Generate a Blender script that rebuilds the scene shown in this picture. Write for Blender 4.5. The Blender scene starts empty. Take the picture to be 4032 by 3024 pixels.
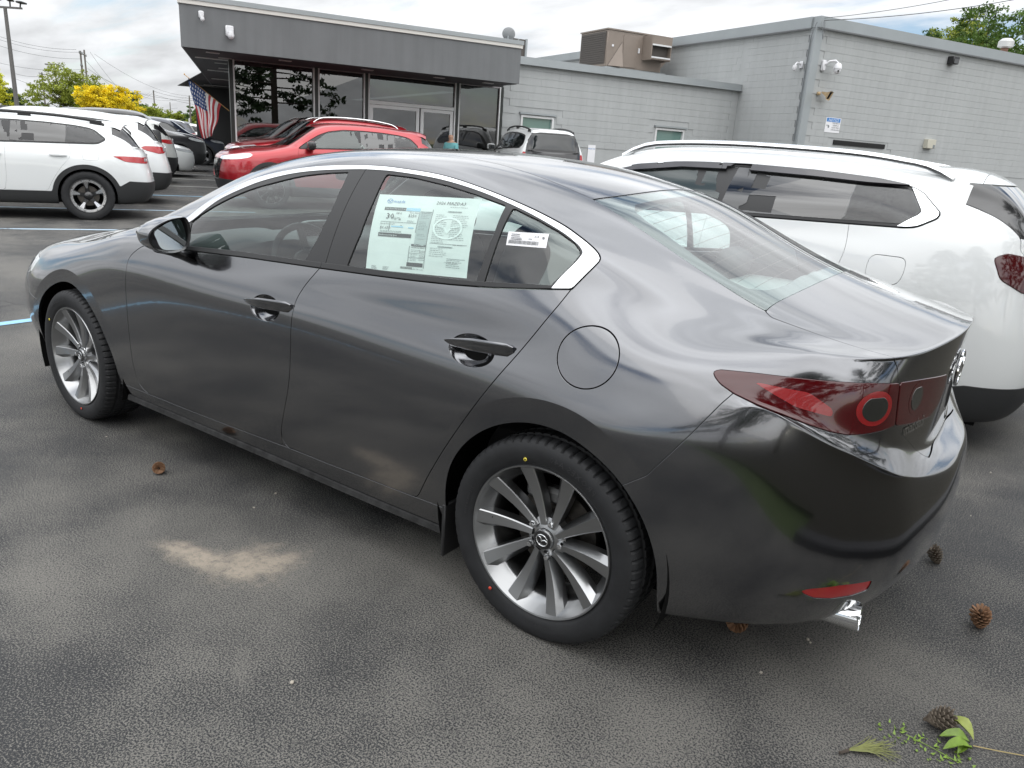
import bpy, bmesh, math, random
import numpy as np
from mathutils import Vector, Matrix
rad = math.radians
random.seed(7)
rng = np.random.default_rng(7)
scene = bpy.context.scene
COL = scene.collection
# ------------------------------------------------------------------ camera, sky, sun, exposure
cam_d = bpy.data.cameras.new('camera'); cam = bpy.data.objects.new('camera', cam_d); COL.objects.link(cam)
cam.location = (-2.40224, 2.60320, 1.42829)
cam.rotation_mode = 'QUATERNION'
cam.rotation_quaternion = (Matrix.Rotation(-2.54365493, 3, 'Z') @ Matrix.Rotation(1.26985268, 3, 'X') @ Matrix.Rotation(0.0680261418, 3, 'Z')).to_quaternion()
cam_d.sensor_width = 36; cam_d.lens = 26.6190; cam_d.clip_start = .05; cam_d.clip_end = 3000
scene.camera = cam
scene.view_settings.view_transform = 'Standard'; scene.view_settings.look = 'None'
scene.view_settings.exposure = 0.0; scene.view_settings.gamma = 1; scene.view_settings.use_curve_mapping = False
scene.render.resolution_x, scene.render.resolution_y = 1024, 768
SUN_EL, SUN_AZ = rad(48), rad(140)       # azimuth measured from +X towards +Y
world = bpy.data.worlds.new('World'); scene.world = world; world.use_nodes = True
def build_world():
    nt = world.node_tree; nt.nodes.clear(); N = nt.nodes.new; L = nt.links.new
    out = N('ShaderNodeOutputWorld'); bg = N('ShaderNodeBackground'); bg2 = N('ShaderNodeBackground'); mix = N('ShaderNodeMixShader')
    sky = N('ShaderNodeTexSky'); sky.sky_type = 'NISHITA'; sky.sun_disc = False
    sky.sun_elevation = SUN_EL; sky.sun_rotation = rad(90) - SUN_AZ; sky.air_density = 1.0; sky.dust_density = .6; sky.ozone_density = 1.5
    L(sky.outputs[0], bg.inputs[0]); bg.inputs[1].default_value = 0.13
    tc = N('ShaderNodeTexCoord'); sep = N('ShaderNodeSeparateXYZ'); L(tc.outputs['Generated'], sep.inputs[0])
    def math_(op, a, b=None, c=None):
        n = N('ShaderNodeMath'); n.operation = op
        for i, q in enumerate((a, b, c)):
            if q is None: continue
            if isinstance(q, (int, float)): n.inputs[i].default_value = q
            else: L(q, n.inputs[i])
        return n.outputs[0]
    z = math_('MAXIMUM', sep.outputs[2], 0.0)
    zz = math_('ADD', z, .22)
    u = math_('DIVIDE', sep.outputs[0], zz); v = math_('DIVIDE', sep.outputs[1], zz)
    cb = N('ShaderNodeCombineXYZ'); L(u, cb.inputs[0]); L(v, cb.inputs[1]); cb.inputs[2].default_value = 2.3
    mp = N('ShaderNodeMapping'); mp.inputs['Rotation'].default_value = (0, 0, rad(35)); mp.inputs['Scale'].default_value = (1.0, 1.9, 1)
    L(cb.outputs[0], mp.inputs[0])
    n1 = N('ShaderNodeTexNoise'); n1.inputs['Scale'].default_value = .85; n1.inputs['Detail'].default_value = 9; n1.inputs['Roughness'].default_value = .56; n1.inputs['Distortion'].default_value = .35
    n2 = N('ShaderNodeTexNoise'); n2.inputs['Scale'].default_value = 1.7; n2.inputs['Detail'].default_value = 7; n2.inputs['Roughness'].default_value = .55
    L(mp.outputs[0], n1.inputs[0]); L(mp.outputs[0], n2.inputs[0])
    cover = N('ShaderNodeMapRange'); cover.interpolation_type = 'SMOOTHSTEP'; cover.inputs[1].default_value = .33; cover.inputs[2].default_value = .50
    L(n1.outputs[0], cover.inputs[0])
    # brightness of the cloud sheet: brighter towards the zenith, with softer grey bellies
    belly = N('ShaderNodeMapRange'); belly.inputs[1].default_value = .35; belly.inputs[2].default_value = .68; belly.inputs[3].default_value = .72; belly.inputs[4].default_value = 1.12
    L(n2.outputs[0], belly.inputs[0])
    grad = math_('MULTIPLY_ADD', math_('POWER', z, 1.0), CLOUD_Z, CLOUD_H)
    lum = math_('MULTIPLY', grad, belly.outputs[0])
    L(lum, bg2.inputs[1]); bg2.inputs[0].default_value = (.955, .975, 1.0, 1)
    L(cover.outputs[0], mix.inputs[0]); L(bg.outputs[0], mix.inputs[1]); L(bg2.outputs[0], mix.inputs[2]); L(mix.outputs[0], out.inputs[0])
CLOUD_H, CLOUD_Z = .86, 2.1
build_world()
sd = bpy.data.lights.new('sun', 'SUN'); sd.energy = 1.4; sd.angle = rad(100); sd.color = (1, .96, .9)
sun = bpy.data.objects.new('sun', sd); COL.objects.link(sun)
sun.rotation_euler = Vector((math.cos(SUN_EL) * math.cos(SUN_AZ), math.cos(SUN_EL) * math.sin(SUN_AZ), math.sin(SUN_EL))).to_track_quat('Z', 'Y').to_euler()
scene.cycles.max_bounces = 10; scene.cycles.transparent_max_bounces = 24; scene.cycles.glossy_bounces = 5; scene.cycles.diffuse_bounces = 3
scene.cycles.caustics_reflective = False; scene.cycles.caustics_refractive = False; scene.cycles.sample_clamp_indirect = 4
# ------------------------------------------------------------------ geometry helpers
def spline(ks, vs, q):
    """natural cubic spline through knots ks (ascending); vs (n,k); evaluated at q"""
    ks = np.asarray(ks, float); vs = np.asarray(vs, float); q = np.asarray(q, float)
    n = len(ks); h = np.diff(ks)
    A = np.zeros((n, n)); B = np.zeros((n,) + vs.shape[1:])
    A[0, 0] = A[-1, -1] = 1
    for i in range(1, n - 1):
        A[i, i - 1] = h[i - 1]; A[i, i] = 2 * (h[i - 1] + h[i]); A[i, i + 1] = h[i]
        B[i] = 6 * ((vs[i + 1] - vs[i]) / h[i] - (vs[i] - vs[i - 1]) / h[i - 1])
    M = np.linalg.solve(A, B)
    j = np.clip(np.searchsorted(ks, q) - 1, 0, n - 2)
    hh = h[j][:, None]; a = ((ks[j + 1] - q)[:, None]) / hh; b = 1 - a
    return a * vs[j] + b * vs[j + 1] + ((a ** 3 - a) * M[j] + (b ** 3 - b) * M[j + 1]) * hh ** 2 / 6

def pchip(ks, vs, q):
    """monotone-ish cubic through knots"""
    ks = np.asarray(ks, float); vs = np.asarray(vs, float); q = np.asarray(q, float)
    if vs.ndim == 1: vs = vs[:, None]
    h = np.diff(ks)[:, None]; d = np.diff(vs, axis=0) / h
    m = np.zeros_like(vs)
    m[0] = d[0]; m[-1] = d[-1]
    w = (h[1:] * d[:-1] + h[:-1] * d[1:]) / (h[1:] + h[:-1])
    m[1:-1] = w
    j = np.clip(np.searchsorted(ks, q) - 1, 0, len(ks) - 2)
    hh = h[j]; t = ((q - ks[j])[:, None]) / hh
    return ((2 * t ** 3 - 3 * t ** 2 + 1) * vs[j] + (t ** 3 - 2 * t ** 2 + t) * hh * m[j]
            + (-2 * t ** 3 + 3 * t ** 2) * vs[j + 1] + (t ** 3 - t ** 2) * hh * m[j + 1])

class PM:
    """triangle mesh in numpy: V positions, N normals, T triangles"""
    def __init__(s, V, N, T): s.V, s.N, s.T = V, N, T
    def compact(s):
        u, inv = np.unique(s.T, return_inverse=True)
        return PM(s.V[u], s.N[u], inv.reshape(-1, 3))
    def sub(s, mask): return PM(s.V, s.N, s.T[mask]).compact()
    def flip_y(s):
        m = np.array([1, -1, 1.0]); return PM(s.V * m, s.N * m, s.T[:, ::-1].copy())

def keep_below(pm, f, c=0.0):
    """the part of pm where the vertex field f < c, cut exactly along f = c"""
    f = np.asarray(f, float) - c
    f = np.where(np.abs(f) < 1e-7, 1e-7, f)
    T = pm.T
    if not len(T): return PM(pm.V, pm.N, T)
    neg = (f < 0)[T]; k = neg.sum(1)
    full = T[k == 3]
    newT = [full]; V = pm.V; N = pm.N
    pairs = []
    one = T[k == 1]; two = T[k == 2]
    def rollto(tr, ng, val):
        idx = np.argmax(ng == val, axis=1)
        r = np.arange(len(tr))
        return tr[r, idx], tr[r, (idx + 1) % 3], tr[r, (idx + 2) % 3]
    a1, b1, c1 = rollto(one, neg[k == 1], True)
    a2, b2, c2 = rollto(two, neg[k == 2], False)
    E = np.concatenate([np.stack([a1, b1], 1), np.stack([a1, c1], 1), np.stack([a2, b2], 1), np.stack([a2, c2], 1)])
    if len(E):
        Es = np.sort(E, 1)
        u, inv = np.unique(Es, axis=0, return_inverse=True); inv = inv.ravel()
        t = (f[u[:, 0]] / (f[u[:, 0]] - f[u[:, 1]]))[:, None]
        nv = V[u[:, 0]] * (1 - t) + V[u[:, 1]] * t
        nn = N[u[:, 0]] * (1 - t) + N[u[:, 1]] * t
        nn /= np.linalg.norm(nn, axis=1, keepdims=True) + 1e-12
        base = len(V); V = np.concatenate([V, nv]); N = np.concatenate([N, nn])
        n1, n2 = len(one), len(two)
        ab1 = inv[:n1] + base; ac1 = inv[n1:2 * n1] + base
        ab2 = inv[2 * n1:2 * n1 + n2] + base; ac2 = inv[2 * n1 + n2:] + base
        newT.append(np.stack([a1, ab1, ac1], 1))
        newT.append(np.stack([ab2, b2, c2], 1)); newT.append(np.stack([ab2, c2, ac2], 1))
    return PM(V, N, np.concatenate(newT)).compact()

def sdf(poly, P, closed=True):
    """signed distance of points P (n,2) to a polygon (negative inside)"""
    A = np.asarray(poly, float); B = np.roll(A, -1, 0)
    if not closed: A, B = A[:-1], B[:-1]
    best = np.full(len(P), 1e9); inside = np.zeros(len(P), bool)
    for a, b in zip(A, B):
        e = b - a; w = P - a
        t = np.clip((w @ e) / (e @ e + 1e-15), 0, 1)[:, None]
        best = np.minimum(best, ((w - e * t) ** 2).sum(1))
        cnd = (a[1] > P[:, 1]) != (b[1] > P[:, 1])
        xi = a[0] + (P[:, 1] - a[1]) * (b[0] - a[0]) / (b[1] - a[1] + 1e-15)
        inside ^= cnd & (P[:, 0] < xi)
    d = np.sqrt(best)
    return np.where(inside, -d, d)

def smooth_poly(pts, n=6, closed=True):
    """Catmull-Rom through pts"""
    P = np.asarray(pts, float); m = len(P); out = []
    for i in range(m if closed else m - 1):
        if closed: p0, p1, p2, p3 = P[i - 1], P[i], P[(i + 1) % m], P[(i + 2) % m]
        else: p0, p1, p2, p3 = P[max(i - 1, 0)], P[i], P[i + 1], P[min(i + 2, m - 1)]
        for t in np.arange(n) / n:
            out.append(.5 * ((2 * p1) + (-p0 + p2) * t + (2 * p0 - 5 * p1 + 4 * p2 - p3) * t * t + (-p0 + 3 * p1 - 3 * p2 + p3) * t ** 3))
    if not closed: out.append(P[-1])
    return np.array(out)

def round_poly(pts, r=0.03, n=5):
    """polygon with its corners rounded; a point may carry its own radius as third value"""
    out = []; m = len(pts)
    for i in range(m):
        p0, p1, p2 = [np.array(pts[j][:2], float) for j in (i - 1, i, (i + 1) % m)]
        rr = pts[i][2] if len(pts[i]) > 2 else r
        a = p0 - p1; b = p2 - p1; la = np.linalg.norm(a); lb = np.linalg.norm(b)
        d = min(rr, la * .45, lb * .45)
        if d < 1e-4: out.append(p1); continue
        q0 = p1 + a / la * d; q2 = p1 + b / lb * d
        for t in np.linspace(0, 1, n): out.append((1 - t) ** 2 * q0 + 2 * t * (1 - t) * p1 + t * t * q2)
    return np.array(out)

def split(pm, f, g=0.0):
    return keep_below(pm, f, -g), keep_below(pm, -f, -g)

def boundary(T):
    E = np.concatenate([T[:, [0, 1]], T[:, [1, 2]], T[:, [2, 0]]])
    key = E[:, 0].astype(np.int64) * (T.max() + 1) + E[:, 1]
    rev = E[:, 1].astype(np.int64) * (T.max() + 1) + E[:, 0]
    return E[~np.isin(key, rev)]

def lipped(pm, depth=0.012, bev=0.0012, skip=None, offset=0.0):
    """panel with a rounded edge and a lip folded inwards along every border; returns V,N,T"""
    V = pm.V + pm.N * offset; N = pm.N; T = pm.T
    if not len(T): return V, N, T
    E = boundary(T)
    if skip is not None and len(E): E = E[~skip(V[E].mean(1))]
    if not len(E) or depth <= 0: return V, N, T
    a, b = V[E[:, 0]], V[E[:, 1]]; na, nb = N[E[:, 0]], N[E[:, 1]]
    d = b - a; d /= np.linalg.norm(d, axis=1, keepdims=True) + 1e-12
    # average outward direction per border vertex so strips join
    oa = np.cross(d, na); 
    acc = np.zeros_like(V); np.add.at(acc, E[:, 0], oa); np.add.at(acc, E[:, 1], np.cross(d, nb))
    acc /= np.linalg.norm(acc, axis=1, keepdims=True) + 1e-12
    bv = np.unique(E); ix = -np.ones(len(V), int); ix[bv] = np.arange(len(bv)); nb_ = len(bv)
    v0 = V[bv]; n0 = N[bv]; o0 = acc[bv]
    rings = [(v0, n0), (v0 + o0 * bev * .7 - n0 * bev * .3, (n0 + o0) / 1.414), (v0 + o0 * bev - n0 * bev, o0), (v0 + o0 * bev - n0 * depth, o0)]
    base = len(V); Vs = [V]; Ns = [N]; Ts = [T]
    for v, n in rings: Vs.append(v); Ns.append(n)
    i0, i1 = ix[E[:, 0]], ix[E[:, 1]]
    for r in range(3):
        p = base + r * nb_; q = p + nb_
        Ts.append(np.stack([p + i1, p + i0, q + i0], 1)); Ts.append(np.stack([p + i1, q + i0, q + i1], 1))
    return np.concatenate(Vs), np.concatenate(Ns), np.concatenate(Ts)

def mesh_np(name, V, T, N=None, mat=None, smooth=True):
    me = bpy.data.meshes.new(name)
    me.vertices.add(len(V)); me.vertices.foreach_set('co', np.asarray(V, np.float32).ravel())
    T = np.asarray(T, np.int32); k = T.shape[1] if len(T) else 3
    me.loops.add(T.size); me.loops.foreach_set('vertex_index', T.ravel())
    me.polygons.add(len(T)); me.polygons.foreach_set('loop_start', np.arange(0, T.size, k, dtype=np.int32))
    try: me.polygons.foreach_set('loop_total', np.full(len(T), k, np.int32))
    except Exception: pass
    me.update(calc_edges=True); me.validate()
    if smooth: me.polygons.foreach_set('use_smooth', np.ones(len(me.polygons), bool))
    if mat: me.materials.append(mat)
    if N is not None: me.normals_split_custom_set_from_vertices(np.asarray(N, np.float32))
    return me

def link(name, me, parent=None, loc=None, rot=None):
    o = bpy.data.objects.new(name, me); COL.objects.link(o)
    if parent: o.parent = parent
    if loc is not None: o.location = loc
    if rot is not None: o.rotation_euler = rot
    return o

def panel(name, pm, mat, parent, depth=.012, offset=0.0, bev=.0012, skip=None):
    if not len(pm.T): print('EMPTY PANEL', name)
    V, N, T = lipped(pm, depth, bev, skip, offset)
    return link(name, mesh_np(name, V, T, N, mat), parent)

def empty(name, label=None, cat=None, loc=(0, 0, 0), rz=0.0, group=None):
    o = bpy.data.objects.new(name, None); COL.objects.link(o); o.location = loc; o.rotation_euler = (0, 0, rz)
    o.empty_display_size = .1
    tag(o, label, cat, group); return o

def tag(o, label=None, cat=None, group=None, kind=None):
    if label: o['label'] = label
    if cat: o['category'] = cat
    if group: o['group'] = group
    if kind: o['kind'] = kind
    return o

class MB:
    """collects quads/tris with bmesh-free lists; build() links ONE mesh object"""
    def __init__(s): s.v = []; s.f = []; s.sm = []
    def add(s, vs, fs, smooth=False):
        b = len(s.v); s.v += [tuple(p) for p in vs]; s.f += [tuple(i + b for i in f) for f in fs]; s.sm += [smooth] * len(fs); return s
    def box(s, c, size, rz=0.0, M=None, taper=1.0, bevel=0.0):
        x, y, z = [q / 2 for q in size]
        if bevel > 0:
            b = min(bevel, x * .9, y * .9, z * .9); vs = []; 
            pts = []
            for sx in (-1, 1):
                for sy in (-1, 1):
                    for sz in (-1, 1):
                        for ax in range(3):
                            p = [sx * (x - b), sy * (y - b), sz * (z - b)]; p[ax] = (sx * x, sy * y, sz * z)[ax]; pts.append(p)
            bm = bmesh.new(); vv = [bm.verts.new(p) for p in pts]
            bmesh.ops.convex_hull(bm, input=vv); bm.verts.ensure_lookup_table(); bm.faces.ensure_lookup_table()
            bm.verts.index_update()
            vs = [tuple(v.co) for v in bm.verts]; fs = [tuple(v.index for v in f.verts) for f in bm.faces]; bm.free()
        else:
            vs = [(sx * x * (taper if sz > 0 else 1), sy * y * (taper if sz > 0 else 1), sz * z) for sx in (-1, 1) for sy in (-1, 1) for sz in (-1, 1)]
            fs = [(0, 1, 3, 2), (4, 6, 7, 5), (0, 4, 5, 1), (2, 3, 7, 6), (0, 2, 6, 4), (1, 5, 7, 3)]
        R = Matrix.Rotation(rz, 4, 'Z')
        if M is not None: R = M
        out = [tuple((R @ Vector(p)) + Vector(c)) for p in vs]
        return s.add(out, fs)
    def tube(s, pts, r, n=8, caps=True, smooth=True):
        P = [Vector(p) for p in pts]; m = len(P)
        rs = r if hasattr(r, '__len__') else [r] * m
        t0 = (P[1] - P[0]).normalized(); up = Vector((0, 0, 1)) if abs(t0.z) < .9 else Vector((1, 0, 0))
        u = t0.cross(up).normalized(); vs = []
        for i in range(m):
            t = (P[min(i + 1, m - 1)] - P[max(i - 1, 0)])
            t = t.normalized() if t.length > 1e-9 else t0
            u = (u - t * u.dot(t)); u = u.normalized() if u.length > 1e-6 else t.orthogonal().normalized()
            w = t.cross(u)
            for k in range(n):
                a = 2 * math.pi * k / n; vs.append(P[i] + (u * math.cos(a) + w * math.sin(a)) * rs[i])
        fs = [(i * n + k, i * n + (k + 1) % n, (i + 1) * n + (k + 1) % n, (i + 1) * n + k) for i in range(m - 1) for k in range(n)]
        s.add(vs, fs, smooth)
        if caps:
            b = len(s.v) - m * n
            s.f.append(tuple(b + k for k in range(n))[::-1]); s.sm.append(False)
            s.f.append(tuple(b + (m - 1) * n + k for k in range(n))); s.sm.append(False)
        return s
    def lathe(s, prof, n=32, M=None, smooth=True, close=False):
        """prof: (r, h) pairs turned about Z"""
        M = M or Matrix.Identity(4); vs = []
        for r, h in prof:
            for k in range(n):
                a = 2 * math.pi * k / n; vs.append(tuple(M @ Vector((r * math.cos(a), r * math.sin(a), h))))
        m = len(prof)
        fs = [(i * n + k, i * n + (k + 1) % n, (i + 1) * n + (k + 1) % n, (i + 1) * n + k) for i in range(m - 1) for k in range(n)]
        return s.add(vs, fs, smooth)
    def prism(s, poly, h, M=None, smooth=False, z0=0.0):
        """flat polygon (2D) given thickness h from z0 along local Z"""
        M = M or Matrix.Identity(4); n = len(poly)
        vs = [tuple(M @ Vector((p[0], p[1], z0))) for p in poly] + [tuple(M @ Vector((p[0], p[1], z0 + h))) for p in poly]
        fs = [tuple(range(n))[::-1], tuple(range(n, 2 * n))] + [(i, (i + 1) % n, n + (i + 1) % n, n + i) for i in range(n)]
        return s.add(vs, fs, smooth)
    def grid(s, rows, smooth=True, flip=False):
        m = len(rows); n = len(rows[0]); vs = [p for r in rows for p in r]
        fs = [(i * n + j, i * n + j + 1, (i + 1) * n + j + 1, (i + 1) * n + j) for i in range(m - 1) for j in range(n - 1)]
        if flip: fs = [f[::-1] for f in fs]
        return s.add(vs, fs, smooth)
    def mesh(s, name, mat=None, sharp=None):
        me = bpy.data.meshes.new(name); me.from_pydata(s.v, [], s.f); me.validate()
        if mat: me.materials.append(mat)
        if len(me.polygons) == len(s.sm): me.polygons.foreach_set('use_smooth', np.array(s.sm, bool))
        if sharp is not None: me.set_sharp_from_angle(angle=rad(sharp))
        me.update(); return me
    def build(s, name, mat, parent=None, loc=None, rot=None, sharp=40):
        return link(name, s.mesh(name, mat, sharp), parent, loc, rot)

def children(o): return [c for c in bpy.data.objects if c.parent == o]

def copy_tree(o, parent=None, kids=None):
    if kids is None:
        kids = {}
        for c in bpy.data.objects:
            if c.parent: kids.setdefault(c.parent, []).append(c)
    c = o.copy(); COL.objects.link(c); c.parent = parent
    for ch in kids.get(o, []): copy_tree(ch, c, kids)
    return c

# ------------------------------------------------------------------ car body surface: a control grid subdivided smoothly
def limit_surface(V, F, crease, level, iters=3):
    """Catmull-Clark surface that passes through the control points V"""
    V = np.asarray(V, float); target = V.copy(); cur = V.copy(); n = len(V)
    for it in range(iters + 1):
        me = bpy.data.meshes.new('tmp'); me.from_pydata(cur.tolist(), [], F)
        if crease:
            at = me.attributes.new('crease_edge', 'FLOAT', 'EDGE'); val = np.zeros(len(me.edges), np.float32)
            for e in me.edges:
                k = (min(e.vertices), max(e.vertices))
                if k in crease: val[e.index] = crease[k]
            at.data.foreach_set('value', val)
        ob = bpy.data.objects.new('tmp', me); COL.objects.link(ob)
        md = ob.modifiers.new('s', 'SUBSURF'); md.levels = level if it == iters else 2; md.render_levels = md.levels
        md.boundary_smooth = 'ALL'; md.use_limit_surface = True
        dg = bpy.context.evaluated_depsgraph_get(); ev = ob.evaluated_get(dg); m2 = ev.to_mesh()
        co = np.empty(len(m2.vertices) * 3, np.float32); m2.vertices.foreach_get('co', co); co = co.reshape(-1, 3).astype(float)
        if it == iters:
            nl = len(m2.loops); li = np.empty(nl, np.int32); m2.loops.foreach_get('vertex_index', li)
            Q = li.reshape(-1, 4)
            no = np.empty(len(m2.vertices) * 3, np.float32); m2.vertices.foreach_get('normal', no); no = no.reshape(-1, 3).astype(float)
        ev.to_mesh_clear(); bpy.data.objects.remove(ob); bpy.data.meshes.remove(me)
        if it < iters:
            cur = cur + (target - co[:n]) * .9
    T = np.concatenate([Q[:, [0, 1, 2]], Q[:, [0, 2, 3]]])
    if ((co - co.mean(0)) * no).sum() < 0: T = T[:, ::-1].copy(); no = -no
    return PM(co, no, T)
# ------------------------------------------------------------------ the grey saloon: control rows (x, y, z), s = -x along the side, beyond +-1.75 round the corners
WB2 = 1.3625
SIDE_S = [-2.05, -1.92, -1.78, -1.6, -1.45, -1.3, -1.15, -1.0, -.85, -.65, -.45, -.25, -.05, .15, .35, .55, .75, .95, 1.12, 1.28, 1.42, 1.57, 1.72, 1.84, 1.94, 2.02, 2.065]
CF, CR = -2.14, 2.10
FRONT_W = [-2.6, -2.52, -2.44, -2.36, -2.28, -2.2]
REAR_W = [2.17, 2.25, 2.33, 2.42, 2.51, 2.6]
def hero_rows():
    S0 = [-1.75, -1.36, -.85, -.3, .3, .85, 1.36, 1.75]
    side = {
     'r0': [(.76, .19), (.78, .17), (.785, .16), (.785, .16), (.785, .16), (.785, .16), (.78, .165), (.765, .20)],
     'r1': [(.80, .20), (.83, .185), (.834, .18), (.834, .18), (.834, .18), (.834, .18), (.832, .19), (.815, .215)],
     'r2': [(.845, .29), (.868, .28), (.862, .27), (.860, .27), (.860, .27), (.862, .275), (.868, .29), (.85, .32)],
     'r3': [(.880, .44), (.894, .44), (.884, .44), (.882, .44), (.882, .44), (.884, .45), (.890, .46), (.872, .48)],
     'r4': [(.882, .57), (.897, .59), (.892, .60), (.890, .61), (.891, .62), (.892, .64), (.897, .665), (.870, .70)],
     'r5': [(.868, .65), (.886, .70), (.892, .73), (.892, .75), (.889, .76), (.884, .77), (.884, .772), (.850, .80)],
     'r5b': [(.84, .71), (.864, .77), (.884, .82), (.883, .83), (.878, .835), (.866, .842), (.858, .848), (.824, .87)],
     'r6': [(.805, .757), (.84, .815), (.862, .885), (.858, .905), (.853, .91), (.843, .915), (.832, .92), (.792, .925)],
     'r7': [(.755, .798), (.798, .86), (.832, .945), (.829, .967), (.827, .987), (.822, 1.0), (.80, .998), (.735, .975)],
    }
    rear = {  # knots after s=1.75 : s 1.88, 2.0, 2.10, 2.27, 2.43, 2.6
     'r0': [(-1.88, .70, .205), (-2.0, .61, .205), (-2.08, .49, .205), (-2.14, .35, .21), (-2.17, .18, .215), (-2.18, 0, .215)],
     'r1': [(-1.90, .745, .22), (-2.03, .65, .22), (-2.13, .53, .225), (-2.20, .37, .235), (-2.235, .19, .245), (-2.25, 0, .25)],
     'r2': [(-1.92, .79, .325), (-2.07, .69, .33), (-2.18, .565, .335), (-2.262, .39, .34), (-2.302, .2, .345), (-2.315, 0, .345)],
     'r3': [(-1.92, .822, .495), (-2.08, .725, .50), (-2.20, .59, .51), (-2.285, .40, .52), (-2.325, .2, .53), (-2.335, 0, .53)],
     'r4': [(-1.91, .825, .72), (-2.05, .745, .705), (-2.17, .625, .675), (-2.262, .43, .64), (-2.315, .215, .625), (-2.328, 0, .62)],
     'r5': [(-1.893, .800, .858), (-2.03, .752, .812), (-2.155, .652, .745), (-2.245, .465, .673), (-2.298, .225, .65), (-2.315, 0, .648)],
     'r5b': [(-1.885, .785, .876), (-2.018, .732, .842), (-2.122, .648, .806), (-2.203, .455, .742), (-2.242, .225, .69), (-2.25, 0, .678)],
     'r6': [(-1.89, .752, .93), (-2.02, .705, .925), (-2.12, .635, .915), (-2.188, .46, .885), (-2.236, .23, .88), (-2.250, 0, .875)],
     'r7': [(-1.885, .70, .985), (-2.01, .66, .988), (-2.105, .598, .984), (-2.196, .42, .994), (-2.247, .21, 1.012), (-2.263, 0, 1.021)],
    }
    xf = {'r0': (2.08, .18), 'r1': (2.15, .19), 'r2': (2.21, .29), 'r3': (2.255, .43), 'r4': (2.268, .54), 'r5': (2.262, .60), 'r5b': (2.245, .655), 'r6': (2.22, .70), 'r7': (2.17, .74)}
    rows = {}
    for r, yz in side.items():
        ks = list(S0); vs = [(-s, y, z) for s, (y, z) in zip(S0, yz)]
        y0, z0 = yz[0]; X, Z = xf[r]
        fx = [.34, .62, .80, .93, .985, 1.0]; fy = [.955, .865, .76, .52, .26, 0]
        fr = [(1.75 + (X - 1.75) * a, y0 * b, z0 + (Z - z0) * min(1, a * 1.05)) for a, b in zip(fx, fy)]
        ks = [-2.6, -2.43, -2.27, -2.14, -2.02, -1.89] + ks + [1.88, 2.0, 2.10, 2.27, 2.43, 2.6]
        vs = fr[::-1] + vs + rear[r]
        # mirror a few knots so the centre line is smooth
        m = lambda p: (p[0], -p[1], p[2])
        ks = [-2.94, -2.77] + ks + [2.77, 2.93]; vs = [m(vs[2]), m(vs[1])] + vs + [m(vs[-2]), m(vs[-3])]
        rows[r] = (ks, vs)
    return rows
def hero_tops():
    X = [2.02, 1.75, 1.36, 1.1, .9, .77, .55, .33, .05, -.3, -.6, -.9, -1.2, -1.36, -1.6, -1.75, -1.9, -2.04]
    k1 = [(.60, .765), (.70, .818), (.755, .872), (.788, .925), (.79, .968), (.783, .99), (.776, 1.035), (.766, 1.09), (.752, 1.14), (.744, 1.17), (.744, 1.175), (.75, 1.16), (.756, 1.12), (.742, 1.085), (.69, 1.03), (.655, 1.008), (.635, 1.0), (.595, .993)]
    kb = [(.52, .775), (.62, .832), (.685, .888), (.755, .943), (.755, .987), (.745, 1.017), (.735, 1.085), (.70, 1.19), (.66, 1.275), (.625, 1.333), (.622, 1.325), (.655, 1.287), (.695, 1.21), (.69, 1.155), (.632, 1.068), (.60, 1.03), (.582, 1.008), (.53, .995)]
    k2 = [(.42, .785), (.52, .85), (.58, .912), (.68, .958), (.705, 1.01), (.69, 1.06), (.632, 1.168), (.585, 1.262), (.56, 1.328), (.555, 1.368), (.556, 1.366), (.566, 1.335), (.585, 1.262), (.582, 1.212), (.555, 1.108), (.54, 1.05), (.525, 1.018), (.44, .998)]
    k3 = [(.32, .793), (.40, .858), (.44, .93), (.50, .985), (.52, 1.065), (.505, 1.118), (.475, 1.222), (.452, 1.303), (.446, 1.362), (.446, 1.391), (.45, 1.392), (.46, 1.365), (.468, 1.300), (.475, 1.250), (.48, 1.140), (.475, 1.078), (.45, 1.036), (.33, 1.009)]
    k4 = [(.16, .80), (.20, .865), (.22, .94), (.25, 1.002), (.26, 1.09), (.25, 1.142), (.235, 1.246), (.225, 1.325), (.222, 1.381), (.222, 1.406), (.225, 1.406), (.23, 1.384), (.235, 1.332), (.24, 1.290), (.24, 1.183), (.24, 1.118), (.23, 1.066), (.17, 1.026)]
    k5 = [.803, .868, .944, 1.008, 1.097, 1.15, 1.254, 1.332, 1.387, 1.412, 1.412, 1.391, 1.345, 1.302, 1.197, 1.133, 1.078, 1.033]
    s = [-x for x in X]
    return {'k1': (s, k1), 'kb': (s, kb), 'k2': (s, k2), 'k3': (s, k3), 'k4': (s, k4), 'k5': (s, [(0, z) for z in k5])}

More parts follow.
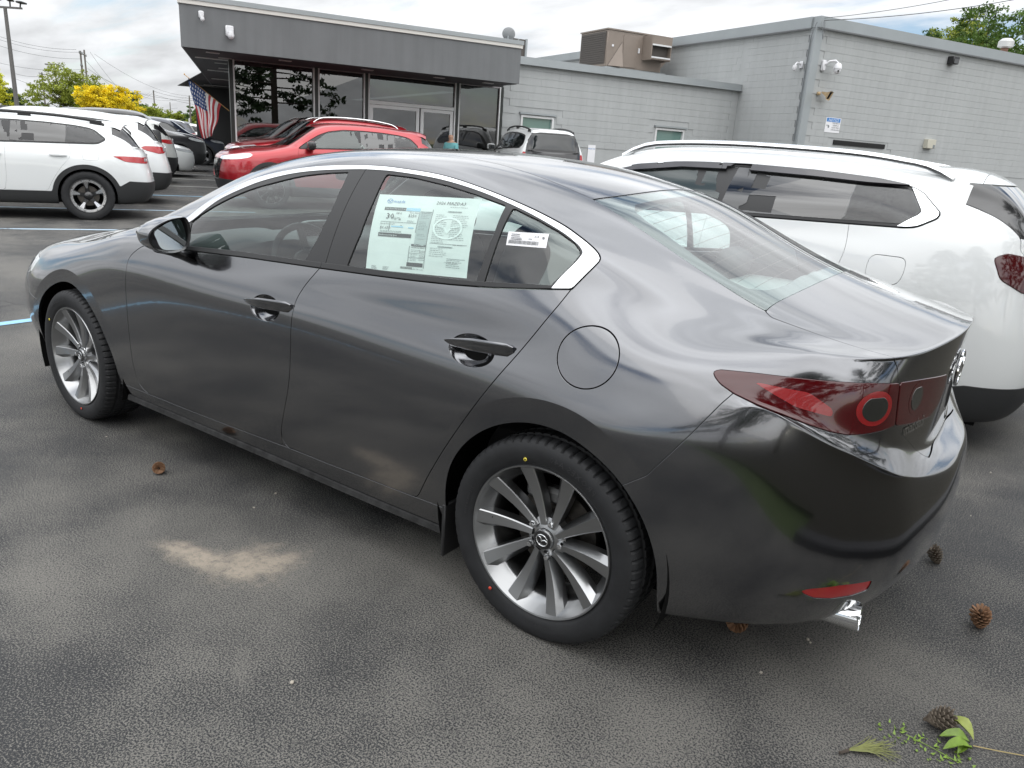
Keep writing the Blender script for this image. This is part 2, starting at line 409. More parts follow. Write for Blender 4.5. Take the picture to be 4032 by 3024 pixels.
def body_surface(rows, tops, level, crease_rows=(), xdrop=None):
    """rows: side control curves bottom to top (the last is the shoulder), tops: columns from the shoulder to the centre line"""
    rn = list(rows); tn = list(tops); SS = FRONT_W + [CF] + SIDE_S + [CR] + REAR_W
    V = []; idx = {}
    P = {r: spline(*rows[r], SS) for r in rn}
    ncol = len(tn)
    for j, r in enumerate(rn):
        for i in range(len(SS)):
            p = P[r][i].copy()
            if i in (0, len(SS) - 1): p[1] = 0.0
            idx[('s', i, j)] = len(V); V.append(p)
    F = []
    for j in range(len(rn) - 1):
        for i in range(len(SS) - 1):
            F.append((idx[('s', i, j)], idx[('s', i, j + 1)], idx[('s', i + 1, j + 1)], idx[('s', i + 1, j)]))
    top = len(rn) - 1; i0 = len(FRONT_W) + 1; ns = len(SIDE_S)
    Q = {t: spline(*tops[t], SIDE_S) for t in tn}
    for a in range(ns):
        idx[('t', a, 0)] = idx[('s', i0 + a, top)]
        xs = P[rn[-1]][i0 + a][0]
        for k, t in enumerate(tn):
            y, z = Q[t][a]; x = xs
            if k == ncol - 1: y = 0.0
            # stations bend towards the nose and the tail outline
            idx[('t', a, k + 1)] = len(V); V.append(np.array([x, y, z]))
    # bend end stations: blend x towards the wrapped edge
    fe = [P[rn[-1]][len(FRONT_W) - k] for k in range(ncol)]  # corner .. centre (front)
    re = [P[rn[-1]][i0 + ns + k] for k in range(ncol + 1)]
    fe = [P[rn[-1]][len(FRONT_W) - k] for k in range(ncol + 1)]
    for a in range(ns):
        xs = P[rn[-1]][i0 + a][0]
        for k in range(1, ncol + 1):
            v = V[idx[('t', a, k)]]
            wr = np.clip((-xs - 1.3) / (2.105 - 1.3), 0, 1) ** 1.5; wf = np.clip((xs - 1.2) / (2.05 - 1.2), 0, 1) ** 1.5
            v[0] = xs + wr * (re[k][0] - re[0][0]) + wf * (fe[k][0] - fe[0][0])
    for k in range(ncol + 1):
        idx[('t', -1, k)] = idx[('s', len(FRONT_W) - k, top)]
        idx[('t', ns, k)] = idx[('s', i0 + ns + k, top)]
    for a in range(-1, ns):
        for k in range(ncol):
            F.append((idx[('t', a, k)], idx[('t', a, k + 1)], idx[('t', a + 1, k + 1)], idx[('t', a + 1, k)]))
    cr = {}
    for (r, s0, s1, full, val) in crease_rows:
        j = rn.index(r)
        for i in range(len(SS) - 1):
            m = .5 * (SS[i] + SS[i + 1])
            if s0 < m < s1:
                w = min(1, (m - s0) / full) if full > 0 else 1
                e = (idx[('s', i, j)], idx[('s', i + 1, j)]); cr[(min(e), max(e))] = val * w
    # drop the y<0 side: mirror, subdivide as one closed sheet so the centre line stays smooth, then keep half
    V = np.array(V); n = len(V); onc = np.abs(V[:, 1]) < 1e-9
    mp = np.where(onc, np.arange(n), 0); extra = np.where(~onc)[0]; mp[extra] = n + np.arange(len(extra))
    V2 = np.concatenate([V, V[extra] * np.array([1, -1, 1.0])])
    F2 = F + [tuple(int(mp[i]) for i in f[::-1]) for f in F]
    cr2 = dict(cr)
    for (a, b), v in cr.items():
        p, q = int(mp[a]), int(mp[b]); cr2[(min(p, q), max(p, q))] = v
    pm = limit_surface(V2, F2, cr2, level)
    return pm
HERO_CREASE = [('r7', 1.93, 2.7, .12, 1.0), ('r5', 1.80, 2.7, .10, .95), ('r5b', 2.12, 2.7, .12, .8), ('r1', -3, 3, 0, .35)]
# ------------------------------------------------------------------ materials
def nmat(name):
    m = bpy.data.materials.new(name); m.use_nodes = True; nt = m.node_tree
    return m, nt, nt.nodes['Principled BSDF'], nt.nodes.new, nt.links.new
def simple(name, col, rough=.5, metal=0.0, coat=0.0, spec=.5, coat_rough=.03, bump=None, trans=0.0, var=None):
    m, nt, b, N, L = nmat(name)
    b.inputs['Base Color'].default_value = (*col, 1); b.inputs['Roughness'].default_value = rough; b.inputs['Metallic'].default_value = metal
    b.inputs['Coat Weight'].default_value = coat; b.inputs['Coat Roughness'].default_value = coat_rough; b.inputs['Specular IOR Level'].default_value = spec
    tc = None
    if bump or var:
        tc = N('ShaderNodeTexCoord')
    if bump:
        sc, st, dist = bump
        n = N('ShaderNodeTexNoise'); n.inputs['Scale'].default_value = sc; n.inputs['Detail'].default_value = 4; L(tc.outputs['Object'], n.inputs[0])
        bp = N('ShaderNodeBump'); bp.inputs['Strength'].default_value = st; bp.inputs['Distance'].default_value = dist
        L(n.outputs[0], bp.inputs['Height']); L(bp.outputs[0], b.inputs['Normal'])
    if var:
        sc, amt = var
        n = N('ShaderNodeTexNoise'); n.inputs['Scale'].default_value = sc; n.inputs['Detail'].default_value = 6; n.inputs['Roughness'].default_value = .65; L(tc.outputs['Object'], n.inputs[0])
        mr = N('ShaderNodeMapRange'); mr.inputs[1].default_value = .3; mr.inputs[2].default_value = .7; mr.inputs[3].default_value = 1 - amt; mr.inputs[4].default_value = 1 + amt
        L(n.outputs[0], mr.inputs[0])
        mx = N('ShaderNodeMix'); mx.data_type = 'RGBA'; mx.blend_type = 'MULTIPLY'; mx.inputs[0].default_value = 1
        mx.inputs[6].default_value = (*col, 1); L(mr.outputs[0], mx.inputs[7]); L(mx.outputs[2], b.inputs['Base Color'])
    return m
def glass_mat(name, tint, ior=1.55, rough=0.0, refl=1.0):
    """thin pane: tinted see-through plus a Schlick mirror that is the same from both sides"""
    m, nt, b, N, L = nmat(name); nt.nodes.remove(b)
    out = nt.nodes['Material Output']; tr = N('ShaderNodeBsdfTransparent'); tr.inputs[0].default_value = (*tint, 1)
    gl = N('ShaderNodeBsdfGlossy'); gl.inputs['Roughness'].default_value = rough; gl.inputs[0].default_value = (refl, refl, refl, 1)
    geo = N('ShaderNodeNewGeometry'); dt = N('ShaderNodeVectorMath'); dt.operation = 'DOT_PRODUCT'; L(geo.outputs['Normal'], dt.inputs[0]); L(geo.outputs['Incoming'], dt.inputs[1])
    def mt(op, a, c=None):
        n = N('ShaderNodeMath'); n.operation = op; n.use_clamp = op == 'SUBTRACT'
        for i, q in enumerate((a, c)):
            if q is None: continue
            if isinstance(q, (int, float)): n.inputs[i].default_value = q
            else: L(q, n.inputs[i])
        return n.outputs[0]
    f0 = ((ior - 1) / (ior + 1)) ** 2; f0 = 2 * f0 / (1 + f0)
    p = mt('POWER', mt('SUBTRACT', 1.0, mt('ABSOLUTE', dt.outputs['Value'])), 4.3)
    fr = mt('ADD', mt('MULTIPLY', p, 1 - f0), f0)
    mx = N('ShaderNodeMixShader'); L(fr, mx.inputs[0]); L(tr.outputs[0], mx.inputs[1]); L(gl.outputs[0], mx.inputs[2]); L(mx.outputs[0], out.inputs[0])
    return m
def paint(name, col, metal=.0, rough=.35, flake=0.0):
    m, nt, b, N, L = nmat(name)
    b.inputs['Base Color'].default_value = (*col, 1); b.inputs['Metallic'].default_value = metal; b.inputs['Roughness'].default_value = rough
    b.inputs['Coat Weight'].default_value = 1; b.inputs['Coat Roughness'].default_value = .015; b.inputs['Coat IOR'].default_value = 1.55
    tc = N('ShaderNodeTexCoord')
    # faint orange peel in the clear coat
    n = N('ShaderNodeTexNoise'); n.inputs['Scale'].default_value = 90; n.inputs['Detail'].default_value = 2; L(tc.outputs['Object'], n.inputs[0])
    bp = N('ShaderNodeBump'); bp.inputs['Strength'].default_value = .035; bp.inputs['Distance'].default_value = .002; L(n.outputs[0], bp.inputs['Height']); L(bp.outputs[0], b.inputs['Coat Normal'])
    if flake:
        v = N('ShaderNodeTexVoronoi'); v.inputs['Scale'].default_value = 1400; L(tc.outputs['Object'], v.inputs[0])
        b2 = N('ShaderNodeBump'); b2.inputs['Strength'].default_value = flake; b2.inputs['Distance'].default_value = .0004; L(v.outputs[0], b2.inputs['Height']); L(b2.outputs[0], b.inputs['Normal'])
    return m
M = {}
M['grey_paint'] = paint('grey_metallic_paint', (.148, .151, .16), 1.0, .15)
M['white_paint'] = paint('white_paint', (.74, .76, .76), 0, .4)
M['ceramic_paint'] = paint('off_white_paint', (.62, .64, .62), .1, .4)
M['red_paint'] = paint('red_metallic_paint', (.36, .012, .02), .45, .3)
M['black_paint'] = paint('black_paint', (.008, .008, .01), .1, .35)
M['silver_paint'] = paint('silver_paint', (.42, .43, .44), .7, .3)
M['navy_paint'] = paint('dark_blue_paint', (.012, .018, .035), .3, .3)
M['glass'] = glass_mat('clear_car_glass', (.80, .90, .87), 1.5)
M['rear_glass'] = glass_mat('rear_window_glass', (.80, .92, .90), 1.65)
M['tint_glass'] = glass_mat('privacy_glass', (.16, .17, .18), 1.68)
M['far_glass'] = simple('dark_car_glass', (.012, .016, .018), .03, 0, 1.0)
M['black_gloss'] = simple('gloss_black_trim', (.012, .012, .013), .18, 0, .6)
M['black_satin'] = simple('satin_black_trim', (.022, .022, .023), .42, 0, 0, .5)
M['black_frit'] = simple('black_glass_border', (.01, .01, .011), .05, 0, 1.0)
M['black_plastic'] = simple('black_plastic_cladding', (.026, .027, .028), .55, 0, 0, .4, bump=(220, .15, .002))
M['dark_plastic'] = simple('dark_interior_plastic', (.06, .062, .065), .6, 0, 0, .3)
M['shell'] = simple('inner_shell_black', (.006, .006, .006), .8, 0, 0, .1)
M['headliner'] = simple('grey_headliner', (.60, .60, .58), .9, 0, 0, .1)
M['seat'] = simple('charcoal_seat_fabric', (.065, .065, .068), .75, 0, 0, .2, bump=(300, .04, .0004))
M['chrome'] = simple('bright_chrome', (.86, .87, .88), .06, 1.0)
M['bright_trim'] = simple('bright_window_trim', (.88, .89, .90), .2, 1.0)
M['alloy'] = simple('gunmetal_alloy', (.36, .365, .37), .28, .95, .5)
M['alloy_bright'] = simple('machined_alloy', (.62, .62, .63), .25, 1.0)
M['alloy_dark'] = simple('dark_alloy', (.05, .05, .052), .35, .6, .4)
M['rubber'] = simple('tyre_rubber', (.019, .0195, .021), .62, 0, 0, .35, bump=(60, .12, .003), var=(14, .25))
M['rubber_text'] = simple('tyre_lettering', (.03, .03, .032), .5)
M['iron'] = simple('brake_disc_iron', (.12, .11, .10), .45, .9, var=(40, .3))
M['caliper'] = simple('brake_caliper_metal', (.25, .25, .25), .45, .8)
M['mirror'] = simple('mirror_silver', (.82, .86, .87), .01, 1.0)
M['lamp_red'] = simple('dark_red_lamp_lens', (.06, .0015, .003), .1, 0, .6, coat_rough=.01)
M['lamp_bright_red'] = simple('red_reflector', (.42, .008, .012), .25, 0, 1.0, bump=(500, .3, .002))
M['lamp_ring_red'] = simple('deep_red_reflector', (.26, .004, .006), .2, 0, 1.0, bump=(500, .3, .002))
M['lamp_dark'] = simple('dark_lamp_ring', (.02, .02, .02), .1, .3, 1.0)
M['lamp_clear'] = simple('clear_lamp_lens', (.75, .78, .8), .06, .55, 1.0)
M['amber'] = simple('amber_lamp', (.75, .22, .02), .2, 0, 1.0)
M['paper'] = simple('white_paper', (.84, .85, .84), .7, var=(9, .05))
M['paper_grey'] = simple('print_light_grey', (.50, .54, .54), .7)
M['print_dark'] = simple('print_dark', (.035, .04, .045), .6)
M['print_mid'] = simple('print_mid_grey', (.20, .22, .23), .6)
M['print_blue'] = simple('print_blue', (.05, .22, .55), .6)
M['print_pale_blue'] = simple('print_pale_blue', (.42, .68, .88), .6)
M['label_white'] = simple('white_label', (.80, .80, .82), .5)
M['lamp_core'] = simple('clear_lamp_bowl', (.03, .031, .028), .06, .3, 1.0)
M['skirt_strip'] = simple('dusty_black_skirt', (.026, .026, .026), .7, 0, 0, .3, bump=(90, .4, .003), var=(25, .6))
# ------------------------------------------------------------------ wheels
def flat_bottom(me, z):
    for v in me.vertices:
        if v.co.z < z: v.co.z = z
def text_mesh(txt, size=1.0, align='LEFT', res=2, shear=0.0, extrude=0.0, spacing=1.0):
    cu = bpy.data.curves.new('text', 'FONT'); cu.body = txt; cu.size = size; cu.align_x = align; cu.resolution_u = res; cu.shear = shear
    cu.fill_mode = 'BOTH' if extrude else 'FRONT'; cu.extrude = extrude; cu.space_character = spacing
    ob = bpy.data.objects.new('text', cu); COL.objects.link(ob)
    dg = bpy.context.evaluated_depsgraph_get(); ev = ob.evaluated_get(dg); m = ev.to_mesh()
    V = np.array([v.co[:] for v in m.vertices]).reshape(-1, 3); F = [tuple(p.vertices) for p in m.polygons]
    ev.to_mesh_clear(); bpy.data.objects.remove(ob); bpy.data.curves.remove(cu)
    return V, F
def tyre_mesh(name, R, Rr, w, mat, n=168, blocks=True, zflat=None):
    """tyre turned about local Y (outer side +Y), radius R, rim radius Rr, width w"""
    h = w / 2
    prof = [(Rr - .012, h * .80), (Rr + .003, h * .90), (Rr + .010, h * .955), (Rr + .018, h * .985), (Rr + (R - Rr) * .45, h * 1.03), (Rr + (R - Rr) * .62, h * 1.02), (Rr + (R - Rr) * .78, h * .985),
            (R - .0155, h * .962), (R - .0115, h * .945), (R - .0065, h * .89), (R - .003, h * .80), (R - .001, h * .56), (R - .008, h * .54), (R - .008, h * .44), (R, h * .42), (R, h * .09), (R - .008, h * .07)]
    prof = prof + [(r, -y) for r, y in prof[::-1]]
    m = len(prof); V = []
    for i, (r, y) in enumerate(prof):
        for k in range(n):
            rr = r
            if blocks and (8 <= i <= 11 or m - 12 <= i <= m - 9) and k % 5 == 0: rr = r - .0062
            if blocks and i in (14, 15, m - 15, m - 16) and (k + 2) % 5 == 0: rr = r - .004
            a = 2 * math.pi * k / n
            V.append((rr * math.sin(a), y, rr * math.cos(a)))
    F = [(i * n + k, (i + 1) * n + k, (i + 1) * n + (k + 1) % n, i * n + (k + 1) % n) for i in range(m - 1) for k in range(n)]
    me = bpy.data.meshes.new(name); me.from_pydata(V, [], F); me.materials.append(mat)
    me.polygons.foreach_set('use_smooth', np.ones(len(F), bool)); me.set_sharp_from_angle(angle=rad(32))
    if zflat: flat_bottom(me, -zflat)
    return me
def rot_y_from_z():  # local Z axis -> local Y axis (outer side)
    return Matrix.Rotation(rad(-90), 4, 'X')
def spoke_mesh(b, ang, r0, r1, w0, w1, dep0, dep1, thick=.035, skew=0.0, ridge=.18):
    """one spoke: dark broad face and a chamfer meeting in a crisp ridge"""
    rows = []
    for t in np.linspace(0, 1, 7):
        r = r0 + (r1 - r0) * t; w = w0 + (w1 - w0) * (t ** 1.15); d = dep0 + (dep1 - dep0) * t - .010 * math.sin(math.pi * t)
        off = skew * (t - .3)
        pts = [(-w / 2, d - thick), (-w / 2 + .001, d - .003), (-w / 2 + .004, d), (w * ridge, d + .0035), (w / 2 - .002, d - .016), (w / 2 + .002, d - thick)]
        a = math.radians(ang); ca, sa = math.cos(a), math.sin(a)
        rows.append([((x + off) * ca + r * sa, y, -(x + off) * sa + r * ca) for x, y in pts])
    b.grid(rows, smooth=False, flip=True)
def hero_wheel(name, parent, loc, side, steer=0.0, spin=0.0):
    """part 'wheel' (the tyre) > rim, spokes, nuts, hub cap, brake disc"""
    rz = (0 if side > 0 else math.pi) + steer
    ty = link('wheel', HW['tyre'], parent, loc, (0, 0, rz))
    for k in ('rim', 'hub_cap', 'brake_disc', 'brake_caliper', 'tyre_lettering', 'valve', 'yellow_dot', 'red_dot'):
        o = link(k, HW[k][0], ty)
        if k in ('rim', 'hub_cap', 'valve', 'tyre_lettering', 'yellow_dot', 'red_dot'): o.rotation_euler = (0, spin, 0)
    for i in range(10): link('spoke', HW['spoke'], ty, rot=(0, spin + 2 * math.pi * i / 10, 0))
    for i in range(5): link('wheel_nut', HW['nut'], ty, rot=(0, spin + 2 * math.pi * i / 5, 0))
    return ty
HW = {}
def prep_hero_wheel():
    RM = rot_y_from_z()
    HW['tyre'] = tyre_mesh('wheel', .3255, .2405, .215, M['rubber'], 340, zflat=.318)
    b = MB(); b.lathe([(.2440, .082), (.2425, .1005), (.2405, .1035), (.236, .102), (.232, .094), (.218, .068), (.207, .050), (.203, .045), (.201, .0), (.209, -.06), (.216, -.085)], 96, RM)
    HW['rim'] = (b.mesh('rim', M['alloy'], 40),)
    b = MB(); spoke_mesh(b, 0, .045, .2355, .029, .066, .062, .093, .036, .012); HW['spoke'] = b.mesh('spoke', M['alloy'], 25)
    b = MB(); b.lathe([(.0, .075), (.030, .0745), (.0335, .071), (.0345, .062), (.052, .056), (.066, .048), (.07, .02)], 48, RM)
    HW['hub'] = b
    b2 = MB()
    b2.v, b2.f, b2.sm = list(b.v), list(b.f), list(b.sm)
    me = b2.mesh('hub_cap', M['alloy'], 40); me.materials.append(M['black_gloss']); me.materials.append(M['chrome'])
    # black centre with a bright winged ring emblem
    e = MB(); e.v, e.f, e.sm = list(b.v), list(b.f), list(b.sm); nb = len(e.f)
    e.lathe([(.0, .0755), (.0285, .0753), (.0315, .0735)], 40, RM); nk = len(e.f)
    ring = [(.0175 * math.cos(a) * 1.12, .0765, .0175 * math.sin(a)) for a in np.linspace(0, 2 * math.pi, 33)]
    e.tube(ring, .0017, 6, False)
    e.tube([(-.0165, .0768, .006), (-.008, .0768, .0065), (-.002, .0768, .001), (0, .0768, -.006)], [.0012, .0018, .002, .001], 6)
    e.tube([(.0165, .0768, .006), (.008, .0768, .0065), (.002, .0768, .001), (0, .0768, -.006)], [.0012, .0018, .002, .001], 6)
    me = e.mesh('hub_cap', M['alloy'], 40); me.materials.append(M['black_gloss']); me.materials.append(M['chrome'])
    for i, p in enumerate(me.polygons): p.material_index = 0 if i < nb else (1 if i < nk else 2)
    HW['hub_cap'] = (me,)
    b = MB(); b.lathe([(.0, .074), (.0075, .0735), (.0095, .070), (.0095, .045)], 6, Matrix.Translation((0, 0, .0572)) @ RM)
    b.lathe([(.013, .056), (.0135, .05)], 16, Matrix.Translation((0, 0, .0572)) @ RM)
    HW['nut'] = b.mesh('wheel_nut', M['chrome'], 30)
    b = MB(); b.lathe([(.0, .02), (.07, .018), (.075, .0), (.140, -.002), (.142, -.012), (.142, -.024)], 64, RM); HW['brake_disc'] = (b.mesh('brake_disc', M['iron'], 30),)
    b = MB(); b.box((.045, -.005, .118), (.13, .05, .05), bevel=.012); b.box((-.02, .005, .10), (.03, .03, .03), bevel=.008); HW['brake_caliper'] = (b.mesh('brake_caliper', M['caliper'], 30),)
    b = MB(); b.tube([(.19, .05, -.055), (.176, .078, -.05)], .004, 8); HW['valve'] = (b.mesh('valve', M['black_satin'], 30),)
    # raised lettering on the sidewall
    V, F = text_mesh('PROXES A40', .026, 'CENTER', 1, spacing=1.15); vs = []; fs = []
    def onwall(V, r, y, a0):
        out = []
        for x, z, _ in V:
            a = a0 + x / r; rr = r + z; out.append((rr * math.sin(a), y - abs(rr - .278) * .05, rr * math.cos(a)))
        return out
    lm = MB(); lm.add(onwall(V, .272, .1118, rad(-2)), F)
    V2, F2 = text_mesh('215/45R18 93W', .014, 'CENTER', 1, spacing=1.1); lm.add(onwall(V2, .262, .1112, rad(97)), F2)
    V2, F2 = text_mesh('RADIAL TUBELESS', .010, 'CENTER', 1, spacing=1.1); lm.add(onwall(V2, .262, .1112, rad(205)), F2)
    HW['tyre_lettering'] = (lm.mesh('tyre_lettering', M['rubber_text']),)
    def dot(name, a, mat, ring):
        b = MB(); T = Matrix.Translation((.262 * math.sin(a), .1117, .262 * math.cos(a))) @ RM
        b.lathe([(.0028 if ring else 0, .0004), (.0055, .0004), (.0055, -.002)], 16, T); HW[name] = (b.mesh(name, mat),)
    dot('yellow_dot', rad(33), simple('yellow_paint_mark', (.75, .62, .08), .5), True)
    dot('red_dot', rad(164), simple('red_paint_mark', (.62, .06, .03), .5), False)

# ------------------------------------------------------------------ surface queries on a body mesh
from mathutils.bvhtree import BVHTree
class Surf:
    def __init__(s, pm):
        s.pm = pm; s.b = BVHTree.FromPolygons(pm.V.tolist(), pm.T.tolist())
    def side(s, x, z, off=0.0):
        h = s.b.ray_cast(Vector((x, 3, z)), Vector((0, -1, 0)))
        if h[0] is None: return Vector((x, .8, z)), Vector((0, 1, 0))
        n = s.nrm(h[2], h[0]); return h[0] + n * off, n
    def top(s, x, y, off=0.0):
        h = s.b.ray_cast(Vector((x, y, 4)), Vector((0, 0, -1))); n = s.nrm(h[2], h[0]); return h[0] + n * off, n
    def rear(s, y, z, off=0.0):
        h = s.b.ray_cast(Vector((-5, y, z)), Vector((1, 0, 0))); n = s.nrm(h[2], h[0]); return h[0] + n * off, n
    def nrm(s, fi, p):
        t = s.pm.T[fi]; a, b, c = s.pm.V[t]; v0, v1, v2 = b - a, c - a, np.array(p) - a
        d00, d01, d11, d20, d21 = v0 @ v0, v0 @ v1, v1 @ v1, v2 @ v0, v2 @ v1; den = d00 * d11 - d01 * d01 + 1e-18
        v = (d11 * d20 - d01 * d21) / den; w = (d00 * d21 - d01 * d20) / den
        n = s.pm.N[t[0]] * (1 - v - w) + s.pm.N[t[1]] * v + s.pm.N[t[2]] * w
        return Vector(n / np.linalg.norm(n))

def join_mirror(pm):
    """half panel (y >= 0) and its mirror image welded along the centre line"""
    V = pm.V.copy(); on = np.abs(V[:, 1]) < 2e-6; V[on, 1] = 0
    n = len(V); ex = np.where(~on)[0]; mp = np.arange(n); mp[ex] = n + np.arange(len(ex))
    m = np.array([1, -1, 1.0]); N = pm.N.copy(); N[on, 1] = 0; N /= np.linalg.norm(N, axis=1, keepdims=True) + 1e-12
    return PM(np.concatenate([V, V[ex] * m]), np.concatenate([N, N[ex] * m]), np.concatenate([pm.T, mp[pm.T][:, ::-1]]))

def wrapu(V, x0=-1.5): return .8 * np.arctan2(-(V[:, 0] - x0), V[:, 1])
def superell(b, c, r, e1=.45, e2=.45, M=None, nu=14, nv=20):
    f = lambda w, e: math.copysign(abs(w) ** e, w)
    rows = []
    for i in range(nu + 1):
        th = -math.pi / 2 + math.pi * i / nu
        row = []
        for k in range(nv + 1):
            ph = 2 * math.pi * k / nv
            p = Vector((r[0] * f(math.cos(th), e1) * f(math.cos(ph), e2), r[1] * f(math.cos(th), e1) * f(math.sin(ph), e2), r[2] * f(math.sin(th), e1)))
            if M is not None: p = M @ p
            row.append(tuple(p + Vector(c)))
        rows.append(row)
    b.grid(rows); return b

def build_hero():
    PAINT = M['grey_paint']; G = .0021
    root = empty('parked_car', 'dark grey metallic four-door saloon with a price sheet in its rear door window', 'car')
    full = body_surface(hero_rows(), hero_tops(), 4, HERO_CREASE)
    S = Surf(full)
    pm = keep_below(full, -full.V[:, 1], 1e-9)
    XZ = lambda p: p.V[:, [0, 2]]
    XY = lambda p: p.V[:, [0, 1]]
    UZ = lambda p: np.stack([wrapu(p.V), p.V[:, 2]], 1)
    def u_of(x, y): return .8 * math.atan2(-(x + 1.5), y)
    def both(name, p, mat, depth=.012, offset=0.0, bev=.0012, parents=(None, None)):
        a = panel(name, p, mat, parents[0] or root, depth, offset, bev); c = panel(name, p.flip_y(), mat, parents[1] or root, depth, offset, bev); return a, c
    # ---- wheel openings with a flat flared band round each
    ARCH = {}
    band = []
    for xc, rc, rl in ((WB2, .424, .366), (-WB2, .444, .372)):
        d = lambda p: np.where(p.V[:, 2] < .318, np.abs(p.V[:, 0] - xc), np.hypot(p.V[:, 0] - xc, p.V[:, 2] - .318))
        low = lambda p: (p.V[:, 1] > .3)
        f = lambda p: np.where(low(p), rl - d(p), -1.0)
        pm = keep_below(pm, f(pm), 0)
        ang = np.linspace(-.5, math.pi + .5, 120); ycr = []
        for a in ang:
            q, _ = S.side(xc + rc * math.cos(a), max(.318 + rc * math.sin(a), .2)); ycr.append(q.y)
        ycr = np.array(ycr)
        # the band: y eases from the body to a flat flange
        r = np.hypot(pm.V[:, 0] - xc, pm.V[:, 2] - .318); a = np.arctan2(pm.V[:, 2] - .318, pm.V[:, 0] - xc)
        inb, rest = split(pm, np.where(low(pm) & (a > .06) & (a < math.pi - .06), r - rc, 1.0), 0.0)
        a = np.arctan2(inb.V[:, 2] - .318, inb.V[:, 0] - xc); r = np.hypot(inb.V[:, 0] - xc, inb.V[:, 2] - .318)
        yb = np.interp(a, ang, ycr) + .004 * (rc - r) / (rc - rl)
        w = np.clip(np.minimum(a - .06, math.pi - .06 - a) / .45, 0, 1); w = w * w * (3 - 2 * w)
        if xc < 0: w = w * np.clip((math.pi - .75 - a) / .3, 0, 1) + 0 * w   # fades into the rear bumper
        inb.V[:, 1] = inb.V[:, 1] * (1 - w) + yb * w
        fn = np.array([0, 1.0, -.06]); fn /= np.linalg.norm(fn); inb.N = inb.N * (1 - w[:, None]) + fn * w[:, None]
        inb.N /= np.linalg.norm(inb.N, axis=1, keepdims=True)
        n0 = len(rest.V); pm = PM(np.concatenate([rest.V, inb.V]), np.concatenate([rest.N, inb.N]), np.concatenate([rest.T, inb.T + n0]))
    # ---- side windows (outlines in x, z)
    DLO = smooth_poly([(.70, .962), (.62, 1.015), (.539, 1.071), (.459, 1.134), (.397, 1.175), (.285, 1.223), (.178, 1.260), (.026, 1.295), (-.124, 1.318), (-.30, 1.334), (-.42, 1.339), (-.519, 1.338), (-.708, 1.329), (-.899, 1.302), (-1.074, 1.266), (-1.206, 1.229), (-1.286, 1.198), (-1.345, 1.169), (-1.372, 1.148), (-1.371, 1.130), (-1.352, 1.095), (-1.334, 1.063)], 4, False)
    belt = [(-1.334, 1.061), (-1.197, 1.044), (-1.083, 1.031), (-.933, 1.018), (-.795, 1.009), (-.616, 1.0), (-.355, .988), (-.210, .982), (.024, .972), (.278, .959), (.413, .952), (.72, .936)]
    dlo = np.array(list(DLO) + belt)
    side = lambda p: p.V[:, 1] > .5
    inw, pm = split(pm, np.where(side(pm), sdf(dlo, XZ(pm)), 1.0), .0026)
    # chrome band along the top, widening behind the quarter window
    cin = list(smooth_poly([(.62, .99), (.489, 1.060), (.419, 1.115), (.354, 1.158), (.245, 1.206), (.144, 1.244), (.005, 1.280), (-.140, 1.303), (-.32, 1.320), (-.42, 1.325), (-.532, 1.325), (-.721, 1.315), (-.910, 1.290), (-1.086, 1.252), (-1.222, 1.210), (-1.292, 1.180), (-1.318, 1.163), (-1.324, 1.152), (-1.315, 1.127), (-1.293, 1.093), (-1.272, 1.05)], 4, False)) + [(-1.272, .90), (.75, .90), (.75, .99)]
    rest, chrome = split(inw, sdf(cin, XZ(inw)), .0006)
    chrome = keep_below(chrome, .958 - chrome.V[:, 2])  # stops at the mirror patch
    ch1, ch2 = split(chrome, -.378 - chrome.V[:, 0], .0022)
    both('window_trim', ch1, M['bright_trim'], .006, .0035, .002); both('window_trim', ch2, M['bright_trim'], .006, .0035, .002)
    # belt strip of black trim
    beltp = [(x, z - .01) for x, z in belt] + [(.80, .93), (.80, .95), (.386, .969), (.118, .986), (-.268, 1.002), (-.488, 1.013), (-.730, 1.023), (-1.014, 1.039), (-1.191, 1.056), (-1.34, 1.068)]
    strip, rest = split(rest, sdf(beltp, XZ(rest)), .0008)
    s1, s2 = split(strip, -.357 - strip.V[:, 0], .002)
    both('belt_moulding', s1, M['black_satin'], .008, .003, .002); both('belt_moulding', s2, M['black_satin'], .008, .003, .002)
    # front door glass, rear door glass, quarter glass; what is left between is the black pillar covers
    gf = smooth_poly([(.70, .95), (.56, .995), (.500, 1.045), (.449, 1.086), (.339, 1.146), (.195, 1.206), (.056, 1.247), (-.078, 1.280), (-.217, 1.301)], 3, False).tolist() + [(-.302, 1.309), (-.310, 1.27), (-.314, 1.185), (-.300, 1.09), (-.262, .98), (.30, .93)]
    gf = [p for p in gf if True]
    sail = [(.80, .9), (.80, 1.1), (.505, 1.08), (.475, 1.034), (.405, .93)]
    gr = [(-.478, 1.0), (-.494, 1.116), (-.490, 1.223), (-.479, 1.315), (-.605, 1.313), (-.766, 1.299), (-.893, 1.282), (-1.022, 1.260), (-1.028, 1.192), (-1.026, 1.096), (-1.017, 1.0)]
    gq = [(-1.052, 1.0), (-1.050, 1.256), (-1.147, 1.231), (-1.226, 1.206), (-1.288, 1.180), (-1.311, 1.164), (-1.318, 1.153), (-1.308, 1.124), (-1.26, 1.05), (-1.24, 1.0)]
    sailp, rest = split(rest, sdf(sail, XZ(rest)), .0015)
    g1, rest = split(rest, sdf(gf, XZ(rest)), .001)
    g2, rest = split(rest, sdf(gr, XZ(rest)), .001)
    g3, rest = split(rest, sdf(gq, XZ(rest)), .001)
    both('mirror_sail', sailp, M['black_satin'], .006)
    pa, pb = split(rest, (rest.V[:, 0] + .375), .002)   # rear door side | front door side
    both('pillar_cover', pb, M['black_satin'], .008, .001); both('pillar_cover', pa, M['black_satin'], .008, .001)
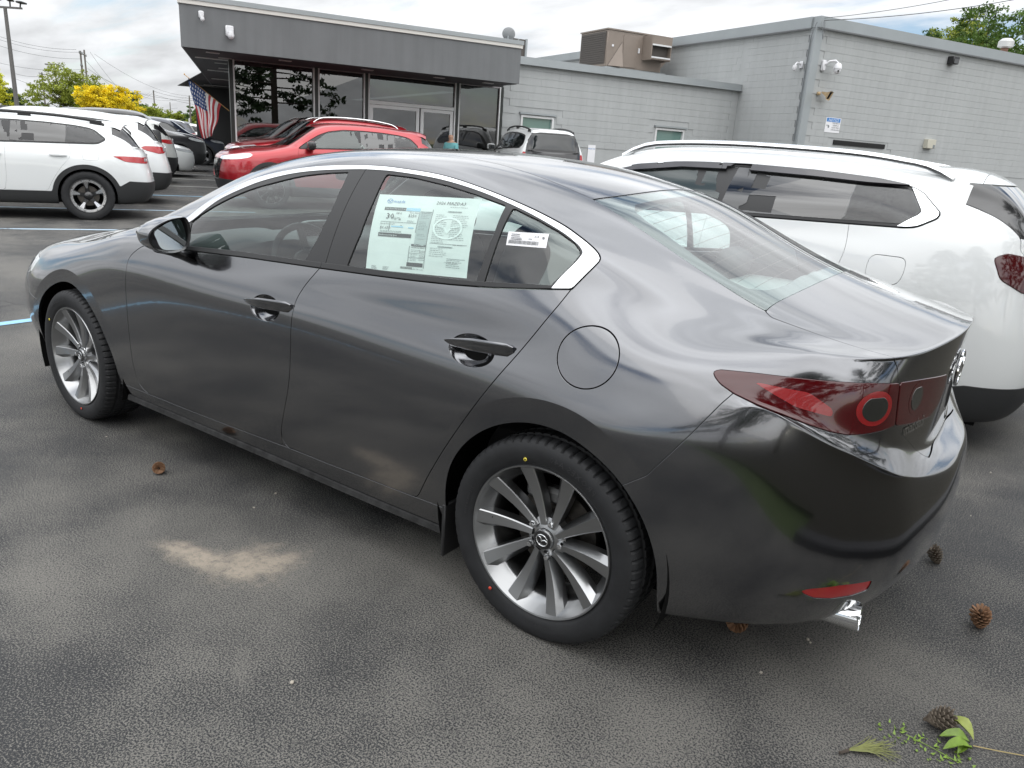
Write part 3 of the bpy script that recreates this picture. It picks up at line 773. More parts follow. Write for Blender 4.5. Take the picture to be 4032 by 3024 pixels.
    # ---- fuel flap, doors
    th = np.linspace(0, 2 * math.pi, 41)[:-1]
    fuelp = np.stack([-1.442 + .0925 * np.cos(th), .898 + .0815 * np.sin(th)], 1)
    fuel, pm = split(pm, np.where(side(pm), sdf(fuelp, XZ(pm)), 1.0), .0024)
    panel('fuel_flap', fuel, PAINT, root, .012)
    panel('fuel_flap', PM(fuel.V + fuel.N * -.0, fuel.N, fuel.T).flip_y(), PAINT, root, .012)
    sill = [(1.0, .263), (.746, .263), (.463, .265), (.139, .272), (-.152, .280), (-.611, .289), (-.99, .296)]
    fd = [(.40, .951, 0), (.60, .945, 0), (.735, .933, .03), (.779, .907, .02), (.819, .874, .03), (.822, .76, .1), (.828, .62, .1), (.834, .50, .1), (.842, .38, .05), (.832, .30, .04), (.775, .264, .04)] + [(x, z, 0) for x, z in sill[2:5]] + [(-.17, .284, .02), (-.170, .335, .03), (-.212, .447, .1), (-.241, .527, .1), (-.258, .600, .1), (-.266, .70, .1), (-.268, .80, .08), (-.272, .87, .05), (-.297, .919, .04), (-.331, .962, .03), (-.3575, .995, 0)]
    bl = [(x, z + .02) for x, z in belt[6:-1]]
    fdp = round_poly(fd + [(x, z, 0) for x, z in bl], .02)
    rd = [(-.3575, .995, 0), (-.331, .962, .03), (-.297, .919, .04), (-.272, .87, .05), (-.268, .80, .08), (-.266, .70, .1), (-.258, .60, .1), (-.241, .527, .1), (-.212, .447, .1), (-.17, .335, .03), (-.19, .284, .03), (-.40, .2835, 0), (-.611, .289, 0), (-.866, .2935, .02), (-.887, .330, .03), (-.920, .393, .05), (-.99, .508, .1), (-1.091, .664, .2), (-1.172, .785, .2), (-1.227, .871, .1), (-1.276, .951, .1), (-1.313, 1.017, .05), (-1.334, 1.068, 0)]
    rdp = round_poly(rd + [(x, z + .02, 0) for x, z in belt[1:7]], .02)
    fdoor, pm = split(pm, np.where(side(pm), sdf(fdp, XZ(pm)), 1.0), G)
    rdoor, pm = split(pm, np.where(side(pm), sdf(rdp, XZ(pm)), 1.0), G)
    handles = {}
    for nm, door, gls, (cx, cz, rx, rz_), hx0, hx1, hz0, hz1 in (('front_door', fdoor, [g1], (-.118, .814, .083, .048), .000, -.262, .8255, .8425), ('rear_door', rdoor, [g2, g3], (-1.060, .8435, .086, .048), -.957, -1.208, .8545, .8735)):
        q = XZ(door); e = (np.hypot((q[:, 0] - cx) / rx, (q[:, 1] - cz) / rz_) - 1) * rz_
        door = keep_below(door, -e, 0)
        dl, dr = both(nm, door, PAINT)
        # finger cup behind the handle
        rows = []
        for k in range(13):
            rho = 1.02 - 1.02 * k / 12; row = []
            for t in np.linspace(0, 2 * math.pi, 41):
                p, n = S.side(cx + rx * rho * math.cos(t), cz + rz_ * rho * math.sin(t))
                dep = -.0006 + .036 * (1 - min(rho, 1) ** 2.2) ** .85 if k > 0 else .0012
                row.append(tuple(p - n * dep))
            rows.append(row)
        for sg, par in ((1, dl), (-1, dr)):
            cb = MB(); cb.grid([[(x, sg * y, z) for x, y, z in r] for r in rows], True, sg > 0); cb.build('finger_cup', PAINT, par, sharp=60)
            # pull handle: a tapered bar standing off the door
            hb = MB(); hr = []
            for t in np.linspace(0, 1, 15):
                x = hx0 + (hx1 - hx0) * t; z = hz0 + (hz1 - hz0) * t
                hh = .0195 * min(1, (t / .5) ** .6 * .9 + .12) * (1 if t < .93 else math.sqrt(max(0, 1 - ((t - .93) / .07) ** 2)) * .5 + .5)
                st = .034 * math.sin(math.pi * min(1, max(0, .06 + t * .9))) ** .55 * (1 if t < .9 else 1 - (t - .9) * 1.2)
                wd = .010 * min(1, .35 + t * 1.6)
                p, n = S.side(x, z)
                c = p + n * (st - .012); row = []
                for a in np.linspace(0, 2 * math.pi, 17):
                    ca, sa = math.cos(a), math.sin(a)
                    dz = hh * math.copysign(abs(sa) ** .75, sa) - .25 * hh; dn = wd * math.copysign(abs(ca) ** .6, ca)
                    w = c + n * (dn + .004 * (dz > 0)) + Vector((0, 0, dz)); row.append((w.x, sg * w.y, w.z))
                hr.append(row)
            hb.grid(hr, True, sg > 0); hb.f.append(tuple(range(17)) if sg < 0 else tuple(range(17))[::-1]); hb.sm.append(False)
            base = 14 * 17; hb.f.append(tuple(base + i for i in range(17))[::(1 if sg > 0 else -1)]); hb.sm.append(False)
            h = hb.build('door_handle', PAINT, par, sharp=50)
        for g in gls:
            gg = 'door_window'
            a = panel(gg, g, M['glass'], dl, 0, -.003); b = panel(gg, g.flip_y(), M['glass'], dr, 0, -.003)
    # black border printed on the quarter glass
    frq = [(-1.045, 1.0), (-1.045, 1.222), (-1.116, 1.213), (-1.19, 1.188), (-1.225, 1.165), (-1.236, 1.141), (-1.236, 1.10), (-1.226, 1.05), (-1.22, 1.0)]
    _, fr = split(g3, sdf(round_poly(frq, .02), XZ(g3)), 0)
    both('quarter_window_border', fr, M['black_frit'], 0, -.0045)
    # ---- lamps, boot lid, bumpers
    rearm = lambda p: (p.V[:, 0] < -1.7)
    to = [(-1.780, .792, .923), (-1.794, .783, .929), (-1.873, .757, .933), (-1.965, .723, .935), (-2.052, .680, .936), (-2.120, .622, .936), (-2.163, .527, .928), (-2.172, .531, .870), (-2.181, .528, .816), (-2.166, .588, .812), (-2.133, .649, .809), (-2.102, .682, .809), (-2.064, .708, .816), (-2.019, .734, .829), (-1.957, .762, .849), (-1.894, .786, .866), (-1.843, .798, .881), (-1.806, .801, .898), (-1.788, .798, .912)]
    tpo = round_poly([(u_of(x, y), z, .006) for x, y, z in to], .006)
    ti = [(-2.165, .522, .928), (-2.185, .390, .917), (-2.211, .17, .895), (-2.214, .150, .85), (-2.217, .19, .81), (-2.216, .265, .788), (-2.199, .408, .798), (-2.183, .522, .814)]
    tpi = round_poly([(u_of(x, y), z, .008) for x, y, z in ti], .008)
    def fz(p): return np.where(rearm(p) & (p.V[:, 2] < .975), 0.0, 1.0)
    tail, pm = split(pm, np.where(fz(pm) == 0, sdf(tpo, UZ(pm)), 1.0), .0016)
    # boot lid region
    kx = np.array([-2.3, -2.16, -2.144, -2.11, -2.05, -1.95, -1.88, -1.84, -1.81, -1.7]); ky = np.array([.53, .535, .542, .560, .566, .562, .559, .551, .536, .50])
    kz = np.array([.5, .676, .690, .746, .812, .87, .93, .978, 1.2]); kyz = np.array([.0, .29, .32, .41, .527, .531, .535, .540, .566])
    def ftr(p):
        x, y, z = p.V.T
        yg = np.minimum(np.interp(x, kx, ky), np.interp(z, kz, kyz))
        xs = -1.812 - .060 * (1 - np.clip(y / .536, 0, 1) ** 2)
        return np.where(x < -1.7, np.maximum(np.maximum(y - yg, x - xs), .6775 - z), 1.0)
    lid, pm = split(pm, ftr(pm), .0019)
    tail2, lid = split(lid, np.where(fz(lid) == 0, sdf(tpi, UZ(lid)), 1.0), .0012)
    lidj = join_mirror(lid)
    trunk = panel('boot_lid', lidj, PAINT, root, .014)
    # the clustered lamp: dark lens, bright strip, ring
    for p_, inner in ((tail, False), (tail2, True)):
        a, b = both('tail_light', p_, M['lamp_red'], .02, .0025, .002)
        if not inner:
            q = UZ(p_)
            strip_p = [(u_of(-1.87, .757), .914), (u_of(-2.00, .72), .905), (u_of(-2.045, .685), .872), (u_of(-2.06, .70), .852), (u_of(-1.98, .74), .868)]
            stp = keep_below(p_, sdf(round_poly(strip_p, .01), q))
            panel('reflector_strip', stp, M['lamp_ring_red'], a, 0, .0032); panel('reflector_strip', stp.flip_y(), M['lamp_ring_red'], b, 0, .0032)
            cu, cz, ru, rz2 = u_of(-2.1365, .612), .872, .037, .031
        else:
            q = UZ(p_); cu, cz, ru, rz2 = u_of(-2.193, .40), .868, .034, .032
        q = UZ(p_)
        rr = np.hypot((q[:, 0] - cu) / ru, (q[:, 1] - cz) / rz2)
        flat_top = (q[:, 1] - (cz + rz2 * .86)) * 40
        core = keep_below(p_, np.maximum(rr - 1, flat_top)); ringp = keep_below(p_, rr - 1.42)
        panel('lamp_ring', ringp, M['lamp_ring_red'] if not inner else M['lamp_red'], a, 0, .003); panel('lamp_ring', ringp.flip_y(), M['lamp_ring_red'] if not inner else M['lamp_red'], b, 0, .003)
        panel('lamp_core', core, M['lamp_core'], a, .006, .0042); panel('lamp_core', core.flip_y(), M['lamp_core'], b, .006, .0042)
    bump = [(-1.60, .582), (-1.618, .593), (-1.676, .635), (-1.720, .697), (-1.775, .778), (-1.821, .854), (-1.842, .884), (-1.95, .87), (-2.15, .86), (-2.6, .86), (-2.6, 0), (-1.60, 0)]
    rb, pm = split(pm, np.where(pm.V[:, 0] < -1.58, sdf(bump, XZ(pm)), 1.0), .0016)
    # the slotted corner: reflector
    rfp = [(-2.070, .707, .372), (-2.092, .687, .376), (-2.148, .627, .381), (-2.213, .536, .380), (-2.205, .530, .343), (-2.175, .571, .333), (-2.135, .621, .331), (-2.099, .667, .340), (-2.077, .695, .358)]
    rfl, rb = split(rb, sdf(round_poly([(u_of(x, y), z) for x, y, z in rfp], .008), UZ(rb)), .001)
    rbj = join_mirror(rb)
    rbo = panel('rear_bumper', rbj, PAINT, root, .014)
    a = panel('reflector', rfl, M['lamp_bright_red'], rbo, .01, -.003); panel('reflector', rfl.flip_y(), M['lamp_bright_red'], rbo, .01, -.003)
    fb = [(1.69, .552), (1.785, .565), (1.805, .607), (1.857, .651), (1.95, .68), (2.6, .74), (2.6, 0), (1.70, 0)]
    hl = round_poly([(1.775, .738), (1.80, .672), (1.86, .655), (2.0, .648), (2.22, .66), (2.25, .70), (2.1, .735), (1.93, .752)], .012)
    head, pm = split(pm, np.where(pm.V[:, 1] > .42, sdf(hl, XZ(pm)), 1.0), .0016)
    both('headlight', head, M['lamp_clear'], .02, .001)
    fbp, pm = split(pm, np.where(pm.V[:, 0] > 1.6, sdf(fb, XZ(pm)), 1.0), .0016)
    grp = round_poly([(-.62, .62), (.62, .62), (.50, .44), (.36, .28), (-.36, .28), (-.50, .44)], .05)
    gri, fbp = split(fbp, np.where(fbp.V[:, 0] > 2.0, sdf(grp, fbp.V[:, [1, 2]]), 1.0), .002)
    panel('front_bumper', join_mirror(fbp), PAINT, root, .014); panel('radiator_grille', join_mirror(gri), M['black_gloss'], root, .01, -.012)
    # ---- glass of the cabin
    def fws(p):
        x, y, z = p.V.T
        ye = np.interp(x, [.2, .36, .55, .77, .9, 1.0, 1.2], [.455, .47, .53, .60, .645, .675, .70])
        return np.maximum(np.maximum(y - ye, (.375 - .07 * (y / .47) ** 2) - x), x - (1.16 - .22 * (y / .7) ** 2))
    ws, pm = split(pm, np.where(pm.V[:, 2] > .8, fws(pm), 1.0), .002)
    def frw(p):
        x, y, z = p.V.T
        ye = np.interp(-x, [1.1, 1.212, 1.383, 1.5, 1.605, 1.707, 1.757, 1.812], [.478, .480, .512, .522, .526, .529, .531, .535])
        return np.where(z > .98, np.maximum(np.maximum(y - ye, x - (-1.276 + .064 * np.clip(y / .48, 0, 1.2) ** 2.4)), (-1.812 - .060 * (1 - np.clip(y / .536, 0, 1) ** 2)) - x), 1.0)
    rw, pm = split(pm, np.where(pm.V[:, 0] < -1.0, frw(pm), 1.0), .002)
    def fro(p):
        x, y, z = p.V.T
        ye = np.interp(-x, [-.4, -.3, -.05, .3, .6, .83, 1.0, 1.13, 1.212], [.468, .462, .452, .449, .450, .456, .466, .474, .480])
        return np.where(z > 1.2, np.maximum(np.maximum(y - ye, x - (.375 - .07 * (y / .47) ** 2)), (-1.276 + .064 * np.clip(y / .48, 0, 1.2) ** 2.4) - x), 1.0)
    ro, pm = split(pm, fro(pm), .0022)
    panel('roof_panel', join_mirror(ro), PAINT, root, .012)
    # printed borders
    def border(p, f, inset):
        return split(p, f(p), inset)
    wsj = join_mirror(ws)
    wo = panel('windscreen', wsj, M['glass'], root, 0, -.003)
    bw = keep_below(ws, -fws(ws), .03); panel('windscreen_border', join_mirror(bw), M['black_frit'], wo, 0, -.0045)
    rwo = panel('rear_window', join_mirror(rw), M['rear_glass'], root, 0, -.002)
    fy = lambda x: np.interp(-x, [1.30, 1.307, 1.336, 1.38, 1.425, 1.524, 1.609, 1.689, 1.736, 1.771, 1.79, 1.808, 1.825], [.30, .377, .425, .445, .455, .468, .480, .489, .482, .449, .41, .341, .10])
    def fri(p):
        x, y, z = p.V.T
        return np.maximum(np.maximum(y - fy(x), x - (-1.333 + .026 * (y / .377) ** 2)), (-1.828 + .02 * (y / .34) ** 2) - x)
    ir, br = split(rw, fri(rw), 0); panel('rear_window_border', join_mirror(br), M['black_frit'], rwo, 0, -.0036)
    hb = MB()
    for k in range(11):
        x = -1.36 - .043 * k; pts = []
        yl = float(fy(np.array([x]))[0]) - .01
        for y in np.linspace(-yl, yl, 25):
            q, n = S.top(x - .03 * (1 - (y / .48) ** 2), y, -.0045); pts.append(tuple(q))
        hb.tube(pts, .0008, 4, False)
    tag(hb.build('heating_lines', simple('heating_line_brown', (.10, .06, .04), .5), rwo), kind='stuff')
    # ---- bonnet, skirt, remaining body sides
    def fhood(p):
        x, y, z = p.V.T
        ye = np.interp(x, [.9, 1.02, 1.2, 1.5, 1.8, 2.05], [.64, .69, .715, .715, .68, .60])
        return np.where((z > .55), np.maximum(np.maximum(y - ye, (1.13 - .25 * (y / .7) ** 2) - x), .742 - z - .0 * x), 1.0)
    hd, pm = split(pm, np.where(pm.V[:, 0] > .8, fhood(pm), 1.0), .002)
    panel('bonnet', join_mirror(hd), PAINT, root, .014)
    cw, pm = split(pm, np.where((pm.V[:, 0] > .85) & (pm.V[:, 0] < 1.25) & (pm.V[:, 2] > .85), np.maximum(pm.V[:, 1] - .69, .85 - pm.V[:, 0]), 1.0), .001)
    if len(cw.T): panel('cowl_panel', join_mirror(cw), M['black_plastic'], root, .01, -.004)
    skp = [(1.1, .2625)] + sill[1:-1] + [(-1.02, .2965), (-1.02, 0), (1.1, 0)]
    sk, pm = split(pm, np.where(side(pm), sdf(skp, XZ(pm)), 1.0), .0014)
    both('side_skirt', sk, PAINT, .016)
    both('body_side', pm, PAINT, .014)
    # matt strip along the foot of the skirt
    for sg in (1, -1):
        b = MB(); rows = []
        for x in np.linspace(.955, -.965, 40):
            q, n = S.side(x, .212); rows.append([(x, sg * (q.y - .004), .217), (x, sg * (q.y + .006), .211), (x, sg * (q.y + .010), .192), (x, sg * (q.y - .004), .184), (x, sg * (q.y - .10), .178)])
        b.grid(rows, False, sg < 0); b.build('skirt_strip', M['skirt_strip'], root, sharp=30)
        for xc, r in ((WB2, .40), (-WB2, .405)):
            b = MB(); rows = []
            for a in np.linspace(-.35, math.pi + .35, 40):
                rows.append([(xc + r * math.cos(a), sg * y, max(.12, .318 + r * math.sin(a))) for y in (.868, .70, .50)] + [(xc, sg * .50, .318)])
            b.grid(rows, True, sg > 0); b.build('wheel_arch_liner', M['shell'], root)
        b = MB(); b.box((-.985, sg * .79, .215), (.014, .16, .19), bevel=.004); b.build('mud_flap', M['black_satin'], root)
    # ---- inner shell, floor, headlining
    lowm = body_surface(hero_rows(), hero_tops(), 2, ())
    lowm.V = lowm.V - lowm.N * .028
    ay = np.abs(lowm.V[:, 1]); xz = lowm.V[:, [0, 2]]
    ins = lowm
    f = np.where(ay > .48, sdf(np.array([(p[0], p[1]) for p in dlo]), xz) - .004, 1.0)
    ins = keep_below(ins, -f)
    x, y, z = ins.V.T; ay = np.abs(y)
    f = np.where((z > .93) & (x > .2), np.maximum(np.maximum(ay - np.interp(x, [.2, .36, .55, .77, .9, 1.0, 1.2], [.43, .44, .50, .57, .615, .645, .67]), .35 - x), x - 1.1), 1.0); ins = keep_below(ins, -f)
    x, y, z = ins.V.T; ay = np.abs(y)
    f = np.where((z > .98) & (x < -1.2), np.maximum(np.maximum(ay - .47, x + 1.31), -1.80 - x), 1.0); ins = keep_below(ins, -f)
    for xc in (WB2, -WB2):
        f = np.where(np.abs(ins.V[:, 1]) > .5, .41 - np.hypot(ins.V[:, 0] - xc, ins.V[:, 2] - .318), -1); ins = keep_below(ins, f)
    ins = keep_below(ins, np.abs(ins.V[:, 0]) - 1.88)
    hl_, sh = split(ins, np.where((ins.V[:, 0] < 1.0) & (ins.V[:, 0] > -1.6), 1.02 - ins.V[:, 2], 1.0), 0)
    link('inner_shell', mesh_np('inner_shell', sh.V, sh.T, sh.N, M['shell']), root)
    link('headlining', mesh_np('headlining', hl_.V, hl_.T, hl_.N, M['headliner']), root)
    b = MB(); b.box((0, 0, .185), (3.5, 1.3, .03)); b.build('floor_pan', M['shell'], root)
    # ---- cabin
    DP = M['dark_plastic']
    b = MB(); prof = [(1.02, .90), (.90, .945), (.70, .955), (.55, .945), (.47, .93), (.44, .89), (.47, .80), (.42, .70), (.46, .55), (.60, .40)]
    rows = []
    for y in np.linspace(-.74, .74, 31):
        hood = .035 * math.exp(-((y - .36) / .17) ** 4)
        rows.append([(x - (0 if x > .6 else .03 * math.exp(-((y - .36) / .2) ** 4)), y, z + (hood if .44 < x < .72 else 0)) for x, z in prof])
    b.grid(rows, True, True); b.build('dashboard', DP, root, sharp=50)
    b = MB(); superell(b, (.62, 0, .968), (.02, .11, .055), .5, .4); b.build('dashboard_screen', M['black_gloss'], root)
    SW = Matrix.Translation((.245, .36, .875)) @ Matrix.Rotation(rad(-66), 4, 'Y')
    b = MB(); b.tube([tuple(SW @ Vector((.182 * math.cos(a), .182 * math.sin(a), 0))) for a in np.linspace(0, 2 * math.pi, 41)], .0155, 10, False)
    sw = b.build('steering_wheel', DP, root)
    b = MB(); superell(b, (0, 0, 0), (.075, .085, .028), .6, .8, None); b.v = [tuple(SW @ Vector(p)) for p in b.v]
    b.build('wheel_hub', DP, sw)
    for a in (0, math.pi, -math.pi / 2):
        b = MB(); b.tube([tuple(SW @ Vector((.05 * math.cos(a + math.pi / 2), .05 * math.sin(a + math.pi / 2), 0))), tuple(SW @ Vector((.175 * math.cos(a + math.pi / 2), .175 * math.sin(a + math.pi / 2), 0)))], .016, 8); b.build('wheel_spoke', DP, sw)
    for sy in (.36, -.36):
        b = MB(); superell(b, (-.12, sy, .47), (.28, .25, .09), .5, .4); seat = b.build('front_seat', M['seat'], root)
        R = Matrix.Rotation(rad(-16), 4, 'Y')
        b = MB(); superell(b, (-.44, sy, .80), (.075, .24, .33), .5, .45, R); b.build('backrest', M['seat'], seat)
        b = MB(); superell(b, (-.525, sy, 1.185), (.05, .125, .085), .55, .5, R); b.build('headrest', M['seat'], seat)
    b = MB(); superell(b, (-.98, 0, .47), (.26, .64, .10), .4, .3); seat = b.build('rear_seat', M['seat'], root)
    b = MB(); superell(b, (-1.26, 0, .76), (.08, .63, .30), .4, .35, Matrix.Rotation(rad(-22), 4, 'Y')); b.build('backrest', M['seat'], seat)
    for y in (-.40, 0, .40):
        b = MB(); superell(b, (-1.385, y, 1.045), (.05, .12 if y else .10, .065 if y else .04), .55, .5, Matrix.Rotation(rad(-15), 4, 'Y')); b.build('headrest', M['seat'], seat)
    b = MB(); b.box((-1.60, 0, .985), (.46, 1.06, .03), bevel=.01); b.build('parcel_shelf', simple('pale_grey_shelf_cloth', (.42, .43, .42), .9), root)
    b = MB(); superell(b, (.36, 0, 1.265), (.012, .11, .032), .5, .5); b.build('interior_mirror', M['black_gloss'], root)
    # ---- door mirrors
    gy = [(.980, 1.034), (.932, 1.065), (.884, 1.0795), (.868, 1.062), (.855, 1.012), (.855, .99), (.866, .967), (.886, .961), (.935, .961), (.96, .973), (.974, 1.005)]
    oy = [(1.013, 1.030), (.985, 1.055), (.93, 1.079), (.878, 1.087), (.855, 1.086), (.84, 1.065), (.835, 1.03), (.84, .995), (.857, .964), (.89, .951), (.938, .948), (.982, .962), (1.005, .983), (1.014, 1.006)]
    for sg in (1, -1):
        O = smooth_poly(oy, 3); c = O.mean(0)
        b = MB(); rows = []
        for t, sc, dx in ((0, .985, -.004), (0, 1.0, .004), (0, 1.0, .02), (0, .985, .05), (0, .93, .085), (0, .80, .115), (0, .55, .135), (0, .2, .143), (0, .01, .144)):
            rows.append([(.40 + dx, sg * (c[0] + (p[0] - c[0]) * sc), c[1] + (p[1] - c[1]) * sc) for p in np.vstack([O, O[:1]])])
        b.grid(rows, True, sg < 0); mir = b.build('door_mirror', PAINT, root, sharp=60)
        b = MB(); I = smooth_poly(gy, 3); ci = I.mean(0)
        ring = np.vstack([O, O[:1]])
        rows = [[(.398, sg * p[0], p[1]) for p in (ring - c) * .97 + c], [(.394, sg * p[0], p[1]) for p in (ring - c) * .95 + c], [(.412, sg * p[0], p[1]) for p in (ring - ci) * .80 + ci], [(.412, sg * ci[0], ci[1])] * len(ring)]
        b.grid(rows, True, sg < 0); b.build('mirror_surround', M['black_gloss'], mir, sharp=40)
        # the glass is turned a little outwards
        b = MB(); b.prism([(sg * (p[0] - ci[0]), p[1] - ci[1]) for p in I][::sg], .004)
        g = b.build('mirror_glass', M['mirror'], mir, (.4035, sg * ci[0], ci[1]), None); g.rotation_mode = 'XYZ'
        g.matrix_local = Matrix.Translation((.4085, sg * ci[0], ci[1])) @ Matrix(((0, 0, -1, 0), (1, 0, 0, 0), (0, 1, 0, 0), (0, 0, 0, 1))) @ Matrix.Rotation(rad(4 * sg), 4, 'Y') @ Matrix.Rotation(rad(3), 4, 'X')
        b = MB(); rows = []
        for t in np.linspace(0, 1, 7):
            y = .845 + (.935 - .845) * t; z = .925 + .03 * t ** .6; 
            hx = .062 - .02 * t; hz = .018 - .004 * t
            rows.append([(.478 + hx * math.cos(a), sg * y, z + hz * math.sin(a)) for a in np.linspace(0, 2 * math.pi, 17)])
        b.grid(rows, True, sg < 0); b.build('mirror_foot', M['black_satin'], mir)
        # exhaust tip
        b = MB(); E = Matrix.Translation((-2.13, sg * .51, .236)) @ Matrix.Rotation(rad(sg * 4), 4, 'Z') @ Matrix.Rotation(rad(-86), 4, 'Y')
        b.lathe([(.034, -.05), (.036, .03), (.0375, .070), (.037, .072), (.035, .069), (.034, .0), (.0, -.01)], 32, E)
        for i, p in enumerate(b.v): b.v[i] = (p[0] + (.0), p[1], p[2])
        b.build('exhaust_tip', M['chrome'], root, sharp=50)
    # badge on the boot lid
    q, n = S.rear(0, .885, .002)
    b = MB(); T = Matrix.Translation(q) @ Matrix.Rotation(rad(-90), 4, 'Y')
    b.tube([tuple(T @ Vector((.052 * math.sin(a), .066 * math.cos(a), .008))) for a in np.linspace(0, 2 * math.pi, 41)], .0052, 8, False)
    for sg in (1, -1): b.tube([tuple(T @ Vector((.020, sg * .062, .008))), tuple(T @ Vector((.024, sg * .03, .010))), tuple(T @ Vector((.006, sg * .008, .011))), tuple(T @ Vector((-.022, 0, .010)))], [.004, .006, .006, .003], 8)
    b.build('badge', M['chrome'], trunk)
    V, F = text_mesh('mazda3', .045, 'LEFT', 2, spacing=1.1); b = MB(); vs = []
    for x, z, _ in V:
        q, n = S.rear(.465 - x, .775 + z, .003); vs.append(tuple(q))
    b.add(vs, F); b.build('badge', M['chrome'], trunk)
    prep_hero_wheel()
    hero_wheel('wheel', root, (WB2, .784, .318), 1, rad(-1.9), rad(23)); hero_wheel('wheel', root, (WB2, -.784, .318), -1, rad(-1.9), .4)
    hero_wheel('wheel', root, (-WB2, .785, .318), 1, 0, rad(-20)); hero_wheel('wheel', root, (-WB2, -.785, .318), -1, 0, .9)
    return root, S
# ------------------------------------------------------------------ setting: ground, asphalt, markings, building, poles, trees
BO = Vector((4.612, -22.482, 0)); BAZ = rad(-118)
BMX = Matrix.Translation(BO) @ Matrix.Rotation(BAZ, 4, 'Z')       # building frame: +X along the facade to the right, +Y into the building
def bw(x, y, z=0.0): return BMX @ Vector((x, y, z))
def asphalt_mat():
    m, nt, b, N, L = nmat('weathered_asphalt')
    geo = N('ShaderNodeNewGeometry'); pos = geo.outputs['Position']
    def noise(sc, det=4, ro=.6, off=0.0, vec=None):
        n = N('ShaderNodeTexNoise'); n.inputs['Scale'].default_value = sc; n.inputs['Detail'].default_value = det; n.inputs['Roughness'].default_value = ro
        if off or vec is not None:
            a = N('ShaderNodeVectorMath'); a.operation = 'ADD'; L(vec or pos, a.inputs[0]); a.inputs[1].default_value = (off, off * .7, 0); L(a.outputs[0], n.inputs[0])
        else: L(pos, n.inputs[0])
        return n.outputs[0]
    def mr(v, a, b_, c, d, sm=True):
        n = N('ShaderNodeMapRange'); n.interpolation_type = 'SMOOTHSTEP' if sm else 'LINEAR'
        n.inputs[1].default_value = a; n.inputs[2].default_value = b_; n.inputs[3].default_value = c; n.inputs[4].default_value = d; L(v, n.inputs[0]); return n.outputs[0]
    def mt(op, a, b_=None):
        n = N('ShaderNodeMath'); n.operation = op
        for i, q in enumerate((a, b_)):
            if q is None: continue
            if isinstance(q, (int, float)): n.inputs[i].default_value = q
            else: L(q, n.inputs[i])
        return n.outputs[0]
    def blob(x, y, rx, ry, rot, inner, outer, wob=.35):
        """soft irregular stain, 1 inside"""
        mp = N('ShaderNodeMapping'); mp.vector_type = 'TEXTURE'; mp.inputs['Location'].default_value = (x, y, 0); mp.inputs['Rotation'].default_value = (0, 0, rot); mp.inputs['Scale'].default_value = (rx, ry, 1)
        L(pos, mp.inputs[0]); ln = N('ShaderNodeVectorMath'); ln.operation = 'LENGTH'; L(mp.outputs[0], ln.inputs[0])
        d = mt('ADD', ln.outputs['Value'], mt('MULTIPLY', mt('SUBTRACT', noise(3.2 / max(rx, .3), 6, .65, x * 3.7 + 5), .5), wob * 2.4))
        return mr(d, inner, outer, 1, 0)
    big = noise(.55, 5, .6); mid = noise(2.3, 6, .65); fine = noise(55, 6, .75); grit = noise(210, 3, .7)
    vor = N('ShaderNodeTexVoronoi'); vor.inputs['Scale'].default_value = 105; L(pos, vor.inputs[0])
    v2 = N('ShaderNodeTexVoronoi'); v2.inputs['Scale'].default_value = 48; L(pos, v2.inputs[0])
    # pale worn tops of the aggregate
    dens = mr(mt('ADD', mt('MULTIPLY', big, .6), mt('MULTIPLY', mid, .4)), .30, .66, .44, .56)
    nz = noise(190, 4, .75, 3.0)
    speck = mr(mt('SUBTRACT', nz, mt('SUBTRACT', 1.0, dens)), .0, .045, 0, 1)
    dust = mt('MAXIMUM', blob(-.40, 1.18, .16, .13, .9, .2, 1.3, .9), blob(-.24, 1.27, .20, .07, .2, .2, 1.3, .8))
    pale = mt('MAXIMUM', mt('MAXIMUM', blob(.02, 1.68, .42, .16, rad(-20), .1, 1.3, .5), blob(-.35, 1.22, .62, .46, .3, .2, 1.3, .3)), blob(-.72, .90, .42, .26, .9, .2, 1.3, .4))
    pale2 = mt('MAXIMUM', blob(-2.35, .42, .4, .35, 0, .2, 1.2), blob(-.82, 1.53, .12, .03, rad(-36), .2, 1.3))
    speck = mt('MINIMUM', mt('ADD', speck, mt('MULTIPLY', mt('MAXIMUM', mt('MULTIPLY', pale, .75), mt('MULTIPLY', pale2, .5)), mr(noise(180, 4, .75, 9), .44, .54, 0, 1))), 1.0)
    c1 = N('ShaderNodeMix'); c1.data_type = 'RGBA'; c1.inputs[6].default_value = (.021, .022, .0245, 1); c1.inputs[7].default_value = (.037, .038, .041, 1); L(mr(mt('ADD', mt('MULTIPLY', mid, .6), mt('MULTIPLY', fine, .4)), .35, .65, 0, 1), c1.inputs[0])
    c2 = N('ShaderNodeMix'); c2.data_type = 'RGBA'; L(mt('MULTIPLY', speck, .85), c2.inputs[0]); L(c1.outputs[2], c2.inputs[6]); c2.inputs[7].default_value = (.21, .20, .18, 1)
    c3 = N('ShaderNodeMix'); c3.data_type = 'RGBA'; L(mt('MULTIPLY', dust, mr(noise(28, 6, .75, 2), .34, .56, .35, .95)), c3.inputs[0]); L(c2.outputs[2], c3.inputs[6]); c3.inputs[7].default_value = (.36, .31, .25, 1)
    # cracks and sealed seams
    cr = N('ShaderNodeTexVoronoi'); cr.feature = 'DISTANCE_TO_EDGE'; cr.inputs['Scale'].default_value = .42
    wv = N('ShaderNodeVectorMath'); wv.operation = 'MULTIPLY_ADD'; nn = N('ShaderNodeTexNoise'); nn.inputs['Scale'].default_value = 1.6; nn.inputs['Detail'].default_value = 6; L(pos, nn.inputs[0])
    L(nn.outputs['Color'], wv.inputs[0]); wv.inputs[1].default_value = (.9, .9, 0); L(pos, wv.inputs[2]); L(wv.outputs[0], cr.inputs[0])
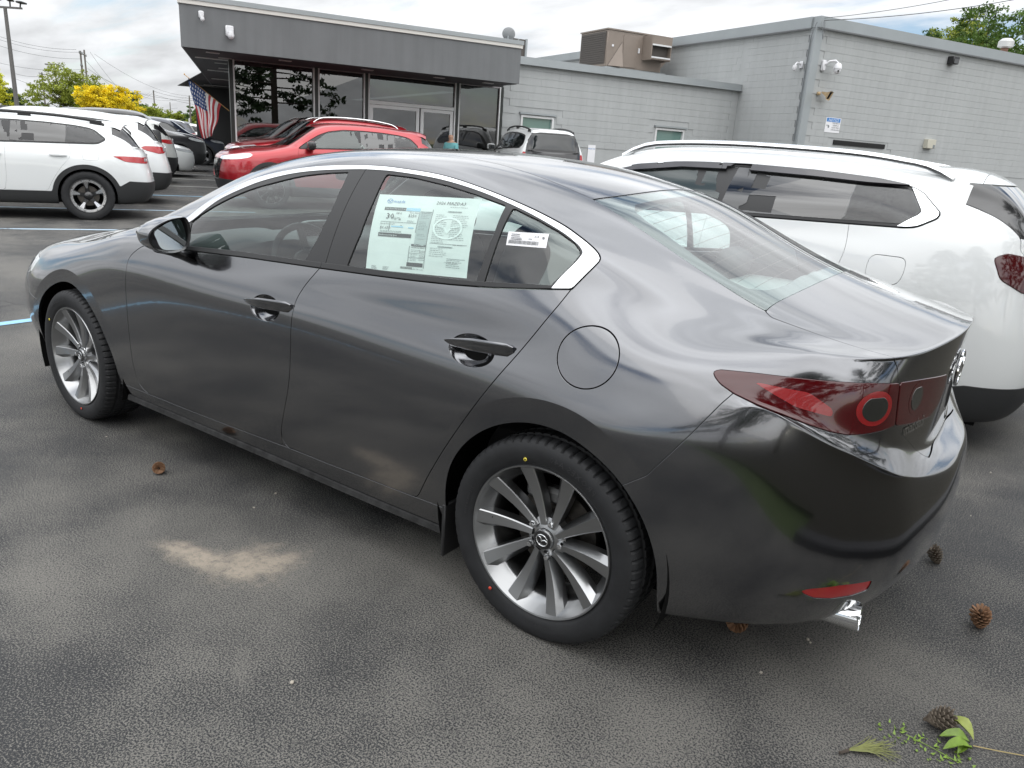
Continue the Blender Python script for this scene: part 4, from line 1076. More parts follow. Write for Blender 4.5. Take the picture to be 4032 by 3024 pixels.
    sx = N('ShaderNodeSeparateXYZ'); L(pos, sx.inputs[0])
    crk = mt('MULTIPLY', mr(cr.outputs[0], .0, .006, 1, 0), mt('MULTIPLY', mr(sx.outputs[0], 2.6, 4.5, 0, 1), mr(noise(.9, 3, .5, 11), .45, .55, 0, 1)))
    c4 = N('ShaderNodeMix'); c4.data_type = 'RGBA'; L(mt('MULTIPLY', crk, .8), c4.inputs[0]); L(c3.outputs[2], c4.inputs[6]); c4.inputs[7].default_value = (.012, .012, .013, 1)
    L(c4.outputs[2], b.inputs['Base Color'])
    L(mr(mid, .3, .7, .62, .85), b.inputs['Roughness']); b.inputs['Specular IOR Level'].default_value = .35
    hgt = mt('ADD', mt('MULTIPLY', vor.outputs[0], -.5), mt('ADD', mt('MULTIPLY', fine, .9), mt('MULTIPLY', speck, .35)))
    bp = N('ShaderNodeBump'); bp.inputs['Strength'].default_value = .6; bp.inputs['Distance'].default_value = .003; L(hgt, bp.inputs['Height']); L(bp.outputs[0], b.inputs['Normal'])
    return m
def line_mat(name, col):
    m, nt, b, N, L = nmat(name); geo = N('ShaderNodeNewGeometry')
    n = N('ShaderNodeTexNoise'); n.inputs['Scale'].default_value = 45; n.inputs['Detail'].default_value = 7; n.inputs['Roughness'].default_value = .75; L(geo.outputs['Position'], n.inputs[0])
    n2 = N('ShaderNodeTexNoise'); n2.inputs['Scale'].default_value = 2.5; n2.inputs['Detail'].default_value = 3; L(geo.outputs['Position'], n2.inputs[0])
    a = N('ShaderNodeMath'); a.operation = 'MULTIPLY_ADD'; L(n2.outputs[0], a.inputs[0]); a.inputs[1].default_value = .8; L(n.outputs[0], a.inputs[2])
    mr = N('ShaderNodeMapRange'); mr.inputs[1].default_value = .98; mr.inputs[2].default_value = 1.10; L(a.outputs[0], mr.inputs[0])
    mx = N('ShaderNodeMix'); mx.data_type = 'RGBA'; mx.inputs[6].default_value = (*col, 1); mx.inputs[7].default_value = (.06, .062, .066, 1); L(mr.outputs[0], mx.inputs[0]); L(mx.outputs[2], b.inputs['Base Color']); b.inputs['Roughness'].default_value = .7
    return m
def ground_mat(name, c1, c2, sc=3.0):
    m, nt, b, N, L = nmat(name); geo = N('ShaderNodeNewGeometry'); n = N('ShaderNodeTexNoise'); n.inputs['Scale'].default_value = sc; n.inputs['Detail'].default_value = 8; n.inputs['Roughness'].default_value = .7; L(geo.outputs['Position'], n.inputs[0])
    mx = N('ShaderNodeMix'); mx.data_type = 'RGBA'; mx.inputs[6].default_value = (*c1, 1); mx.inputs[7].default_value = (*c2, 1); L(n.outputs[0], mx.inputs[0]); L(mx.outputs[2], b.inputs['Base Color']); b.inputs['Roughness'].default_value = .9
    bp = N('ShaderNodeBump'); bp.inputs['Distance'].default_value = .03; L(n.outputs[0], bp.inputs['Height']); L(bp.outputs[0], b.inputs['Normal']); return m
def build_ground():
    def sheet(name, pts, z, mat):
        b = MB(); b.add([(x, y, z) for x, y in pts], [tuple(range(len(pts)))]); o = b.build(name, mat); o['kind'] = 'structure'; return o
    sheet('ground', [(-900, -900), (900, -900), (900, 900), (-900, 900)], -.012, ground_mat('rough_grass', (.035, .06, .015), (.075, .10, .035), .7))
    asp = asphalt_mat()
    sheet('asphalt', [(-2.86, -70), (70, -70), (95, -35), (60, 60), (-2.86, 60)], 0, asp)
    v = sheet('verge', [(-40, -60), (-3.02, -60), (-3.02, 1.2), (-3.4, 1.2), (-3.4, 60), (-40, 60)], .05, ground_mat('mulch_and_grass', (.030, .023, .015), (.020, .020, .010), 9))
    b = MB(); b.box((-2.94, -29.2, .03), (.16, 60.8, .12), bevel=.02); k = b.build('kerb', simple('worn_asphalt_kerb', (.05, .05, .052), .85, bump=(40, .6, .01))); k['kind'] = 'structure'
    wl = line_mat('worn_white_line', (.62, .62, .60)); bl = line_mat('pale_blue_line', (.25, .47, .66)); mixl = line_mat('faded_blue_line', (.40, .52, .62))
    n = 0
    def stripe(p, q, w, mat, z):
        p, q = Vector(p), Vector(q); d = (q - p).normalized(); s = Vector((-d.y, d.x)) * w / 2
        b = MB(); b.add([(p.x - s.x, p.y - s.y, z), (q.x - s.x, q.y - s.y, z), (q.x + s.x, q.y + s.y, z), (p.x + s.x, p.y + s.y, z)], [(0, 1, 2, 3)])
        o = b.build('painted_line', mat); o['kind'] = 'structure'; return o
    # stall lines of the row in front of the showroom (metre pitch measured on the ground)
    off = Vector((3.26, -17.645, 0)); R = Matrix.Rotation(BAZ, 4, 'Z')
    def lw(x, y): w = off + R @ Vector((x, y, 0)); return (w.x, w.y)
    for y, x0, x1, mat in ((-2.62, -19.2, -13.3, mixl), (.26, -19, -13.0, mixl), (3.50, -19, -12.4, bl), (6.47, -19, -12.2, wl), (9.45, -19, -12.0, wl), (11.9, -19, -11.8, wl), (14.6, -19, -11.6, wl), (17.4, -19, -11.4, wl), (20.3, -19, -11.2, wl)):
        stripe(lw(x0, y), lw(x1, y), .10, mat, .004)
    stripe((3.555, 6.0), (3.545, -1.4), .10, bl, .004)

# ---- building
def paint_wall(name, col, sc=1.2, amt=.06, rough=.75):
    m, nt, b, N, L = nmat(name); tc = N('ShaderNodeTexCoord'); geo = N('ShaderNodeNewGeometry')
    n = N('ShaderNodeTexNoise'); n.inputs['Scale'].default_value = sc; n.inputs['Detail'].default_value = 8; n.inputs['Roughness'].default_value = .65; L(geo.outputs['Position'], n.inputs[0])
    mp = N('ShaderNodeMapping'); mp.inputs['Scale'].default_value = (5, 5, .35); L(geo.outputs['Position'], mp.inputs[0])
    st = N('ShaderNodeTexNoise'); st.inputs['Scale'].default_value = 1.2; st.inputs['Detail'].default_value = 5; L(mp.outputs[0], st.inputs[0])
    ad = N('ShaderNodeMath'); ad.operation = 'ADD'; L(n.outputs[0], ad.inputs[0]); L(st.outputs[0], ad.inputs[1])
    mr = N('ShaderNodeMapRange'); mr.inputs[1].default_value = .7; mr.inputs[2].default_value = 1.3; mr.inputs[3].default_value = 1 - amt; mr.inputs[4].default_value = 1 + amt; L(ad.outputs[0], mr.inputs[0])
    mx = N('ShaderNodeMix'); mx.data_type = 'RGBA'; mx.blend_type = 'MULTIPLY'; mx.inputs[0].default_value = 1; mx.inputs[6].default_value = (*col, 1); L(mr.outputs[0], mx.inputs[7]); L(mx.outputs[2], b.inputs['Base Color'])
    b.inputs['Roughness'].default_value = rough; b.inputs['Specular IOR Level'].default_value = .3
    f = N('ShaderNodeTexNoise'); f.inputs['Scale'].default_value = 60; f.inputs['Detail'].default_value = 5; L(geo.outputs['Position'], f.inputs[0])
    bp = N('ShaderNodeBump'); bp.inputs['Strength'].default_value = .35; bp.inputs['Distance'].default_value = .006; L(f.outputs[0], bp.inputs['Height']); L(bp.outputs[0], b.inputs['Normal'])
    return m
def build_building():
    W = paint_wall('light_grey_painted_block', (.40, .413, .413)); FC = paint_wall('dark_grey_stucco', (.165, .171, .176), 1.0, .10, .8)
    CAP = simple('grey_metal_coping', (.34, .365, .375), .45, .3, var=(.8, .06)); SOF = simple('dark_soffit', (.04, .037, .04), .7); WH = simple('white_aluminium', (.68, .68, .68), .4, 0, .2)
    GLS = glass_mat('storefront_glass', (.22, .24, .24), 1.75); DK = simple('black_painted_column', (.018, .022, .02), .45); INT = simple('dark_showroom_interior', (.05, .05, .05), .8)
    root = empty('dealership_building', 'grey painted block building with a dark fascia over its glass showroom front', 'building', BO, BAZ)
    mb = lambda: MB()
    D = 2.97; HL = 3.92; HT = 5.42
    def part(name, b, mat, par=root, sharp=40): return b.build(name, mat, par, sharp=sharp)
    # walls as real slabs
    b = MB(); b.box((6.9, .13, HT / 2), (13.8, .24, HT)); tw = part('wall', b, W)
    b = MB(); b.box((.12, 9.2, HT / 2), (.24, 17.8, HT)); lf = part('wall', b, W)
    b = MB()
    for x0, x1, z0, z1 in ((-8.77, -8.15, 0, HL), (-7.04, -3.27, 0, HL), (-2.10, -.005, 0, HL), (-8.15, -7.04, 2.39, HL), (-8.15, -7.04, 0, 1.0), (-3.27, -2.10, 2.37, HL), (-3.27, -2.10, 0, 1.0)):
        b.box(((x0 + x1) / 2, D + .13, (z0 + z1) / 2), (x1 - x0, .24, z1 - z0))
    lw_ = part('wall', b, W)
    # painted blocks, proud of the joints
    blk = MB(); blk.box((0, 0, 0), (.3994, .02, .1978), bevel=.0022); bme = blk.mesh('block', W, 30)
    bl2 = MB(); bl2.box((0, 0, 0), (.1994, .02, .1978), bevel=.0022); bme2 = bl2.mesh('block', W, 30)
    rnd = random.Random(3)
    def blocks(par, x0, x1, z0, z1, place, holes=(), cap=300, near=99):
        n = 0; zi = 0; z = z0; fld = MB()
        while z < z1:
            x = x0 + (.2 if zi % 2 else 0)
            while x < x1:
                xa, xb = x, min(x + .4, x1)
                if xb - xa > .1 and not any(xa < hx1 and xb > hx0 and z < hz1 and z + .2 > hz0 for hx0, hx1, hz0, hz1 in holes):
                    if n < cap and xa < near:
                        o = link('block', bme if xb - xa > .3 else bme2, par)
                        place(o, (xa + xb) / 2, z + .1, rnd.uniform(-.0015, .002)); n += 1
                    else:
                        o = bpy.data.objects.new('t', None); place(o, (xa + xb) / 2, z + .1, rnd.uniform(-.0015, .002)); me_ = bme if xb - xa > .3 else bme2; T = o.matrix_basis.copy(); bpy.data.objects.remove(o)
                        fld.add([tuple(T @ v.co) for v in me_.vertices], [tuple(p.vertices) for p in me_.polygons])
                x += .4
            z += .2015; zi += 1
        if fld.v: tag(fld.build('block_field', W, par, sharp=30), kind='stuff')
    def pr(o, x, z, d): o.location = (x, .004 - d, z)
    blocks(tw, .22, 13.7, 1.6, HT - .02, pr, ((1.46, 3.88, 1.9, 2.36),), 300, 6.4)
    def pl(o, y, z, d): o.location = (.004 - d, y, z); o.rotation_euler = (0, 0, rad(90))
    blocks(lf, .22, 2.9, 2.02, HT - .02, pl, (), 120)
    blocks(lf, 3.1, 14.0, 4.0, HT - .02, pl, (), 100)
    def pw(o, x, z, d): o.location = (x, D + .004 - d, z)
    blocks(lw_, -8.75, -.05, 1.60, HL - .3, pw, ((-8.20, -6.99, .9, 2.45), (-3.32, -2.05, .9, 2.43)), 220)
    b = MB(); b.box((.03, -.02, HT / 2), (.30, .06, HT - .01)); b.box((-.02, .09, HT / 2), (.06, .26, HT - .012)); part('corner_trim', b, CAP)
    # copings
    b = MB(); b.box((6.9, .05, (HT + 5.72) / 2 + .01), (13.9, .30, .30)); part('coping', b, CAP)
    b = MB(); b.box((.05, 9.3, (HT + 5.72) / 2 + .01), (.30, 18.2, .298)); part('coping', b, CAP)
    b = MB(); b.box((6.9, -.135, HT - .02), (13.98, .03, .04)); b.box((-.135, 9.3, HT - .02), (.03, 18.3, .039)); part('coping_drip', b, simple('dark_coping_edge', (.16, .165, .17), .5, .3))
    b = MB(); b.box((-4.55, D - .02, HL - .07), (9.06, .20, .20)); b.box((-4.55, D - .14, HL - .16), (9.06, .03, .04)); part('coping', b, CAP)
    b = MB(); b.box((-4.4, D + 7.3, HL - .12), (8.75, 14.2, .06)); part('roof', b, simple('grey_roofing', (.30, .31, .31), .9))
    b = MB(); b.box((7.0, 9.2, HT - .05), (13.5, 17.8, .06)); part('roof', b, simple('pale_roofing', (.42, .42, .42), .9))
    # two office windows in the low wall
    for x0, x1, zt in ((-8.15, -7.04, 2.39), (-3.27, -2.10, 2.37)):
        b = MB(); cx = (x0 + x1) / 2
        b.box((cx, D + .05, zt - .03), (x1 - x0, .14, .06)); b.box((cx, D + .05, 1.03), (x1 - x0, .14, .06)); b.box((x0 + .03, D + .05, (zt + 1) / 2), (.06, .138, zt - 1.12)); b.box((x1 - .03, D + .05, (zt + 1) / 2), (.06, .138, zt - 1.12))
        fr = part('window', b, WH)
        b = MB(); b.box((cx, D + .075, (zt + 1) / 2), (x1 - x0 - .12, .02, zt - 1.12)); part('pane', b, simple('green_office_glass', (.14, .235, .21), .12, 0, .8), fr)
        b = MB(); b.box((cx, D - .035, zt + .05), (x1 - x0 + .12, .07, .05)); part('lintel', b, CAP, fr)
    # showroom: columns, frames, panes, doors
    cols = (-16.175, -14.11, -12.792, -10.20, -8.825)
    for x in cols:
        b = MB(); b.box((x, D + .02, 1.54), (.085, .16, 3.08)); c = part('column', b, DK)
        for s in (-1, 1):
            if x == cols[0] and s < 0 or x == cols[-1] and s > 0: continue
            b = MB(); b.box((x + s * .062, D - .03, 1.54), (.034, .07, 3.06)); part('column_trim', b, WH, c)
    for (xa, xb), z0 in zip(zip(cols[:-1], cols[1:]), (.75, .75, 2.42, .02)):
        xa += .08; xb -= .08; cx = (xa + xb) / 2
        b = MB(); b.box((cx, D + .02, (z0 + 3.03) / 2), (xb - xa, .012, 3.03 - z0)); part('showroom_pane', b, GLS)
        b = MB(); b.box((cx, D - .02, 3.055), (xb - xa, .06, .035)); part('pane_head', b, simple('mauve_grey_trim', (.30, .28, .29), .5))
        if z0 == .75:
            b = MB(); b.box((cx, D + .03, .37), (xb - xa, .2, .74)); part('bulkhead', b, simple('tan_brick_panel', (.26, .20, .15), .8, var=(6, .15)))
    # transom bar and the pair of glazed doors
    b = MB(); b.box((-11.5, D - .02, 2.365), (2.42, .09, .09)); part('transom_bar', b, WH)
    for xa, xb in ((-12.70, -11.30), (-11.26, -10.30)):
        cx = (xa + xb) / 2; b = MB()
        b.box((cx, D - .005, 2.27), (xb - xa, .06, .085)); b.box((cx, D - .005, .13), (xb - xa, .06, .24))
        for x in (xa + .045, xb - .045): b.box((x, D - .005, 1.235), (.09, .058, 1.98))
        d = part('glass_door', b, WH)
        b = MB(); b.box((cx, D + .005, 1.235), (xb - xa - .18, .012, 1.98)); part('pane', b, GLS, d)
        b = MB(); b.tube([(xb - .13, D - .07, .9), (xb - .13, D - .07, 1.3)], .012, 8); part('handle', b, M['chrome'], d)
    # what shows inside the showroom
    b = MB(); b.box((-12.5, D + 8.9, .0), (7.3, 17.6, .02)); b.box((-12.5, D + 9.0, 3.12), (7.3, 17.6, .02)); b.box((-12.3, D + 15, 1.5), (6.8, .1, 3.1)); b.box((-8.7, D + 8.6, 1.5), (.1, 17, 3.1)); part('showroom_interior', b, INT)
    em = bpy.data.materials.new('ceiling_light_glow'); em.use_nodes = True; em.node_tree.nodes['Principled BSDF'].inputs['Emission Color'].default_value = (1, .97, .9, 1); em.node_tree.nodes['Principled BSDF'].inputs['Emission Strength'].default_value = 1.1
    for i in range(5):
        for j in range(3):
            b = MB(); b.box((-12.6 + j * 1.15 + i * .12, D + 1.5 + i * 1.9, 3.10), (.58, 1.15, .02)); part('ceiling_light', b, em)
    for x in (-15.1, -12.1, -9.6):
        b = MB(); b.box((x, D + 3.4, .38), (1.3, .7, .75), bevel=.03); b.box((x + .2, D + 3.4, .98), (.5, .06, .36), bevel=.01); part('desk', b, simple('showroom_desk', (.10, .09, .085), .5))
    # canopy: fascia, soffit, white band, coping
    P0, P1, P2, P3 = (-17.39, 1.3), (-9.12, 1.3), (-9.12, 18.0), (-15.0, 18.0)
    def ringbox(b, z0, z1, g=0.0, th=.22):
        b.prism([(P0[0] - g, P0[1] - g), (P1[0] + g, P1[1] - g), (P2[0] + g, P2[1]), (P3[0] - g, P3[1])], z1 - z0, None, False, z0)
    b = MB(); ringbox(b, 3.075, 3.94); part('fascia', b, FC)
    b = MB(); ringbox(b, 3.94, 4.025, .03); part('fascia_band', b, simple('cream_metal_band', (.66, .64, .60), .5))
    b = MB(); ringbox(b, 4.025, 4.125, .05); part('coping', b, CAP)
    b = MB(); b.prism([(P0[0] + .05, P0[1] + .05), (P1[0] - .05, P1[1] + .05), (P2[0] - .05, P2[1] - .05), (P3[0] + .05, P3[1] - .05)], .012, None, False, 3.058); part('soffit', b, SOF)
    SL = simple('soffit_light', (.55, .53, .52), .5)
    for x, y, w, l in ((-16.7, 1.75, .28, .16), (-15.1, 1.75, .28, .16), (-13.1, 1.8, .28, .16), (-11.2, 1.8, .28, .16), (-9.8, 1.8, .28, .16), (-16.45, 3.4, .95, .2), (-16.3, 2.9, .3, .14), (-16.2, 4.6, .3, .14), (-15.9, 6.4, .3, .14), (-15.75, 7.6, .95, .2), (-15.0, 16.5, .95, .2), (-15.2, 11.8, .95, .2)):
        b = MB(); b.box((x, y, 3.052), (w, l, .016)); part('soffit_light', b, SL)
    b = MB(); b.prism([(-16.13, D + .1), (-14.05, 17.4), (-13.8, 17.4), (-15.9, D + .1)], 3.06, None, False, .01); part('side_wall', b, W)
    # black slab on the tall wall: the shade inside an opening, put into colour
    b = MB(); b.box((2.67, .0, 2.28), (2.40, .05, .14)); part('opening_top', b, simple('opening_shade', (.006, .006, .006), .8))
    # ---- things fixed to the walls, each of its own
    def fixed(name, label, cat, group=None): return empty(name, label, cat, BO, BAZ, group)
    WP = simple('white_plastic', (.72, .72, .74), .4, 0, .3); BKm = M['black_satin']
    t = fixed('notice_sign', 'white and blue NOTICE surveillance sign on the light grey block wall', 'sign')
    b = MB(); b.box((1.30, -.012, 2.776), (.655, .006, .44)); part('sign_plate', b, M['label_white'], t)
    b = MB(); b.box((1.30, -.0165, 2.925), (.60, .002, .115)); part('sign_header', b, M['print_blue'], t)
    def wtext(txt, x, z, s, mat, shear=0, y=-.0185, sp=1.0, al='CENTER', par=t, nm='lettering'):
        V, F = text_mesh(txt, s, al, 2, shear, 0, sp); bb = MB(); bb.add([(x + p[0], y, z + p[1]) for p in V], F); return part(nm, bb, mat, par)
    wtext('NOTICE', 1.30, 2.884, .115, M['label_white'], .2, sp=1.1)
    for i, tx in enumerate(('THIS AREA IS', 'UNDER 24', 'HOUR VIDEO', 'SURVEILLANCE')): wtext(tx, 1.43, 2.815 - i * .065, .056, M['print_dark'])
    b = MB(); b.lathe([(.0, .002), (.035, .002), (.035, 0)], 20, Matrix.Translation((1.12, -.0165, 2.72)) @ Matrix.Rotation(rad(90), 4, 'X')); b.box((1.075, -.0175, 2.76), (.12, .002, .02)); part('camera_symbol', b, M['print_mid'], t)
    t = fixed('dome_camera', 'large white dome security camera on a wall arm by the building corner', 'security camera')
    b = MB(); b.box((.42, -.05, 4.42), (.13, .10, .30), bevel=.02); part('bracket', b, WP, t)
    b = MB(); b.tube([(.44, -.10, 4.45), (.50, -.20, 4.54), (.62, -.30, 4.56), (.70, -.33, 4.50)], .035, 10); part('arm', b, WP, t)
    b = MB(); b.lathe([(.0, .17), (.05, .165), (.095, .13), (.118, .06), (.125, .0), (.11, -.005)], 24, Matrix.Translation((.71, -.335, 4.34))); part('housing', b, WP, t)
    b = MB(); b.lathe([(.105, .0), (.105, -.05), (.09, -.10), (.05, -.135), (0, -.145)], 24, Matrix.Translation((.71, -.335, 4.335))); dm = part('dome', b, WP, t)
    b = MB(); b.lathe([(.0, .02), (.026, .018), (.03, 0)], 16, Matrix.Translation((.655, -.43, 4.27)) @ Matrix.Rotation(rad(90), 4, 'X') @ Matrix.Rotation(rad(-30), 4, 'Y')); part('lens', b, M['black_gloss'], dm)
    t = fixed('small_camera', 'small white camera on the short side face left of the wall corner', 'security camera')
    b = MB(); b.box((-.03, .40, 4.42), (.06, .12, .20), bevel=.015); part('bracket', b, WP, t)
    b = MB(); b.tube([(-.06, .40, 4.44), (-.18, .43, 4.47), (-.24, .44, 4.40)], .03, 8); b.lathe([(0, .1), (.06, .08), (.075, 0), (.05, -.06), (0, -.08)], 16, Matrix.Translation((-.24, .44, 4.31))); part('housing', b, WP, t)
    t = fixed('horn_speaker', 'tan weathered horn loudspeaker on the grey wall under the dome camera', 'loudspeaker')
    TAN = simple('weathered_tan_plastic', (.42, .31, .18), .6, var=(12, .2))
    b = MB(); b.box((.42, -.05, 3.63), (.10, .10, .10), bevel=.02); part('mount', b, TAN, t)
    HM = Matrix.Translation((.50, -.13, 3.66)) @ Matrix.Rotation(rad(28), 4, 'Z') @ Matrix.Rotation(rad(112), 4, 'X')
    b = MB(); rows = []
    for h, r in ((-.03, .03), (.05, .045), (.13, .075), (.20, .12), (.24, .165)):
        rows.append([tuple(HM @ Vector((sx * r * 1.15, sy * r * .8, h))) for sx, sy in ((-1, -1), (1, -1), (1, 1), (-1, 1), (-1, -1))])
    b.grid(rows, False); part('horn', b, TAN, t)
    b = MB(); b.prism([(-.15, -.105), (.15, -.105), (.15, .105), (-.15, .105)], .004, HM, False, .205); part('mouth', b, M['shell'], t)
    t = fixed('wall_lamp', 'black box wall lamp high on the tall grey wall', 'wall lamp')
    b = MB(); b.box((6.22, -.12, 5.16), (.30, .24, .24), bevel=.02); part('housing', b, BKm, t); b = MB(); b.box((6.22, -.245, 5.13), (.24, .01, .14)); part('lens', b, simple('smoked_lens', (.03, .03, .032), .15, 0, .8), t)
    t = fixed('utility_box', 'beige utility box low on the tall grey wall', 'electrical box')
    b = MB(); b.box((5.98, -.09, 2.50), (.42, .18, .30), bevel=.012); part('case', b, simple('beige_case', (.52, .50, .42), .5), t); b = MB(); b.box((6.10, -.183, 2.42), (.10, .006, .11)); part('badge', b, M['print_mid'], t)
    for (x, z, lab, big) in ((-16.95, 3.76, 'small white box camera at the top corner of the dark fascia', False), (-16.38, 3.50, 'white turret camera below the corner of the dark fascia', True)):
        t = fixed('fascia_camera', lab, 'security camera'); b = MB(); b.box((x, 1.27, z), (.17 if big else .11, .06, .22 if big else .15), bevel=.02); part('bracket', b, WP, t)
        b = MB(); b.lathe([(.0, .08), (.06, .07), (.075, 0), (.07, -.03), (.04, -.07), (0, -.08)], 18, Matrix.Translation((x + .01, 1.17, z - .10)) @ (Matrix.Identity(4) if big else Matrix.Scale(.6, 4))); part('housing', b, WP, t)
    # roof: air unit, dish, vent pipe
    t = fixed('rooftop_air_unit', 'tan rooftop air handling unit on a grey kerb above the low wall', 'air conditioner')
    TN = simple('tan_metal_casing', (.235, .195, .165), .5, .1, var=(1.5, .08)); GR = simple('dark_coil_grille', (.085, .075, .068), .7); x0, x1, y0, y1, z0, z1 = -3.14, -.72, 6.5, 8.3, 4.42, 5.62
    b = MB(); b.box(((x0 + x1) / 2, (y0 + y1) / 2, (z0 + z1) / 2), (x1 - x0, y1 - y0, z1 - z0), bevel=.015); cs = part('casing', b, TN, t)
    b = MB(); b.box((x0 - .012, (y0 + y1) / 2, (z0 + z1) / 2 + .02), (.03, y1 - y0 - .16, z1 - z0 - .16))
    for k in range(14): b.box((x0 - .03, (y0 + y1) / 2, z0 + .14 + k * .072), (.02, y1 - y0 - .18, .012))
    tag(part('coil_grille', b, GR, cs), kind='stuff')
    b = MB(); b.box(((x0 + x1) / 2, (y0 + y1) / 2, z1 + .02), (x1 - x0 + .06, y1 - y0 + .06, .045)); part('lid', b, TN, cs)
    tri = [(x0 + .08, z0 + .03), (x0 + .62, z0 + .03), (x0 + .62, z0 + .86)]
    XZm = Matrix(((1, 0, 0, 0), (0, 0, -1, 0), (0, 1, 0, 0), (0, 0, 0, 1)))
    b = MB(); b.prism(tri, .01, Matrix.Translation((0, y0 - .004, 0)) @ XZm); part('recess', b, GR, cs)
    b = MB(); b.add([(tri[0][0], y0 - .01, tri[0][1]), (tri[2][0], y0 - .01, tri[2][1]), (tri[2][0], y0 - .20, tri[1][1]), (tri[0][0] - .0, y0 - .02, tri[0][1])], [(0, 1, 2, 3)]); part('intake_hood', b, TN, cs)
    for xa, xb, za, zb in ((x0 + .68, x0 + 1.28, z0 + .05, z0 + 1.10),):
        b = MB(); b.box(((xa + xb) / 2, y0 - .008, (za + zb) / 2), (xb - xa, .03, zb - za), bevel=.006); part('access_panel', b, TN, cs)
    b = MB(); b.box((x0 + .24, y0 - .01, z0 + .70), (.07, .02, .07)); b.box((x0 + 1.36, y0 - .02, z0 + .64), (.06, .03, .16)); part('switch', b, WP, cs)
    b = MB()
    hx0, hx1, hz0, hz1, hy = -1.62, -.74, z0 + .32, z1 - .05, y0 - .55
    b.box(((hx0 + hx1) / 2, (hy + y0) / 2, hz1 - .02), (hx1 - hx0, y0 - hy, .04)); b.box((hx0 + .02, (hy + y0) / 2, (hz0 + hz1) / 2), (.038, y0 - hy - .01, hz1 - hz0 - .05)); b.box((hx1 - .02, (hy + y0) / 2, (hz0 + hz1) / 2), (.038, y0 - hy - .01, hz1 - hz0 - .05)); b.box(((hx0 + hx1) / 2, hy + .02, hz1 - .17), (hx1 - hx0 - .08, .038, .26)); b.box(((hx0 + hx1) / 2, hy + .02, hz0 + .08), (hx1 - hx0 - .08, .038, .08))
    part('exhaust_hood', b, TN, cs)
    b = MB(); b.box(((hx0 + hx1) / 2, hy + .20, (hz0 + hz1) / 2 - .06), (hx1 - hx0 - .08, .02, .5)); part('baffle', b, GR, cs)
    b = MB(); b.box(((hx0 + hx1) / 2, hy - .005, hz1 - .31), (hx1 - hx0 - .06, .03, .05)); b.box(((hx0 + hx1) / 2, hy - .005, hz0 + .11), (hx1 - hx0 - .06, .03, .05)); part('hood_rim', b, WH, cs)
    b = MB(); b.add([(x1, y0 + .1, z0 + .1), (x1 + .42, y0 + .3, z0 + .42), (x1, y0 + .3, z0 + .80), (x1, y1 - .1, z0 + .1), (x1 + .42, y1 - .3, z0 + .42), (x1, y1 - .3, z0 + .80)], [(0, 1, 2), (3, 5, 4), (0, 3, 4, 1), (1, 4, 5, 2)]); part('side_hood', b, TN, cs)
    b = MB(); b.box(((x0 + x1) / 2 + .1, (y0 + y1) / 2, (HL - .09 + z0) / 2), (x1 - x0 + .2, y1 - y0 + .1, z0 - HL + .09 - .004)); part('roof_kerb', b, CAP, t)
    t = fixed('satellite_dish', 'small grey satellite dish on the showroom roof edge', 'satellite dish')
    DM = Matrix.Translation((-8.45, 3.5, 4.55)) @ Matrix.Rotation(rad(62), 4, 'Z') @ Matrix.Rotation(rad(62), 4, 'Y')
    b = MB(); b.lathe([(0, 0), (.10, .012), (.19, .045), (.235, .075), (.232, .082), (.19, .055), (.10, .022), (0, .01)], 28, DM @ Matrix.Scale(.8, 4)); part('dish', b, simple('grey_dish', (.35, .36, .37), .4), t)
    b = MB(); b.tube([(-8.45, 3.52, 3.8), (-8.45, 3.52, 4.53)], .02, 8); b.tube([(-8.45, 3.5, 4.38), (-8.30, 3.3, 4.36), (-8.22, 3.25, 4.44)], .012, 6); part('mast', b, CAP, t)
    t = fixed('roof_hatch_box', 'small louvred box on the roof between the fascia and the low wall', 'roof vent')
    b = MB(); b.box((-7.72, 4.6, 4.22), (.5, .6, .75)); part('case', b, GR, t); b = MB(); b.box((-7.46, 4.28, 4.22), (.06, .06, .78)); part('edge', b, CAP, t)
    t = fixed('vent_pipe', 'rusty vent pipe with a pale cap on the tall roof', 'vent pipe')
    b = MB(); b.tube([(12.0, 2.0, 5.3), (12.05, 2.0, 6.45)], .13, 14); part('pipe', b, simple('rusty_pipe', (.20, .11, .08), .7, .2, var=(6, .4)), t)
    b = MB(); b.lathe([(.15, -.02), (.27, .02), (.27, .22), (.17, .32), (0, .34)], 12, Matrix.Translation((12.06, 2.0, 6.36))); part('cap', b, simple('galvanised_cap', (.55, .55, .54), .4, .4), t)
    t = fixed('downlead_cable', 'thin grey cable running down the corner of the tall wall', 'cable')
    b = MB(); b.tube([(-.12, -.03, 5.55), (-.16, .03, 5.35), (-.075, .16, 5.1), (-.075, .16, 2.2)], .013, 6); b.tube([(.0, -.17, 5.6), (-.02, -.2, 5.25), (.06, -.18, 5.1), (.10, -.17, 5.35), (.03, -.17, 5.58)], .008, 6); part('lead', b, simple('grey_cable', (.20, .21, .22), .6), t)
    t = fixed('reserved_sign', 'small white reserved parking sign on the low grey wall', 'sign')
    b = MB(); b.box((-5.62, D - .012, 1.38), (.27, .008, .62)); part('sign_plate', b, M['label_white'], t)
    wtext('RESERVED', -5.62, 1.56, .055, M['print_blue'], y=D - .018, par=t); wtext('PARKING', -5.62, 1.12, .055, M['print_blue'], y=D - .018, par=t)
    return root
